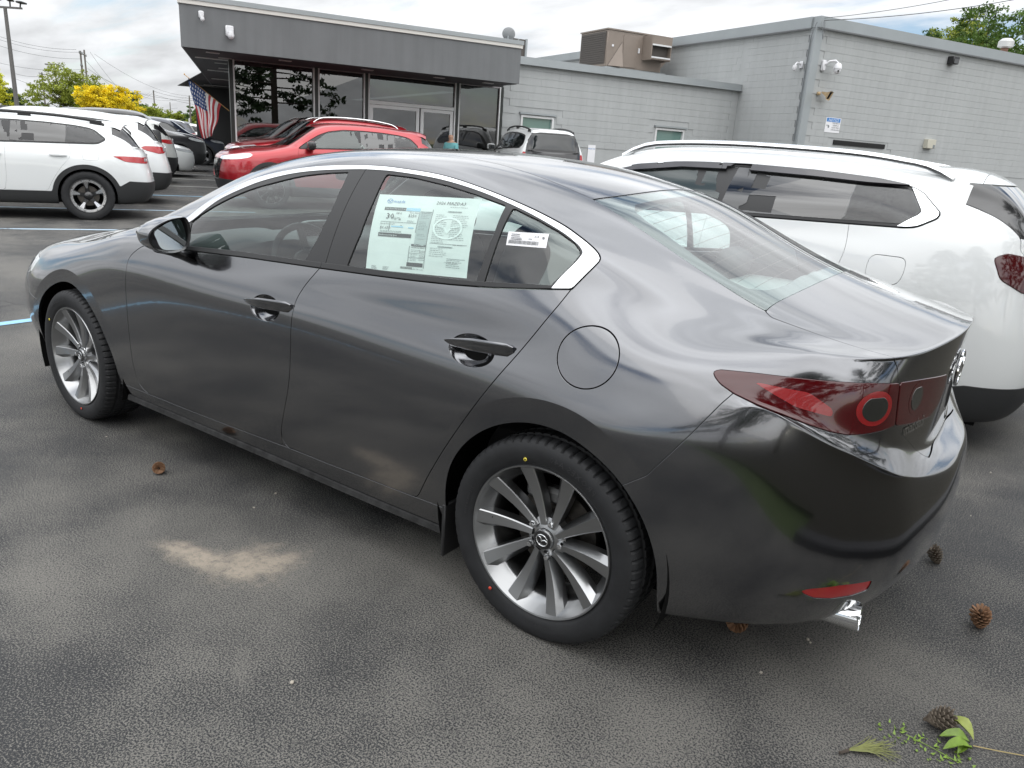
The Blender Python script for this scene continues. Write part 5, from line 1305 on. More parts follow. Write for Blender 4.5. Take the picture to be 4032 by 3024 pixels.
# ---- poles and wires
WOOD = None
def wire(name, label, p, q, sag, r=.012, cat='power line', group='overhead wires', mat=None):
    p, q = Vector(p), Vector(q); pts = [tuple(p.lerp(q, t) - Vector((0, 0, sag * 4 * t * (1 - t)))) for t in np.linspace(0, 1, 17)]
    b = MB(); b.tube(pts, r, 5, False); o = b.build(name, mat or M['black_satin']); tag(o, label, cat, group); return o
CAMP = Vector((-2.40224, 2.60320, 1.42829))
def far(u, v, d):
    """a point seen at photograph pixel (u, v), d metres ahead of the viewpoint: used only to survey far poles and trees"""
    R = cam.rotation_quaternion.to_matrix(); f = 2981.335
    return CAMP + R @ Vector(((u - 2016) / f * d, -(v - 1512) / f * d, -d))
def build_poles():
    wood = simple('weathered_wood_pole', (.16, .14, .13), .85, var=(3, .25)); steel = simple('bronze_light_pole', (.13, .125, .12), .5, .3)
    # lamp standard of the car park
    p = far(64, 395, 53); top = far(22, 22, 53); H = top.z
    t = empty('light_pole', 'tall grey car park light pole with several floodlights at its top', 'light pole', (p.x, p.y, 0))
    b = MB(); b.tube([(0, 0, 0), (0, 0, H - .4)], [.16, .11], 12); b.build('pole', steel, t)
    b = MB(); b.box((0, 0, .35), (.6, .6, .7), bevel=.05); b.build('base', simple('concrete_base', (.35, .34, .33), .9), t)
    b = MB(); b.box((0, 0, H - .35), (2.3, .12, .12), rz=rad(35)); b.build('crossarm', steel, t)
    for s, dz in ((-1, 0), (-.35, .12), (.4, .12), (1, .05)):
        b = MB(); b.box((s * .95, s * .65, H + dz), (.75, .42, .12), rz=rad(-20 + 30 * s), bevel=.04); b.tube([(s * .85, s * .58, H - .35), (s * .9, s * .62, H + dz)], .05, 8); b.build('floodlight', M['black_satin'], t)
    def upole(u, vtop, H, dist, lab, arms=((.0, 2.4), (-.9, 2.0)), thick=.15, twin=False):
        q = far(u, vtop, dist); k = 1.0
        t = empty('utility_pole', lab, 'utility pole', (q.x, q.y, 0), group='utility poles along the road')
        H = q.z; lean = Vector((0, 0, 0))
        b = MB(); b.tube([(0, 0, 0), (0, 0, H)], [thick, thick * .75], 10); b.build('pole', wood, t)
        for dz, w in arms:
            b = MB(); b.box((0, 0, H - .35 + dz), (w, .1, .12), rz=rad(-34)); a = b.build('crossarm', wood, t)
            for s in (-.45, -.15, .15, .45):
                b = MB(); b.lathe([(0, .2), (.06, .16), (.05, .05), (.07, 0)], 8, Matrix.Translation((s * w * math.cos(rad(-34)), s * w * math.sin(rad(-34)), H - .29 + dz))); b.build('insulator', M['print_mid'], a)
        return q
    a = upole(316, 200, 0, 104, 'nearer wooden utility pole with crossarms rising behind the green tree', ((0, 2.6), (-1.6, 1.9)))
    a2 = upole(331, 196, 0, 112, 'second wooden utility pole close beside the one behind the green tree', ((-.4, 3.6), (-3.4, 1.8)))
    c = upole(604, 355, 0, 200, 'slim utility pole between the yellow tree and the flags', ((0, 4.2),), .2)
    d = upole(669, 402, 0, 300, 'short distant utility pole behind the small house', ((0, 4.5),), .2)
    e = upole(745, 376, 0, 190, 'utility pole just left of the flags beyond the dark parked car', ((0, 2.4),), .2)
    f = upole(822, 330, 0, 180, 'utility pole behind the flags', ((0, 5.0), (-3, 4)), .2)
    g = upole(164, 285, 0, 170, 'distant utility pole peeping over the left end of the green tree', ((0, 6.5),), .2)
    lab = 'thin overhead power wire crossing the sky at the left'
    for wi, (u0, v0, u1, v1, d0, d1, s) in enumerate(((-60, 122, 300, 195, 104, 104, .6), (-60, 135, 330, 205, 104, 104, .7), (-60, 160, 320, 232, 104, 104, .6), (-60, 232, 330, 272, 112, 112, .7), (355, 205, 604, 358, 108, 200, 4.0), (340, 240, 590, 362, 108, 200, 3.0), (345, 270, 745, 378, 112, 190, 2.5), (604, 358, 830, 385, 200, 180, .8), (372, 290, 606, 372, 112, 200, .8), (604, 372, 1000, 430, 200, 185, 1.0), (470, 345, 820, 395, 190, 180, 1), (60, 290, 164, 300, 170, 170, .3), (60, 310, 700, 425, 170, 260, 3), (372, 213, 920, 335, 112, 180, 4))):
        wire('power_wire', ('topmost', 'second from the top', 'third from the top', 'lowest')[wi] + ' of the thin wires left of the twin utility poles' if wi < 4 else lab, far(u0, v0, d0), far(u1, v1, d1), s, .018 if d0 < 150 else .03)
    s = bw(.0, -.17, 5.60)
    wire('service_wire', 'pair of thin service wires rising from the building corner to the upper right', s, far(4500, -115, 21), .25, .010, 'service wire', 'service wires at the building corner')
    wire('service_wire', 'pair of thin service wires rising from the building corner to the upper right', s + Vector((0, 0, .06)), far(4300, -140, 21), .18, .008, 'service wire', 'service wires at the building corner')
    # street lamp arm
    q = far(270, 275, 95); r = far(183, 252, 92)
    t = empty('street_lamp', 'curved street lamp arm reaching out of the green tree', 'street lamp', (q.x, q.y, 0))
    b = MB(); loc = lambda p: (p.x - q.x, p.y - q.y, p.z)
    b.tube([(0, 0, 0), (0, 0, q.z - .8), loc(far(250, 263, 94)), loc(far(220, 252, 93)), loc(r)], [.12, .09, .07, .06, .05], 8); b.build('pole', steel, t)
    b = MB(); b.box(loc(far(190, 253, 92)), (.8, .3, .14), rz=rad(35), bevel=.05); b.build('lamp_head', steel, t)
# ---- foliage
def leaf_cloud(cl, n_per, size, spread, rg, flat=.55):
    """leaf quads scattered round clump centres cl (k,3)"""
    k = len(cl); n = k * n_per
    c = np.repeat(cl, n_per, 0); d = rg.normal(size=(n, 3)); d /= np.linalg.norm(d, axis=1, keepdims=True) + 1e-9
    c = c + d * (rg.random((n, 1)) ** .5) * np.repeat(spread, n_per)[:, None] * np.array([1, 1, flat])
    a = rg.normal(size=(n, 3)); a /= np.linalg.norm(a, axis=1, keepdims=True); b = np.cross(a, rg.normal(size=(n, 3))); b /= np.linalg.norm(b, axis=1, keepdims=True) + 1e-9
    s = size * rg.uniform(.6, 1.3, (n, 1)); a *= s; b *= s * .55
    V = np.stack([c - a, c - b * .9, c + a, c + b * .9], 1).reshape(-1, 3); F = np.arange(4 * n).reshape(-1, 4)
    return V, F
def leaf_mat(name, c, t=.5):
    m, nt, b, N, L = nmat(name); b.inputs['Roughness'].default_value = .55; b.inputs['Specular IOR Level'].default_value = .3
    geo = N('ShaderNodeNewGeometry'); n = N('ShaderNodeTexNoise'); n.inputs['Scale'].default_value = 1.1; n.inputs['Detail'].default_value = 5; L(geo.outputs['Position'], n.inputs[0])
    mr = N('ShaderNodeMapRange'); mr.inputs[1].default_value = .3; mr.inputs[2].default_value = .7; mr.inputs[3].default_value = .55; mr.inputs[4].default_value = 1.5; L(n.outputs[0], mr.inputs[0])
    mx = N('ShaderNodeMix'); mx.data_type = 'RGBA'; mx.blend_type = 'MULTIPLY'; mx.inputs[0].default_value = 1; mx.inputs[6].default_value = (*c, 1); L(mr.outputs[0], mx.inputs[7]); L(mx.outputs[2], b.inputs['Base Color'])
    tr = N('ShaderNodeBsdfTranslucent'); L(mx.outputs[2], tr.inputs[0]); ms = N('ShaderNodeMixShader'); ms.inputs[0].default_value = t * .6
    L(b.outputs[0], ms.inputs[1]); L(tr.outputs[0], ms.inputs[2]); L(ms.outputs[0], nt.nodes['Material Output'].inputs[0]); return m
BARK = None
def leafy_tree(label, loc, H, rx, rz, cz, n_clump, n_per, size, mat, seed, group=None, lumps=7, name='tree', cat='tree', trunk=.16, shell=.45, spread=.16):
    rg = np.random.default_rng(seed); t = empty(name, label, cat, (loc[0], loc[1], 0), group=group)
    # several big lobes give the outline its bays; clumps fill them
    lob = rg.normal(size=(lumps, 3)); lob /= np.linalg.norm(lob, axis=1, keepdims=True); lob *= np.array([rx, rx, rz]) * .55 * rg.uniform(.6, 1.15, (lumps, 1))
    lr = rg.uniform(.42, .72, lumps)
    ci = rg.integers(0, lumps, n_clump); d = rg.normal(size=(n_clump, 3)); d /= np.linalg.norm(d, axis=1, keepdims=True)
    rad_ = (shell + (1 - shell) * rg.random((n_clump, 1)) ** .6)
    cl = lob[ci] + d * rad_ * lr[ci][:, None] * np.array([rx, rx, rz]); cl[:, 2] += cz
    cl = cl[cl[:, 2] > H * .10]
    V, F = leaf_cloud(cl, n_per, size, rg.uniform(.6, 1.4, len(cl)) * rx * spread, rg)
    link('crown', mesh_np('crown', V, F, None, mat, False), t)['kind'] = 'stuff'
    b = MB(); b.tube([(0, 0, 0), (.05, .03, cz * .45), (.0, .08, cz * .9), (.05, 0, cz + rz * .3)], [trunk, trunk * .85, trunk * .55, trunk * .2], 10)
    for i in rg.choice(len(cl), min(22, len(cl)), replace=False):
        e = cl[i]; s = np.array([0, .03, cz * rg.uniform(.35, .8)]); mdl = (s + e) / 2 + np.array([0, 0, .1 * rx])
        b.tube([tuple(s), tuple(mdl), tuple(e)], [trunk * .38, trunk * .22, trunk * .06], 5, False)
    b.build('trunk', M['bark'], t)
    return t
def build_trees():
    M['bark'] = simple('grey_brown_bark', (.075, .06, .048), .9, bump=(20, .6, .02))
    yel = leaf_mat('golden_leaves', (.70, .56, .02)); lim = leaf_mat('yellow_green_leaves', (.50, .50, .04)); grn = leaf_mat('olive_green_leaves', (.24, .28, .04)); dgr = leaf_mat('dark_green_leaves', (.045, .085, .018)); mid = leaf_mat('mid_green_leaves', (.075, .135, .022)); far_ = leaf_mat('far_green_leaves', (.085, .13, .05)); red = leaf_mat('copper_leaves', (.09, .03, .028))
    q = far(425, 470, 78); leafy_tree('rounded golden yellow tree standing between the pole and the parked cars', q, 6.0, 3.0, 2.2, 3.5, 430, 34, .12, yel, 5, lumps=9, spread=.13)
    q = far(262, 470, 92); leafy_tree('spreading olive green tree in front of the twin utility poles', q, 8.0, 4.4, 3.2, 4.2, 420, 26, .15, grn, 8, lumps=11, spread=.12)
    q = far(-18, 450, 78); leafy_tree('yellow green tree cut off by the left edge of the view', q, 6.4, 2.2, 2.4, 4.0, 330, 34, .12, lim, 11, lumps=8, spread=.14)
    q = far(75, 455, 120); leafy_tree('dark green tree behind the light pole', q, 6.5, 3, 2.5, 3.0, 120, 30, .2, dgr, 12)
    q = far(520, 480, 150); leafy_tree('dark green tree behind the golden yellow tree', q, 7.5, 4.0, 3.4, 4.4, 150, 36, .26, mid, 13)
    q = far(575, 482, 130); leafy_tree('low green tree right of the golden yellow tree', q, 5.0, 3.6, 2.0, 2.6, 150, 34, .2, grn, 14)
    q = far(890, 500, 60); leafy_tree('golden shrub behind the flags beside the showroom column', q, 4.0, 2.2, 1.6, 2.0, 160, 30, .1, lim, 15)
    for i, (u, d, h) in enumerate(((625, 230, 6.5), (655, 260, 7), (700, 240, 6), (735, 270, 7.5), (770, 250, 8.5), (800, 230, 6.5), (835, 260, 8), (865, 240, 6.5), (900, 260, 8), (930, 250, 7), (590, 300, 7), (550, 320, 8))):
        q = far(u, 480, d); leafy_tree('green tree in the far tree line, ' + ['first right of the golden tree', 'behind the slim utility pole', 'left of the small house pole', 'above the dark copper shrub', 'between the short pole and the flags', 'left of the flag tip', 'behind the first flag', 'behind the hanging flag stripes', 'beside the showroom column', 'hidden mostly by the showroom column', 'behind the golden tree at its right', 'behind the golden tree at its middle'][i], q, h, h * .62, h * .42, h * .5, 90, 24, .42, (far_, mid, grn)[i % 3], 20 + i, 'far tree line', lumps=5, trunk=.2)
    q = far(703, 490, 130); leafy_tree('dark copper shrub in front of the far tree line', q, 2.6, 1.5, 1.1, 1.3, 60, 30, .14, red, 40, name='shrub', cat='shrub')
    for i, (u, d) in enumerate(((665, 120), (735, 115), (790, 110), (830, 90))):
        q = far(u, 495, d); leafy_tree('low green hedge shrub ' + ['behind the leftmost dark parked car', 'above the dark blue car roof', 'below the flags at their left', 'below the flags next to the column'][i], q, 2.4, 2.2, .9, 1.1, 70, 30, .16, (mid, grn)[i % 2], 50 + i, 'hedge shrubs beyond the car park', name='shrub', cat='shrub')
    for i, (u, v, d, h, r, mt) in enumerate(((3600, 200, 62, 12.0, 3.6, dgr), (3760, 120, 66, 13.2, 3.8, grn), (3870, 60, 70, 14.5, 3.0, dgr), (3960, 110, 60, 13.0, 3.8, mid), (4080, 120, 64, 13.0, 4.0, mid), (4200, 100, 70, 14, 4.4, dgr), (3690, 190, 72, 12.5, 3.5, mid), (3905, 170, 72, 12.5, 3.4, grn))):
        q = far(u, v, d); leafy_tree(['dark bushy tree leftmost of those above the tall roof', 'tall light green loose-leaved tree above the tall roof', 'tallest thin dark tree above the roof', 'bright green tree behind the vent pipe', 'green tree at the right edge above the roof', 'tree beyond the right edge above the roof', 'low mid green tree behind the roof line', 'yellowish tree between the taller trees above the roof'][i], q, h, r, h * .36, q.z - h * .22, 230, 34, .14, mt, 60 + i, lumps=9, spread=.15)
    # pines on the verge behind the viewpoint: they show in the paint, the glass and the door mirror
    ndl = leaf_mat('pine_needles', (.028, .052, .018), .15)
    rg = np.random.default_rng(90)
    for i, (x, y, H, lab) in enumerate(((-8.2, -3.2, 12, 'tall dark pine on the verge behind the grey saloon'), (-6.6, 6.3, 10, 'dark pine on the verge mirrored in the grey door mirror'), (-12.5, 2.2, 13, 'tallest pine further back on the verge'), (-4.6, 12.5, 11, 'dark pine further along the verge, mirrored in the rear wing'))):
        t = empty('pine_tree', lab, 'tree', (x, y, 0)); b = MB(); b.tube([(0, 0, 0), (.1, 0, H * .5), (0, .1, H * .97)], [.20, .15, .03], 10); b.build('trunk', M['bark'], t)
        cl = []; br = MB()
        for k in range(60):
            f = k / 60; z = H * (.22 + .76 * f); a = k * 2.4 + rg.uniform(-.3, .3); L_ = (H * .30) * (1 - f) ** .75 * rg.uniform(.75, 1.15) + .3
            pts = [np.array([L_ * s * math.cos(a), L_ * s * math.sin(a), z + .25 * s * L_ * .3 - .18 * L_ * s * s]) for s in (0, .35, .7, 1)]
            br.tube([tuple(p) for p in pts], [.045, .03, .02, .008], 5, False)
            for s in (.35, .5, .65, .8, .92, 1): cl.append(np.array([L_ * s * math.cos(a), L_ * s * math.sin(a), z + .25 * s * L_ * .3 - .18 * L_ * s * s]) + rg.normal(size=3) * .12)
        br.build('limbs', M['bark'], t)
        V, F = leaf_cloud(np.array(cl), 26, .13, np.full(len(cl), .34), rg, .5); link('needles', mesh_np('needles', V, F, None, ndl, False), t)['kind'] = 'stuff'
def build_flags():
    RD, WT, BL = simple('flag_red', (.42, .03, .04), .7), simple('flag_white', (.74, .72, .72), .7), simple('flag_blue', (.02, .05, .16), .7)
    for i, (u0, v0, u1, v1, d, lab, st) in enumerate(((903, 437, 726, 293, 29, 'American flag with its blue canton, on the pole nearest the viewer', (.18, .92)), (912, 436, 774, 320, 33, 'American flag hanging behind the first, mostly stripes showing', (.15, .80)), (918, 436, 832, 372, 38, 'furled striped American flag closest to the showroom column', (.1, .85)))):
        p, q = far(u0, v0, d), far(u1, v1, d); ax = (q - p); Ln = ax.length; axn = ax.normalized()
        t = empty('american_flag', lab, 'flag', p, group='flags on the showroom side')
        b = MB(); b.tube([(0, 0, 0), tuple(ax)], [.016, .014], 8); b.lathe([(0, .05), (.025, .02), (.02, -.02)], 8, Matrix.Translation(ax)); b.build('pole', simple('varnished_flag_pole', (.45, .25, .08), .4), t)
        # hoist runs along the pole, the fly hangs down from it
        side = Vector((0, 0, -1)); nrm = axn.cross(side).normalized(); nu, nv = 39, 26; Lh = Ln * (st[1] - st[0]); fly = Lh * (1.35 if i == 0 else 1.25)
        rows = []
        for j in range(nv + 1):
            f = j / nv; row = []
            for k in range(nu + 1):
                h = k / nu; s = st[1] - (st[1] - st[0]) * h
                base = axn * (Ln * s)
                gather = 1 - .45 * f * (1 if i < 2 else 1.3)
                c = axn * (Ln * (st[0] + st[1]) / 2); base = c + (base - c) * gather
                dn = fly * f * (.95 - .25 * h) ; wv = .05 * math.sin(h * 17 + i * 2 + f * 3) * (.2 + f) + .04 * math.sin(f * 9 + i)
                row.append(tuple(base + Vector((0, 0, -1)) * dn * .92 - axn * dn * (.12 - .2 * h) + nrm * wv))
            rows.append(row)
        b = MB(); b.grid(rows); me = b.mesh('cloth', RD, 180); me.materials.append(WT); me.materials.append(BL)
        for j in range(nv):
            for k in range(nu):
                stripe = k // 3
                can = stripe < 7 and j < nv * .40
                star = can and (j % 2 == 1) and (k % 3 == (1 if (j // 2) % 2 else 2)) and k > 0
                me.polygons[j * nu + k].material_index = (1 if star else 2) if can else (stripe % 2)
        link('cloth', me, t)
# ------------------------------------------------------------------ other vehicles: one parametric sport-utility body
def suv_rows():
    S0 = [-1.75, -1.36, -.85, -.3, .3, .85, 1.36, 1.75]
    side = {
     'r0': [(.80, .24)] * 8, 'r1': [(.85, .25), (.872, .25), (.872, .25), (.872, .25), (.872, .25), (.872, .25), (.872, .25), (.86, .27)],
     'r2': [(.895, .36), (.912, .36), (.905, .36), (.904, .36), (.904, .36), (.906, .36), (.912, .37), (.895, .39)],
     'r3': [(.91, .52), (.93, .54), (.92, .54), (.918, .54), (.918, .54), (.922, .55), (.934, .56), (.91, .57)],
     'r4': [(.91, .66), (.932, .70), (.922, .70), (.92, .71), (.921, .72), (.926, .73), (.938, .75), (.91, .75)],
     'r5': [(.90, .77), (.924, .82), (.920, .83), (.918, .84), (.918, .85), (.922, .86), (.926, .87), (.90, .87)],
     'r5b': [(.88, .86), (.905, .905), (.910, .93), (.906, .95), (.905, .96), (.905, .965), (.902, .97), (.88, .96)],
     'r6': [(.85, .92), (.88, .965), (.893, 1.0), (.888, 1.03), (.886, 1.045), (.882, 1.05), (.872, 1.05), (.855, 1.04)],
     'r7': [(.79, .965), (.835, 1.01), (.868, 1.055), (.864, 1.085), (.862, 1.105), (.856, 1.12), (.838, 1.13), (.82, 1.13)],
    }
    re = {'r0': (-2.17, .27), 'r1': (-2.24, .29), 'r2': (-2.31, .40), 'r3': (-2.335, .54), 'r4': (-2.315, .68), 'r5': (-2.285, .80), 'r5b': (-2.265, .90), 'r6': (-2.245, 1.0), 'r7': (-2.19, 1.11)}
    fe = {'r0': (2.08, .22), 'r1': (2.16, .23), 'r2': (2.22, .33), 'r3': (2.26, .48), 'r4': (2.275, .62), 'r5': (2.27, .73), 'r5b': (2.25, .81), 'r6': (2.22, .87), 'r7': (2.16, .92)}
    rows = {}; fx = [.34, .62, .80, .93, .985, 1.0]; fy = [.962, .885, .775, .53, .265, 0]
    for r, yz in side.items():
        vs = [(-s, y, z) for s, (y, z) in zip(S0, yz)]
        def wrap(y0, z0, X, Z, sg): return [(sg * 1.75 + (X - sg * 1.75) * a, y0 * b, z0 + (Z - z0) * min(1, a * 1.05)) for a, b in zip(fx, fy)]
        fr = wrap(*yz[0], *fe[r], 1); rr = wrap(*yz[-1], *re[r], -1); m = lambda p: (p[0], -p[1], p[2])
        ks = [-2.94, -2.77, -2.6, -2.43, -2.27, -2.14, -2.02, -1.89] + S0 + [1.88, 2.0, 2.10, 2.27, 2.43, 2.6, 2.77, 2.93]
        rows[r] = (ks, [m(fr[3]), m(fr[4])] + fr[::-1] + vs + rr + [m(rr[-2]), m(rr[-3])])
    return rows
def suv_tops():
    X = [2.02, 1.75, 1.36, 1.1, .9, .77, .55, .33, .05, -.3, -.6, -.9, -1.2, -1.5, -1.75, -1.88, -1.96, -2.04]
    s = [-x for x in X]
    k1 = [(.64, .935), (.72, .985), (.77, 1.03), (.81, 1.07), (.835, 1.095), (.83, 1.125), (.815, 1.17), (.805, 1.22), (.795, 1.27), (.79, 1.30), (.79, 1.31), (.79, 1.31), (.78, 1.31), (.76, 1.29), (.735, 1.265), (.71, 1.235), (.69, 1.19), (.665, 1.145)]
    kb = [(.52, .945), (.62, 1.0), (.68, 1.05), (.76, 1.087), (.785, 1.125), (.77, 1.175), (.735, 1.30), (.70, 1.42), (.672, 1.485), (.662, 1.508), (.662, 1.508), (.662, 1.50), (.657, 1.482), (.642, 1.44), (.63, 1.39), (.62, 1.32), (.61, 1.24), (.60, 1.16)]
    k2 = [(.42, .952), (.52, 1.015), (.58, 1.065), (.69, 1.10), (.715, 1.16), (.70, 1.235), (.66, 1.385), (.62, 1.495), (.603, 1.55), (.60, 1.57), (.60, 1.57), (.60, 1.562), (.595, 1.545), (.585, 1.515), (.57, 1.475), (.565, 1.38), (.56, 1.27), (.55, 1.16)]
    k3 = [(.32, .957), (.39, 1.025), (.42, 1.077), (.5, 1.115), (.52, 1.205), (.5, 1.285), (.47, 1.44), (.46, 1.54), (.455, 1.588), (.455, 1.604), (.455, 1.604), (.455, 1.596), (.45, 1.58), (.445, 1.556), (.43, 1.528), (.43, 1.42), (.43, 1.295), (.43, 1.16)]
    k4 = [(.16, .96), (.2, 1.032), (.22, 1.087), (.25, 1.126), (.26, 1.222), (.25, 1.308), (.235, 1.467), (.23, 1.56), (.23, 1.603), (.23, 1.617), (.23, 1.617), (.23, 1.609), (.228, 1.594), (.225, 1.57), (.22, 1.548), (.22, 1.44), (.22, 1.308), (.22, 1.158)]
    k5 = [.962, 1.035, 1.09, 1.13, 1.227, 1.314, 1.472, 1.565, 1.607, 1.62, 1.62, 1.612, 1.597, 1.574, 1.553, 1.445, 1.312, 1.157]
    return {'k1': (s, k1), 'kb': (s, kb), 'k2': (s, k2), 'k3': (s, k3), 'k4': (s, k4), 'k5': (s, [(0, z) for z in k5])}
_SUV = {}
def suv_surface(level):
    if level not in _SUV:
        full = body_surface(suv_rows(), suv_tops(), level, [('r7', 2.0, 2.7, .15, .6)]); _SUV[level] = full
    return _SUV[level]
WH = {}
def wheel_meshes(style, R):
    key = (style, round(R, 3))
    if key in WH: return WH[key]
    RM = rot_y_from_z(); Rr = R * .70 if style != 'offroad' else R * .62
    ty = tyre_mesh('wheel', R, Rr, .225 if style != 'offroad' else .28, M['rubber'], 120, True, R - .006)
    b = MB(); b.lathe([(Rr + .003, .085), (Rr + .001, .104), (Rr - .006, .105), (Rr - .012, .095), (Rr - .02, .04), (Rr - .03, -.06)], 64, RM); bar = b.mesh('rim', M['alloy_dark'] if style == 'machined' else M['alloy'], 40)
    b = MB()
    if style == 'machined':   # five broad black spokes that fork into a bright machined ring
        rows = [(-.035, .035, .055, .05), (-.026, .026, .10, .058), (-.030, .030, .15, .07), (-.075, .075, Rr * .88, .088)]
        b.grid([[(x0, y - .02, r), (x0 * .9, y, r), (x1 * .9, y, r), (x1, y - .02, r)] for x0, x1, r, y in rows], False, True); sp = [(b.mesh('spoke', M['black_gloss'], 25), 5)]
        b = MB(); b.lathe([(Rr - .052, .088), (Rr - .048, .0935), (Rr - .014, .0965), (Rr - .010, .09)], 64, RM)
        ring = b.mesh('machined_ring', M['alloy_bright'], 40); sp.append((ring, 1))
        b = MB(); b.lathe([(0, .0975), (.008, .0972), (.010, .09)], 10, Matrix.Translation((.055, 0, Rr - .03)) @ RM); b.lathe([(0, .0975), (.008, .0972), (.010, .09)], 10, Matrix.Translation((-.055, 0, Rr - .03)) @ RM)
        sp.append((b.mesh('rim_bolt', M['black_gloss'], 30), 5))
        b = MB(); b.grid([[(-.012, .066, .11), (.012, .066, .11)], [(-.03, .094, Rr * .80), (.03, .094, Rr * .80)]], False, True); sp.append((b.mesh('spoke_face', M['alloy_bright'], 30), 5))
    else:
        n = 5 if style == 'five' else 10
        spoke_mesh(b, 0, .05, Rr - .006, .05 if n == 5 else .03, .10 if n == 5 else .06, .065, .09, .035, .004); sp = [(b.mesh('spoke', {'five': M['alloy'], 'ten': M['alloy'], 'black': M['black_gloss'], 'offroad': M['alloy_dark']}[style], 25), n)]
    b = MB(); b.lathe([(0, .082), (.03, .08), (.045, .07), (.062, .055), (.066, .02)], 24, RM); hub = b.mesh('hub_cap', M['black_gloss'] if style in ('machined', 'black') else M['alloy'], 40)
    b = MB(); b.lathe([(0, .01), (.145, .008), (.15, -.02)], 32, RM); disc = b.mesh('brake_disc', M['iron'], 40)
    WH[key] = (ty, bar, sp, hub, disc); return WH[key]
def car_wheel(par, loc, side, R, style, spin=0.3):
    ty, bar, sp, hub, disc = wheel_meshes(style, R)
    w = link('wheel', ty, par, loc, (0, 0, 0 if side > 0 else math.pi)); link('rim', bar, w); link('hub_cap', hub, w); link('brake_disc', disc, w)
    for me, n in sp:
        for i in range(n): link(me.name.split('.')[0], me, w, rot=(0, spin + 2 * math.pi * i / n, 0))
    return w
def build_suv(label, pos, heading, paint, kx=1.0, ky=1.0, zmap=None, xmap=None, R=.362, clad='black_plastic', rails=None, roof=None, wheels='five', tail=None, glass=None, level=2, visors=False, quarter_chrome=False, spoiler=True, group=None, lower=None, mirror=None, detail=True, name='parked_car', cat='car', tailmat='lamp_bright_red', rear_panel=None, badge=True, rtip=None, cladz=None):
    P = M[paint]; root = empty(name, label, cat, (pos[0], pos[1], pos[2] if len(pos) > 2 else 0), heading, group)
    full = suv_surface(level); S = Surf(full)
    zk, zv = zmap or ([0, 3], [0, 3]); xk, xv = xmap or ([-3, 3], [-3 * kx, 3 * kx])
    zf = lambda z: pchip(zk, zv, z)[:, 0] if len(zk) > 2 else np.interp(z, zk, zv)
    xf = lambda x: pchip(xk, xv, x)[:, 0] if len(xk) > 2 else np.interp(x, xk, xv)
    def warp(V):
        V = np.asarray(V, float).reshape(-1, 3); return np.stack([xf(V[:, 0]), V[:, 1] * ky, zf(V[:, 2])], 1)
    def warp_pm(p):
        e = 1e-3; g = np.stack([(xf(p.V[:, 0] + e) - xf(p.V[:, 0] - e)) / (2 * e), np.full(len(p.V), ky), (zf(p.V[:, 2] + e) - zf(p.V[:, 2] - e)) / (2 * e)], 1)
        n = p.N / g; n /= np.linalg.norm(n, axis=1, keepdims=True) + 1e-12
        return PM(warp(p.V), n, p.T)
    def pan(nm, p, mat, par=None, depth=.012, off=0.0):
        if len(p.T): return panel(nm, warp_pm(p), mat, par or root, depth, off, .0015)
    def both(nm, p, mat, depth=.012, off=0.0, parents=(None, None)):
        return pan(nm, p, mat, parents[0], depth, off), pan(nm, p.flip_y(), mat, parents[1], depth, off)
    XZ = lambda p: p.V[:, [0, 2]]; UZ = lambda p: np.stack([wrapu(p.V), p.V[:, 2]], 1); u_of = lambda x, y: .8 * math.atan2(-(x + 1.5), y)
    wp = lambda x, y, z: tuple(warp([(x, y, z)])[0])
    pm = keep_below(full, -full.V[:, 1], 1e-9); side = lambda p: p.V[:, 1] > .5
    for xc in (WB2, -WB2):
        d = np.where(pm.V[:, 2] < .36, np.abs(pm.V[:, 0] - xc), np.hypot(pm.V[:, 0] - xc, pm.V[:, 2] - .36)); pm = keep_below(pm, np.where(pm.V[:, 1] > .3, .405 - d, -1.0))
    # windows
    dlo = [(.80, 1.11), (.60, 1.24), (.40, 1.362), (.20, 1.44), (-.1, 1.487), (-.5, 1.497), (-.9, 1.487), (-1.25, 1.462), (-1.45, 1.43), (-1.53, 1.395)] + (rtip or [(-1.66, 1.27), (-1.655, 1.235), (-1.56, 1.175), (-1.50, 1.165)]) + [(-1.2, 1.157), (-.6, 1.14), (0, 1.118), (.5, 1.098), (.80, 1.085)]
    win, pm = split(pm, np.where(side(pm), sdf(round_poly(dlo, .03), XZ(pm)), 1.0), .0055)
    ins = keep_below(win, sdf(round_poly(dlo, .03), XZ(win)), -.022)
    gcut = lambda p, x0, x1, sl=0.0: keep_below(keep_below(p, p.V[:, 0] + sl * (p.V[:, 2] - 1.15), x1), -(p.V[:, 0] + sl * (p.V[:, 2] - 1.15)), -x0)
    g1 = gcut(ins, -.27, .62, 0.0); g1 = keep_below(g1, sdf([(.70, 1.10), (.52, 1.105), (.52, 1.21), (.30, 1.36), (0, 1.6), (-.5, 1.6), (-.5, 1.0), (.7, 1.0)], XZ(g1)))
    g2 = gcut(ins, -1.055, -.42, .08); g3 = gcut(ins, -1.9, -1.12, .08)
    both('window_frame', win, M['black_satin'], .006, -.002)
    fg = M[glass or 'far_glass']; rg_ = M['tint_glass'] if glass else M['far_glass']
    a1 = both('side_window', g1, fg, 0, .001)
    if quarter_chrome:
        chr_, g3 = split(g3, -(g3.V[:, 0] - (-1.50 - .35 * np.clip(1.44 - g3.V[:, 2], 0, .17) + .75 * np.clip(1.27 - g3.V[:, 2], 0, .2))), 0.0) if False else (None, g3)
    both('side_window', g2, rg_, 0, .001); both('side_window', g3, rg_, 0, .001)
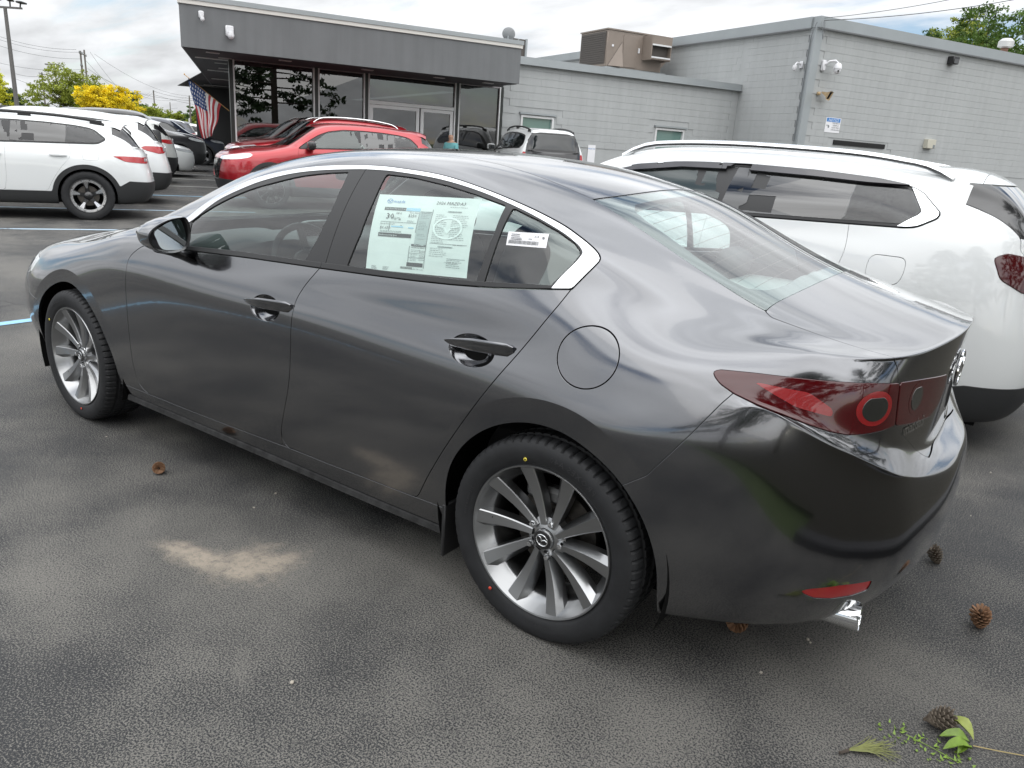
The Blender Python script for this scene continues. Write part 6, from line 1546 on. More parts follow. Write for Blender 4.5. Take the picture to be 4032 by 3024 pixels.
    if quarter_chrome:
        q = win; zz = q.V[:, 2]; edge = np.interp(zz, [1.15, 1.17, 1.25, 1.27, 1.40, 1.46], [-1.42, -1.45, -1.555, -1.56, -1.475, -1.43])
        both('quarter_trim', keep_below(q, q.V[:, 0] - edge), M['bright_trim'], .006, .006)
    if level >= 3:
        b = MB(); 
        for s in (1, -1):
            b = MB(); x = -.735; b.tube([wp(-.86, s * .828, 1.16), wp(-.93, s * .75, 1.34), wp(-.965, s * .675, 1.475)], .012, 6); b.build('window_bar', M['black_satin'], root)
    if visors:
        for x0, x1 in ((-.335, .62), (-1.09, -.35)):
            v = gcut(win, x0, x1); edge = np.interp(v.V[:, 0], [-1.2, -.9, -.5, -.1, .2, .4, .62], [1.425, 1.44, 1.45, 1.44, 1.39, 1.32, 1.22])
            both('window_visor', keep_below(v, edge - v.V[:, 2]), M['visor'], .015, .018)
    # windscreen, rear window, bonnet
    def fws(p):
        x, y, z = p.V.T; ye = np.interp(x, [.3, .43, .55, .77, .9, 1.0, 1.2], [.53, .545, .585, .635, .665, .69, .71])
        return np.where(z > .95, np.maximum(np.maximum(y - ye, (.455 - .06 * (y / .55) ** 2) - x), x - (1.14 - .16 * (y / .7) ** 2)), 1.0)
    ws, pm = split(pm, fws(pm), .002); pan('windscreen', join_mirror(ws), M['glass'] if glass else M['far_glass'], None, 0, -.002)
    def frw(p):
        x, y, z = p.V.T; return np.where(x < -1.78, np.maximum(np.maximum(y - np.interp(z, [1.15, 1.5], [.60, .53]), z - 1.475), 1.165 - z), 1.0)
    rw, pm = split(pm, frw(pm), .002); pan('rear_window', join_mirror(rw), M['far_glass'], None, .01, -.004)
    def frt(p):
        x, y, z = p.V.T; return np.where(x < -1.74, np.maximum(np.maximum(y - np.interp(z, [1.12, 1.16, 1.3, 1.47], [.60, .70, .685, .645]), z - 1.478), 1.135 - z), 1.0)
    rt, pm = split(pm, frt(pm), .002); pan('rear_window_border', join_mirror(rt), M['black_gloss'])
    if rear_panel:
        def frp(p): x, y, z = p.V.T; return np.where(x < -1.86, np.maximum(np.maximum(y - np.interp(z, [1.1, 1.5], [.74, .655]), z - 1.50), .80 - z), 1.0)
        rp, pm = split(pm, frp(pm), .002); pan('tailgate_panel', join_mirror(rp), M[rear_panel])
    tl = tail or [(-1.80, .90, 1.015), (-1.86, .88, 1.055), (-2.02, .80, 1.06), (-2.15, .70, 1.055), (-2.215, .46, 1.04), (-2.235, .40, .99), (-2.21, .56, .945), (-2.10, .765, .93), (-1.93, .87, .97)]
    tp, pm = split(pm, np.where((pm.V[:, 0] < -1.7) & (pm.V[:, 2] < 1.15), sdf(round_poly([(u_of(x, y), z) for x, y, z in tl], .02), UZ(pm)), 1.0), .002)
    tt = both('tail_light', tp, M['lamp_red'] if tailmat != 'lamp_bright_red' else M['lamp_bright_red'], .02, .004)
    if detail and len(tp.T):
        q = UZ(tp); um = q[:, 0].max(); cl_ = keep_below(tp, np.maximum(np.maximum(um - .17 - q[:, 0], q[:, 0] - um + .03), np.abs(q[:, 1] - np.median(q[:, 1])) - .028))
        both('clear_lens', cl_, M['lamp_clear'], 0, .0065, tt)
    hl = [(1.66, .935), (1.72, .965), (1.95, .935), (2.15, .90), (2.25, .86), (2.20, .83), (1.95, .85), (1.75, .885)]
    hd, pm = split(pm, np.where((pm.V[:, 0] > 1.5) & (pm.V[:, 1] > .42), sdf(round_poly(hl, .02), XZ(pm)), 1.0), .002); both('headlight', hd, M['lamp_clear'], .02, .002)
    gr = [(-.58, .84), (.58, .84), (.50, .62), (.36, .48), (-.36, .48), (-.50, .62)]
    gi, pm = split(pm, np.where(pm.V[:, 0] > 1.9, sdf(round_poly(gr, .05), pm.V[:, [1, 2]]), 1.0), .002); pan('radiator_grille', join_mirror(gi), M['black_gloss'], None, .01, -.01)
    # cladding
    if clad:
        x, y, z = pm.V.T; f = z - .42
        for xc in (WB2, -WB2): f = np.minimum(f, np.where(y > .3, np.hypot(x - xc, z - .36) - .472, 1))
        f = np.minimum(f, np.where(x < -1.65, z - np.interp(-x, [1.65, 1.95, 2.2], cladz or [.42, .60, .585]), 1)); f = np.minimum(f, np.where(x > 1.8, z - .50, 1))
        cl, pm = split(pm, f, .0015); pan('cladding', join_mirror(cl), M[clad], None, .02, .004)
        for s in (1, -1):
            b = MB(); b.box(wp(-2.20, s * .60, .49), (.02, .20, .05), rz=rad(-s * 38), bevel=.006); b.build('reflector', M['lamp_bright_red'], root)
    # doors and bonnet, tailgate
    fd = round_poly([(.81, 1.10, 0), (.835, .9, .05), (.835, .70, .05), (.83, .45, .05), (.78, .425, .02), (-.30, .425, .02), (-.335, .6, .1), (-.345, .9, .05), (-.36, 1.14, 0)], .02)
    rd = round_poly([(-.36, 1.14, 0), (-.345, .9, .05), (-.335, .6, .1), (-.30, .425, .03), (-.84, .425, .05), (-.90, .56, .05), (-1.02, .75, .1), (-1.16, .92, .1), (-1.19, 1.02, .05), (-1.17, 1.165, 0)], .02)
    for nm, pl, hx, hz in (('front_door', fd, -.19, .945), ('rear_door', rd, -1.02, .965)):
        dp_, pm = split(pm, np.where(side(pm) & (pm.V[:, 2] < 1.17), sdf(pl, XZ(pm)), 1.0), .0024); dl, dr = both(nm, dp_, P)
        for s, par in ((1, dl), (-1, dr)):
            if par is None: continue
            p, n = S.side(hx, hz); b = MB(); superell(b, wp(p.x, s * (p.y + .022), p.z), (.115, .012, .017), .6, .6); b.build('door_handle', P, par)
            if level >= 3 or detail:
                b = MB(); superell(b, wp(p.x - .01, s * (p.y - .004), p.z), (.07, .010, .032), .7, .8); b.build('finger_cup', M['black_satin'] if paint not in ('white_paint', 'ceramic_paint') else M['shade_white'], par)  # cup stands proud; its darker colour paints in the shade of a hollow
    if level >= 3:
        fp = round_poly([(-1.335, .90, .05), (-1.335, 1.02, .05), (-1.56, 1.02, .05), (-1.545, .90, .05)], .05); fl, pm = split(pm, np.where(side(pm), sdf(fp, XZ(pm)), 1.0), .0024); pan('fuel_flap', fl, P)
    def fho(p): x, y, z = p.V.T; return np.where(z > .8, np.maximum(np.maximum(y - np.interp(x, [.95, 1.2, 1.7, 2.1], [.70, .745, .72, .62]), (1.12 - .16 * (y / .7) ** 2) - x), .915 - z), 1.0)
    ho, pm = split(pm, np.where(pm.V[:, 0] > .8, fho(pm), 1.0), .0024); pan('bonnet', join_mirror(ho), P)
    def ftg(p): x, y, z = p.V.T; return np.where(x < -1.7, np.maximum(np.maximum(y - np.interp(z, [.6, .9, 1.1, 1.5], [.62, .66, .72, .60]), .63 - z), x + 1.80), 1.0)
    tg, pm = split(pm, ftg(pm), .0024); tgo = pan('tailgate', join_mirror(tg), P)
    if roof:
        rf, pm = split(pm, np.where(pm.V[:, 2] > 1.3, 1.50 - pm.V[:, 2], 1.0), .001); pan('roof', join_mirror(rf), M[roof])
    pan('body', join_mirror(pm), P)
    # inner dark shell keeps gaps and wheel wells dark
    if level >= 3:
        lowm = suv_surface(2); V = lowm.V - lowm.N * .03; ip = PM(V, lowm.N, lowm.T)
        ip = keep_below(ip, -np.where(np.abs(V[:, 1]) > .5, sdf(np.array(dlo), V[:, [0, 2]]), 1.0), 0)
        for xc in (WB2, -WB2): ip = keep_below(ip, np.where(np.abs(ip.V[:, 1]) > .5, .43 - np.hypot(ip.V[:, 0] - xc, ip.V[:, 2] - .36), -1))
        ip = keep_below(ip, np.abs(ip.V[:, 0]) - 1.72)
        w_ = warp_pm(ip); link('inner_shell', mesh_np('inner_shell', w_.V, w_.T, w_.N, M['shell']), root)
        for s in (.38, -.38):
            b = MB(); superell(b, wp(-.42, s, .92), (.08, .24, .33), .5, .45, Matrix.Rotation(rad(-14), 4, 'Y')); st = b.build('front_seat', M['seat'], root)
            b = MB(); superell(b, wp(-.50, s, 1.30), (.05, .13, .085), .55, .5); b.build('headrest', M['seat'], st)
        b = MB(); superell(b, wp(-1.30, 0, .95), (.08, .62, .30), .4, .35, Matrix.Rotation(rad(-16), 4, 'Y')); b.build('rear_seat', M['seat'], root)
    b = MB(); z0 = zf(np.array([.30]))[0]; b.box((float(xf(np.array([-.03]))[0]), 0, z0), (3.9 * kx, 1.5 * ky, .10)); b.build('floor_pan', M['shell'], root)
    for s in (1, -1):
        for xc in (WB2, -WB2):
            b = MB(); rows = []
            for a in np.linspace(-.3, math.pi + .3, 24): rows.append([wp(xc + .43 * math.cos(a), s * y, max(.14, .36 + .43 * math.sin(a))) for y in (.885, .55)] + [wp(xc, s * .55, .36)])
            b.grid(rows, True, s > 0); b.build('wheel_arch_liner', M['shell'], root)
            car_wheel(root, (float(xf(np.array([xc]))[0]), s * .805 * ky, R - .006), s, R, wheels, .2 + xc)
        # door mirrors
        mx, my, mz = wp(.60, s * .985, 1.155); b = MB(); superell(b, (mx, my, mz), (.075, .115, .085), .55, .6); mo = b.build('door_mirror', M[mirror] if mirror else P, root)
        b = MB(); superell(b, (mx - .068, my, mz), (.012, .092, .066), .5, .6); b.build('mirror_glass', M['far_glass'], mo)
        b = MB(); b.tube([wp(.64, s * .87, 1.09), (mx + .01, my - s * .04, mz - .04)], .028, 8); b.build('mirror_foot', M['black_satin'], mo)
        if rails:
            b = MB(); pts = []; rsz = []
            for t in np.linspace(0, 1, 28):
                x = .36 + (-1.66 - .36) * t; p, n = S.top(x, .585); h = .052 * min(1, min(t, 1 - t) / .09) ** .7
                pts.append((wp(p.x, s * p.y, p.z + h))); rsz.append(.019 if rails == 'silver' else .022)
            b.tube(pts, rsz, 8); b.build('roof_rail', M['bright_trim'] if rails == 'silver' else M['black_satin'], root)
            if rails == 'black':
                for x in (.28, -.62, -1.55):
                    b = MB(); p, n = S.top(x, .585); b.box(wp(p.x, s * p.y, p.z + .02), (.16, .04, .06)); b.build('rail_foot', M['black_satin'], root)
    if spoiler:
        rows = []
        for y in np.linspace(-.60, .60, 25):
            p, n = S.top(-1.69, abs(y)); zt = p.z; tx = -1.985 + .10 * (y / .6) ** 2; zz = zt - .045
            rows.append([wp(-1.70, y, zt + .002), wp(-1.80, y, zt - .004), wp(tx, y, zz), wp(tx, y, zz - .022), wp(-1.84, y, zt - .10)])
        b = MB(); b.grid(rows, True, False); b.build('roof_spoiler', P, root, sharp=35)
    if badge and tgo:
        b = MB(); p, n = S.rear(0, 1.02, .008); T = Matrix.Translation(wp(*p)) @ Matrix.Rotation(rad(-90), 4, 'Y'); b.tube([tuple(T @ Vector((.042 * math.sin(a), .06 * math.cos(a), 0))) for a in np.linspace(0, 2 * math.pi, 25)], .007, 6, False); b.build('badge', M['chrome'], tgo)
    return root
def build_jeep(pos, heading):
    """boxy open-country car with a black hard top"""
    root = empty('parked_car', 'boxy black-topped four-wheel-drive car behind the white cars of the left row', 'car', pos, heading)
    G, B = M['silver_paint'], M['black_satin']
    b = MB(); b.box((-.45, 0, .95), (2.9, 1.55, .62), bevel=.05); b.build('tub', M['black_paint'], root)
    b = MB(); b.box((1.55, 0, 1.02), (1.2, 1.30, .36), bevel=.05); b.build('bonnet', M['black_paint'], root)
    b = MB(); b.box((-.55, 0, 1.80), (2.75, 1.46, .10), taper=.96, bevel=.04); top = b.build('hard_top', B, root)
    for x in (.78, -.18, -1.05, -1.86):
        for s in (1, -1):
            b = MB(); b.tube([(x + (.22 if x > .7 else 0), s * .72, 1.25), (x, s * .68, 1.76)], .05, 8); b.build('roof_pillar', B if x < .7 else M['black_paint'], root)
    for x0, x1 in ((-.10, .74), (-1.0, -.25), (-1.8, -1.1)):
        for s in (1, -1):
            b = MB(); b.box(((x0 + x1) / 2, s * .70, 1.50), (x1 - x0, .012, .44)); b.build('side_window', M['far_glass'], root)
    b = MB(); b.box((-1.93, 0, 1.5), (.03, 1.25, .42)); b.build('rear_window', M['far_glass'], root)
    for s in (1, -1):
        for x in (1.45, -1.45):
            b = MB(); b.box((x, s * .85, .95), (1.05, .26, .06), bevel=.02); b.build('mudguard', B, root); car_wheel(root, (x, s * .80, .394), s, .40, 'offroad')
        b = MB(); b.lathe([(0, .02), (.09, .018), (.10, 0)], 20, Matrix.Translation((2.14, s * .45, 1.03)) @ Matrix.Rotation(rad(90), 4, 'Y')); b.build('headlight', M['lamp_clear'], root)
        b = MB(); b.box((-1.90, s * .70, 1.0), (.06, .14, .24), bevel=.02); b.build('tail_light', M['lamp_bright_red'], root)
    b = MB(); b.box((2.15, 0, .62), (.18, 1.5, .2), bevel=.04); b.build('front_bumper', B, root)
    b = MB(); b.box((-1.98, 0, .62), (.18, 1.5, .2), bevel=.04); b.build('rear_bumper', B, root)
    T = Matrix.Translation((-2.12, .05, 1.15)) @ Matrix.Rotation(rad(90), 4, 'Z')
    b = MB(); b.lathe([(.2, -.1), (.36, -.11), (.40, -.06), (.40, .06), (.36, .11), (.2, .1)], 32, Matrix.Translation((-2.12, .05, 1.12)) @ Matrix.Rotation(rad(90), 4, 'Y')); b.build('spare_wheel', M['rubber'], root)
    root.scale = (1, 1, .86)
def build_cars():
    M['visor'] = simple('smoked_window_visor', (.030, .028, .034), .22, 0, .8); M['shade_white'] = simple('white_paint_shaded', (.66, .68, .68), .4, 0, .8)  # shade_white: darker copy of the white paint, shade painted into finger cups
    off = Vector((3.26, -17.645, 0)); RR = Matrix.Rotation(BAZ, 4, 'Z'); A = rad(62)
    def lot(x, y): w = off + RR @ Vector((x, y, 0)); return (w.x, w.y)
    # white car beside the grey saloon
    build_suv('white sport utility car with silver roof rails and smoked window visors, beside the grey saloon', (-.30, -2.80), 0, 'white_paint', ky=1.03, level=3, glass='glass', visors=True, quarter_chrome=True, rails='silver', spoiler=False, R=.365, tailmat='dark',
              xmap=([-3.2, -2.34, -2.04, -1.66, -1.2, -.36, 1.0, 3.2], [-3.08, -2.24, -1.985, -1.60, -1.20, -.37, 1.06, 3.3]), zmap=([0, .3, .6, 1.12, 1.5, 1.62, 2], [0, .21, .50, 1.12, 1.43, 1.535, 1.86]),
              tail=[(-1.96, .855, 1.06), (-2.02, .82, 1.085), (-2.12, .74, 1.07), (-2.21, .55, 1.05), (-2.225, .40, .99), (-2.19, .60, .94), (-2.11, .76, .92), (-2.0, .84, .97)], rtip=[(-1.655, 1.27), (-1.65, 1.235), (-1.56, 1.175), (-1.50, 1.165)], cladz=[.42, .50, .50])
    build_suv('white crossover with black wheel arch cladding and machined black wheels, at the left edge', (10.73, -2.44), A, 'white_paint', kx=.965, ky=.965, level=3, glass='tint_glass', rails='black', wheels='machined', R=.355, zmap=([0, .35, .9, 1.12, 1.5, 1.62, 2], [0, .34, .86, 1.05, 1.37, 1.465, 1.8]),
              tail=[(-1.74, .875, .985), (-1.90, .86, .99), (-2.10, .78, .985), (-2.17, .68, .98), (-2.225, .45, .98), (-2.23, .44, .885), (-2.20, .60, .875), (-2.13, .74, .88), (-1.92, .87, .90)])
    build_suv('white estate-backed crossover second in the left row, its tail just past the first', (*lot(-16.55, 2.15),), A, 'white_paint', kx=.98, ky=.97, R=.35, rails=None, wheels='five', zmap=([0, 1.1, 1.62], [0, 1.08, 1.60]))
    build_jeep((*lot(-16.5, 5.1), 0), A)
    build_suv('pale beige-white crossover with a dark lower bumper, third tail in the left row', (*lot(-16.0, 7.95),), A, 'ceramic_paint', kx=.96, ky=.97, R=.34, zmap=([0, .8, 1.12, 1.62], [0, .86, 1.13, 1.57]))
    build_suv('white saloon nose pointing right between the pale crossover and the black cars', (*lot(-15.3, 11.0),), A + math.pi, 'white_paint', kx=.97, ky=.96, R=.34, clad=None, zmap=([0, .9, 1.12, 1.62], [0, .76, .98, 1.44]))
    build_suv('black off-roader facing right with amber marker lamps and large tyres', (*lot(-14.7, 14.4),), A + math.pi, 'black_paint', kx=1.0, ky=1.02, R=.40, wheels='offroad', zmap=([0, .4, 1.12, 1.62], [0, .48, 1.26, 1.82]))
    build_suv('black car facing right behind the black off-roader, chrome wheels', (*lot(-13.6, 19.5),), A + math.pi, 'navy_paint', kx=1.05, ky=1.02, R=.38, wheels='five', zmap=([0, 1.12, 1.62], [0, 1.16, 1.70]))
    build_suv('dark blue sport utility car seen from its side near the flags', (*lot(-13.6, 31.0),), A, 'navy_paint', kx=1.04, R=.37, rails='silver', zmap=([0, 1.12, 1.62], [0, 1.16, 1.72]))
    for i, (x, y, c) in enumerate(((-12.2, 36, 'white_paint'), (-12.0, 40.5, 'white_paint'), (-12.0, 46, 'silver_paint'), (-11.8, 52, 'white_paint'))):
        build_suv('pale car of the far row, ' + ['nearest behind the dark blue car', 'second behind the dark blue car', 'silver one, third behind the dark blue car', 'farthest of the row beside the showroom column'][i], (*lot(x, y),), A, c, kx=.98, R=.35, clad=None, group='pale cars of the far row', detail=False)
    # red pair by the showroom
    build_suv('bright red sport utility car with black mirrors, nearest of the red pair before the showroom', (10.24, -8.65), A, 'red_paint', kx=1.0, R=.362, rails=None, mirror='black_gloss', glass='glass', wheels='black', zmap=([0, .35, .85, 1.12, 1.5, 1.62, 2], [0, .36, .90, 1.19, 1.57, 1.695, 2.1]))
    build_suv('taller red sport utility car with bright roof rails, behind the first red car', (13.0, -10.9), A, 'red_paint', kx=1.04, ky=1.02, R=.37, rails='silver', wheels='ten', zmap=([0, .35, .85, 1.12, 1.5, 1.62, 2], [0, .40, 1.0, 1.30, 1.72, 1.86, 2.3]))
    # big two-tone car
    build_suv('large white car with a black tailgate parked nose to the grey low wall', (10.15, -15.9), rad(-40), 'white_paint', kx=1.08, ky=.99, R=.39, rails='black', wheels='black', clad='black_plastic', spoiler=False, rear_panel='black_paint', badge=False,
              xmap=([-3, -2.3, -2.04, -1.75, -1.2, 0, 3], [-2.92, -2.34, -2.22, -2.12, -1.45, -.05, 3.0]), zmap=([0, .4, .8, 1.12, 1.48, 1.62, 2], [0, .50, 1.0, 1.40, 1.84, 2.0, 2.4]),
              tail=[(-1.93, .86, 1.10), (-2.03, .80, 1.10), (-2.10, .76, 1.09), (-2.13, .74, .95), (-2.16, .74, .80), (-2.02, .86, .80), (-1.95, .86, .95)])
    t = empty('person', 'person in a turquoise top beyond the white car, partly hidden', 'person', bw(-10.75, 1.9))
    return t
# ------------------------------------------------------------------ stickers, litter, people
def build_stickers(root, S):
    def mapper(c, off):
        """bilinear patch of the rear door glass; c = corners TL, TR, BR, BL as (x, z); local u right 0..1, v up 0..1"""
        TL, TR, BR, BL = [np.array(p) for p in c]
        def f(u, v, d=0.0):
            p = (TL * (1 - u) + TR * u) * v + (BL * (1 - u) + BR * u) * (1 - v); q, n = S.side(float(p[0]), float(p[1]), off + d); return tuple(q)
        return f
    A = 1.245  # sheet aspect
    # the sheet is on the inside of the glass, right reading from outside
    f = mapper([(-.494, 1.254), (-.918, 1.276), (-.979, 1.045), (-.561, 1.016)], -.0075)
    def patch(b, u0, v0, u1, v1, d, n=8): b.grid([[f(u0 + (u1 - u0) * i / n, v0 + (v1 - v0) * j / n, d) for j in range(n + 1)] for i in range(n + 1)], True)
    b = MB(); patch(b, 0, 0, 1, 1, 0, 24); sheet = b.build('price_sheet', M['paper'], root); tag(sheet, 'pale green-white printed price and fuel economy sheet inside the rear door glass')
    def add(nm, mat, rects, d=.0012, n=6):
        b = MB()
        for r in rects: patch(b, *r, d, n)
        return b.build(nm, mat, sheet)
    def txt(s, u, v, h, mat, al='LEFT', d=.0020, shear=0.0, sp=1.0, b=None):
        V, F = text_mesh(s, h, al, 1, shear, 0, sp); own = b is None; b = b or MB(); b.add([f(u + p[0] / A, v + p[1], d) for p in V], F)
        if own: return b.build('lettering', mat, sheet)
    add('print_panel', M['paper_grey'], [(.47, .44, .585, .80), (.47, .36, .585, .432)])
    add('print_band', M['print_dark'], [(.10, .795, .32, .833), (.09, .445, .43, .495), (.445, .345, .71 - .12, .372), (.42, .085, .58, .135)])
    add('print_band', M['print_pale_blue'], [(.325, .795, .465, .835), (.21, .575, .335, .592), (.385, .57, .44, .585)])
    add('print_band', M['paper_grey'], [(.73, .805, .86, .823), (.70, .355, .84, .373)])
    lines = MB()
    def rule(u0, v0, u1, v1, w=.0025): patch(lines, min(u0, u1) - (w if u0 == u1 else 0), min(v0, v1) - (w if v0 == v1 else 0), max(u0, u1) + (w if u0 == u1 else 0), max(v0, v1) + (w if v0 == v1 else 0), .0013, 3)
    for q in ((.09, .64, .455, .64), (.19, .52, .19, .64), (.465, .52, .465, .79), (.59, .07, .59, .83), (.43, .14, .43, .345), (.43, .255, .585, .255), (.43, .2, .585, .2), (.62, .40, .97, .40), (.80, .22, .97, .22)): rule(*q)
    lines.build('ruled_lines', M['print_mid'], sheet)
    rg = np.random.default_rng(4); fine = MB()
    def para(u0, v0, u1, n, dv, h=.0045, ragged=.35):
        for i in range(n):
            e = u1 - (u1 - u0) * ragged * rg.random(); v = v0 - dv * i; x = u0
            while x < e - .004:
                w = min(rg.uniform(.01, .03), e - x); patch(fine, x, v, x + w, v + h, .0014, 1); x += w + .005
    para(.63, .765, .75, 16, .0235); para(.79, .765, .95, 14, .0235); para(.63, .375 - .04, .80, 5, .024); para(.80, .20, .95, 5, .022)
    para(.485, .75, .575, 3, .02); para(.485, .66, .575, 6, .02); para(.485, .50, .575, 2, .02); para(.10, .52, .42, 2, .014); para(.45, .325, .56, 1, .02); para(.45, .295, .56, 2, .02); para(.45, .235, .52, 2, .02); para(.45, .18, .52, 2, .02)
    para(.06, .05, .13, 4, .012); para(.18, .05, .25, 4, .012); para(.20, .70, .31, 2, .014); para(.36, .665, .44, 3, .014); para(.30, .60, .33, 1, .01); para(.74, .87, .95, 1, .015)
    tag(fine.build('fine_print', M['print_mid'], sheet), kind='stuff')
    txt('mazda', .175, .895, .055, M['print_blue'], sp=1.05); txt('2026 MAZDA3', .60, .90, .055, M['print_dark'], shear=.15)
    txt('Fuel Economy and Environment', .115, .806, .026, M['paper']); txt('30', .135, .68, .105, M['print_dark']); txt('MPG', .235, .745, .034, M['print_dark']); txt('27   38', .225, .665, .03, M['print_dark'])
    txt('You save', .365, .765, .032, M['print_dark']); txt('$250', .36, .715, .052, M['print_dark']); txt('$1,650', .095, .545, .05, M['print_dark']); txt('Annual fuel COST', .09, .605, .026, M['print_dark'])
    txt('fueleconomy.gov', .10, .457, .034, M['paper']); txt('GOVERNMENT 5-STAR SAFETY RATINGS', .45, .352, .015, M['paper']); txt('STANDARD EQUIPMENT', .74, .808, .014, M['print_dark']); txt('OPTIONAL EQUIPMENT', .71, .358, .014, M['print_dark'])
    txt('Overall Vehicle Score', .445, .325, .017, M['print_dark']); txt('MSRP  $27,295', .84, .39, .018, M['print_dark']); txt('Total MSRP  $28,765', .78, .165, .018, M['print_dark']); txt('MazdaUSA.com', .455, .045, .026, M['print_mid']); txt('PARTS CONTENT', .48, .785, .016, M['print_dark']); txt('INFORMATION', .485, .768, .016, M['print_dark'])
    for k, v in enumerate((.325, .285, .268, .225, .208, .17)): txt('*****', .535, v - .012, .034, M['print_dark'])
    b = MB(); R_ = .034
    def ring(cx, cz, r, w, mat, nm):
        b = MB(); t = np.linspace(0, 2 * math.pi, 49); b.grid([[f(cx + rr * math.cos(a) / A, cz + rr * .82 * math.sin(a), .0016) for rr in (r - w, r + w)] for a in t], True); return b
    b = ring(.135, .915, .034, .003, None, ''); 
    for s in (-1, 1): b.grid([[f(.135 + s * .026 / A, .925, .0017), f(.135 + s * .026 / A, .918, .0017)], [f(.135 + s * .012 / A, .925, .0017), f(.135 + s * .012 / A, .915, .0017)], [f(.135, .905, .0017), f(.135, .893, .0017)]], True)
    b.build('emblem', M['print_blue'], sheet)
    b = ring(.765, .60, .16, .012, None, '')
    for s in (-1, 1): b.grid([[f(.765 + s * .135 / A, .65, .0012), f(.765 + s * .135 / A, .62, .0012)], [f(.765 + s * .055 / A, .64, .0012), f(.765 + s * .055 / A, .60, .0012)], [f(.765, .575, .0012), f(.765, .525, .0012)]], True)
    b.build('watermark_emblem', simple('pale_print_mark', (.93, .95, .94), .6), sheet)
    bars = MB(); x = .36
    for i in range(34): w = rg.choice([.0012, .0022]); patch(bars, x, .048, x + w, .075, .0014, 1); x += w + .0018
    bars.build('barcode', M['print_dark'], sheet)
    # small bar code label outside the quarter glass
    g = mapper([(-1.074, 1.192), (-1.204, 1.199), (-1.215, 1.160), (-1.083, 1.154)], -.0018); f = g; A = 3.2
    b = MB(); patch(b, 0, 0, 1, 1, 0, 10); lab = b.build('stock_label', M['label_white'], root); tag(lab, 'white bar code stock label on the quarter window'); sheet = lab
    bars = MB(); x = .05
    for i in range(58): w = rg.choice([.004, .007, .010]); patch(bars, x, .14, x + w * .8, .40, .0008, 1); x += w + .006; 
    bars.build('barcode', M['print_dark'], lab); fine = MB(); para(.10, .80, .33, 2, .13, .05, .1); para(.10, .54, .40, 2, .10, .045, .1); para(.55, .52, .65, 1, .1, .045); tag(fine.build('fine_print', M['print_dark'], lab), kind='stuff')
    txt('X18', .68, .66, .20, M['print_dark'], d=.0010)
    b = MB(); t = np.linspace(0, 2 * math.pi, 20); b.tube([f(.90 + .02 * math.cos(a), .66 + .07 * math.sin(a), .001) for a in t], .0006, 4, False); b.tube([f(.87, .74, .001), f(.885, .60, .001), f(.91, .72, .001)], .0006, 4, False); b.build('pen_mark', M['print_dark'], lab)
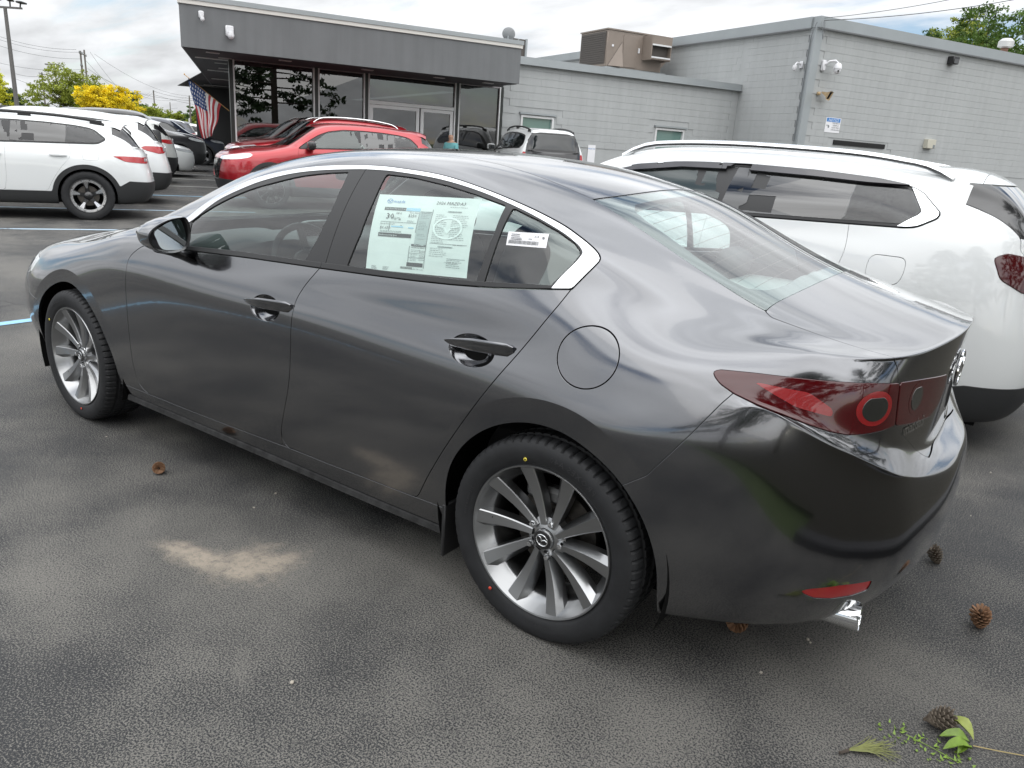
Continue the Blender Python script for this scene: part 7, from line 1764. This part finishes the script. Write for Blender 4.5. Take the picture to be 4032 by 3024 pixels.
def build_litter():
    CO = simple('cone_scale_brown', (.24, .13, .07), .75, var=(60, .35)); CG = simple('cone_scale_grey', (.13, .105, .08), .8, var=(60, .35)); CD = simple('cone_core', (.06, .035, .02), .85)
    def cone(loc, L, W, tilt, rz, label, mat):
        t = empty('pine_cone', label, 'pine cone', (loc[0], loc[1], 0), group='fallen pine cones')
        Mx = Matrix.Translation((0, 0, W * .46)) @ Matrix.Rotation(rz, 4, 'Z') @ Matrix.Rotation(tilt, 4, 'Y') @ Matrix.Translation((0, 0, -L * .45))
        b = MB(); b.lathe([(0, 0), (W * .16, L * .1), (W * .2, L * .45), (W * .08, L * .92), (0, L)], 10, Mx); core = b.build('core', CD, t)
        b = MB(); n = 78
        for i in range(n):
            f = i / n; h = L * (.04 + .92 * f); a = i * 2.39996; r = W * .5 * (math.sin(math.pi * min(1, .18 + .80 * (1 - f) ** .9)) ** .7) * (1 if f > .08 else .7)
            up = (.15 + .95 * f) ; w = W * .145 * (1 - .35 * f)
            d = Vector((math.cos(a), math.sin(a), 0)); s = Vector((-math.sin(a), math.cos(a), 0)); k = Vector((0, 0, 1))
            p0 = d * (r * .25) + k * (h - .1 * W); p1 = d * r + k * (h + up * W * .16); nrm = (k - d * up * .4).normalized() * W * .035
            vs = [p0 - s * w * .4, p0 + s * w * .4, p1 + s * w * .75 - d * w * .3, p1 + d * w * .15 + nrm * .6, p1 - s * w * .75 - d * w * .3]
            vs2 = [v - nrm * 1.3 for v in vs]; allv = [tuple(Mx @ v) for v in vs + vs2]
            b.add(allv, [(0, 1, 2, 3, 4), (9, 8, 7, 6, 5), (1, 6, 7, 2), (2, 7, 8, 3), (3, 8, 9, 4), (4, 9, 5, 0)])
        o = b.build('scales', mat, t); o['kind'] = 'stuff'; return t
    cone((.505, .985), .062, .052, rad(80), rad(150), 'small brown pine cone lying alone on the asphalt left of the saloon', CO)
    cone((-2.49, -.135), .078, .066, rad(12), rad(30), 'upright brown pine cone behind the right end of the saloon', CO)
    cone((-2.44, .50), .070, .064, rad(70), rad(200), 'grey-brown pine cone near the bottom right corner by the leaves', CG)
    cone((-1.86, .42), .070, .066, rad(75), rad(80), 'brown pine cone under the rear bumper beside the exhaust', CO)
    cone((-2.31, -.53), .075, .055, rad(25), rad(10), 'greyish pine cone at the far side of the rear bumper', CG)
    # spray of pine needles
    t = empty('needle_spray', 'fan of yellow green pine needles at the lower right', 'pine needles', (-2.267, .76, 0)); rg = np.random.default_rng(31); b = MB()
    for i in range(42):
        a = rad(-142) + rg.normal() * .24; L = rg.uniform(.08, .135); c = .25 * rg.normal(); pts = [(L * s * math.cos(a + c * s), L * s * math.sin(a + c * s), .006 + .016 * s * rg.random() + .004) for s in (0, .35, .7, 1)]
        b.tube(pts, [.0011, .0012, .0011, .0005], 4, False)
    o = b.build('needles', simple('needle_yellow_green', (.22, .235, .075), .55, var=(30, .3)), t); o['kind'] = 'stuff'
    b = MB(); b.tube([(.015, .022, .008), (0, 0, .008), (-.004, -.012, .008)], [.004, .005, .003], 6); b.build('twig', M['bark'], t)
    # fallen leaf sprig
    t = empty('leaf_sprig', 'sprig of pale green leaves on a thin yellow stalk in the lower right corner', 'leaf', (-2.53, .50, 0)); LG = simple('pale_green_leaf', (.17, .27, .035), .45, var=(25, .35)); LY = simple('yellow_green_leaf', (.33, .38, .10), .5, var=(25, .3))
    def leaf(x, y, ang, L, W, mat, lift, curl):
        b = MB(); rows = []
        for s in np.linspace(0, 1, 9):
            w = W * math.sin(math.pi * s ** .8) ** .9; c = Vector((x + L * s * math.cos(ang), y + L * s * math.sin(ang), .008 + lift * math.sin(math.pi * s))); sd = Vector((-math.sin(ang), math.cos(ang), 0))
            rows.append([tuple(c + sd * w * k + Vector((0, 0, curl * abs(k) * w * 2 + .002 * math.sin(s * 14) * k))) for k in (-1, -.5, 0, .5, 1)])
        b.grid(rows); b.build('leaf', mat, t)
    leaf(.0, .0, rad(-20), .085, .019, LY, .02, .5); leaf(.005, .02, rad(20), .08, .018, LG, .015, .35); leaf(.0, .04, rad(40), .085, .017, LG, .012, .5); leaf(.01, .03, rad(70), .06, .014, LG, .01, .3)
    b = MB(); b.tube([(0, .02, .006), (-.06, .0, .009), (-.16, -.05, .006), (-.26, -.10, .006)], [.0016, .0015, .0013, .001], 5); b.build('stalk', simple('straw_stalk', (.42, .33, .14), .6), t)
    t = empty('weed', 'small ferny green weed lying by the leaf sprig at the bottom edge', 'weed', (-2.44, .60, 0)); b = MB(); rg = np.random.default_rng(12)
    for i in range(70):
        a = rg.uniform(0, 6.28); r = .055 * rg.random() ** .5; x, y = r * math.cos(a) * 1.6 + rg.choice([0, .05, -.04]), r * math.sin(a); s = rg.uniform(.004, .008); q = rg.uniform(0, 6.28)
        b.add([(x + s * math.cos(q), y + s * math.sin(q), .012 * rg.random() + .003), (x - s * .5 * math.sin(q), y + s * .5 * math.cos(q), .004), (x - s * math.cos(q), y - s * math.sin(q), .006), (x + s * .5 * math.sin(q), y - s * .5 * math.cos(q), .004)], [(0, 1, 2, 3)])
    o = b.build('leaflets', LG, t); o['kind'] = 'stuff'
    b = MB(); b.tube([(-.06, .01, .004), (0, 0, .006), (.06, -.01, .004)], .0012, 5); b.build('stem', LG, t)
    # pebbles
    PB = simple('pale_pebble', (.42, .38, .32), .8)
    rg = np.random.default_rng(77); pme = MB(); superell(pme, (0, 0, .004), (.009, .007, .005), .9, .8, None, 6, 8); me = pme.mesh('pebble', PB)
    for i, (u, v) in enumerate(((1085, 1944), (3190, 2532), (3900, 1862), (3822, 2032), (3180, 2520), (2996, 2650), (1000, 2000), (1150, 2690), (420, 1720), (105, 1435))):
        d = cam.rotation_quaternion.to_matrix() @ Vector(((u - 2016) / 2981.3, -(v - 1512) / 2981.3, -1)); p = CAMP + d * (-CAMP.z / d.z)
        o = link('pebble', me, None, (p.x, p.y, 0), (0, 0, rg.uniform(0, 6))); k = rg.uniform(.4, .8); o.scale = (k, k, k)
        tag(o, 'tiny pale pebble ' + ['near the rear door sill', 'below the exhaust tip', 'beside the far white car, nearer its cladding', 'on the open asphalt right of the rear bumper', 'just left of the exhaust tip shadow', 'on the dark asphalt below the rear bumper', 'between the lone pine cone and the sill', 'in the lower left foreground asphalt', 'near the front wheel of the saloon', 'at the left edge beyond the front wheel'][i], 'pebble', 'pebbles on the asphalt')
def build_person(t):
    """standing figure grown from one skinned skeleton; only the turquoise shoulder shows"""
    P = [(0, 0, .95), (0, 0, 1.15), (0, 0, 1.40), (0, 0, 1.50), (0, .01, 1.56), (0, .03, 1.68), (.17, 0, 1.42), (.23, .02, 1.15), (.24, .10, .92), (-.17, 0, 1.42), (-.23, .02, 1.15), (-.24, .10, .92), (.09, 0, .90), (.10, .02, .50), (.10, 0, .08), (-.09, 0, .90), (-.10, .02, .50), (-.10, 0, .08), (.10, .12, .04), (-.10, .12, .04)]
    E = [(0, 1), (1, 2), (2, 3), (3, 4), (4, 5), (2, 6), (6, 7), (7, 8), (2, 9), (9, 10), (10, 11), (0, 12), (12, 13), (13, 14), (0, 15), (15, 16), (16, 17), (14, 18), (17, 19)]
    Rr = [.15, .14, .16, .065, .055, .095, .075, .05, .035, .075, .05, .035, .09, .065, .045, .09, .065, .045, .04, .04]
    me = bpy.data.meshes.new('body'); me.from_pydata(P, E, [])
    ob = bpy.data.objects.new('tmp', me); COL.objects.link(ob); ob.modifiers.new('k', 'SKIN')
    for i, r in enumerate(Rr): me.skin_vertices[0].data[i].radius = (r, r)
    me.skin_vertices[0].data[0].use_root = True
    sm = ob.modifiers.new('s', 'SUBSURF'); sm.levels = 2
    ev = ob.evaluated_get(bpy.context.evaluated_depsgraph_get()); m2 = bpy.data.meshes.new_from_object(ev); bpy.data.objects.remove(ob)
    m2.name = 'body'; TQ, SK, TR, HR = simple('turquoise_shirt', (.16, .42, .44), .8), simple('skin', (.45, .27, .19), .5), simple('dark_trousers', (.03, .035, .05), .8), simple('dark_hair', (.03, .02, .015), .6)
    m2.materials.clear()
    for m in (TQ, SK, TR, HR): m2.materials.append(m)
    for p in m2.polygons:
        c = p.center; p.use_smooth = True; z = c.z
        p.material_index = 2 if z < .93 and abs(c.x) < .2 else (1 if z > 1.47 and not (z > 1.70 or c.y < -.02 and z > 1.56) else (3 if z > 1.5 else (1 if abs(c.x) > .19 and z < 1.2 else 0)))
    link('body', m2, t)
# ------------------------------------------------------------------ assemble
build_ground()
build_building()
build_poles()
build_trees()
build_flags()
HERO, HS = build_hero()
build_stickers(HERO, HS)
build_person(build_cars())
build_litter()
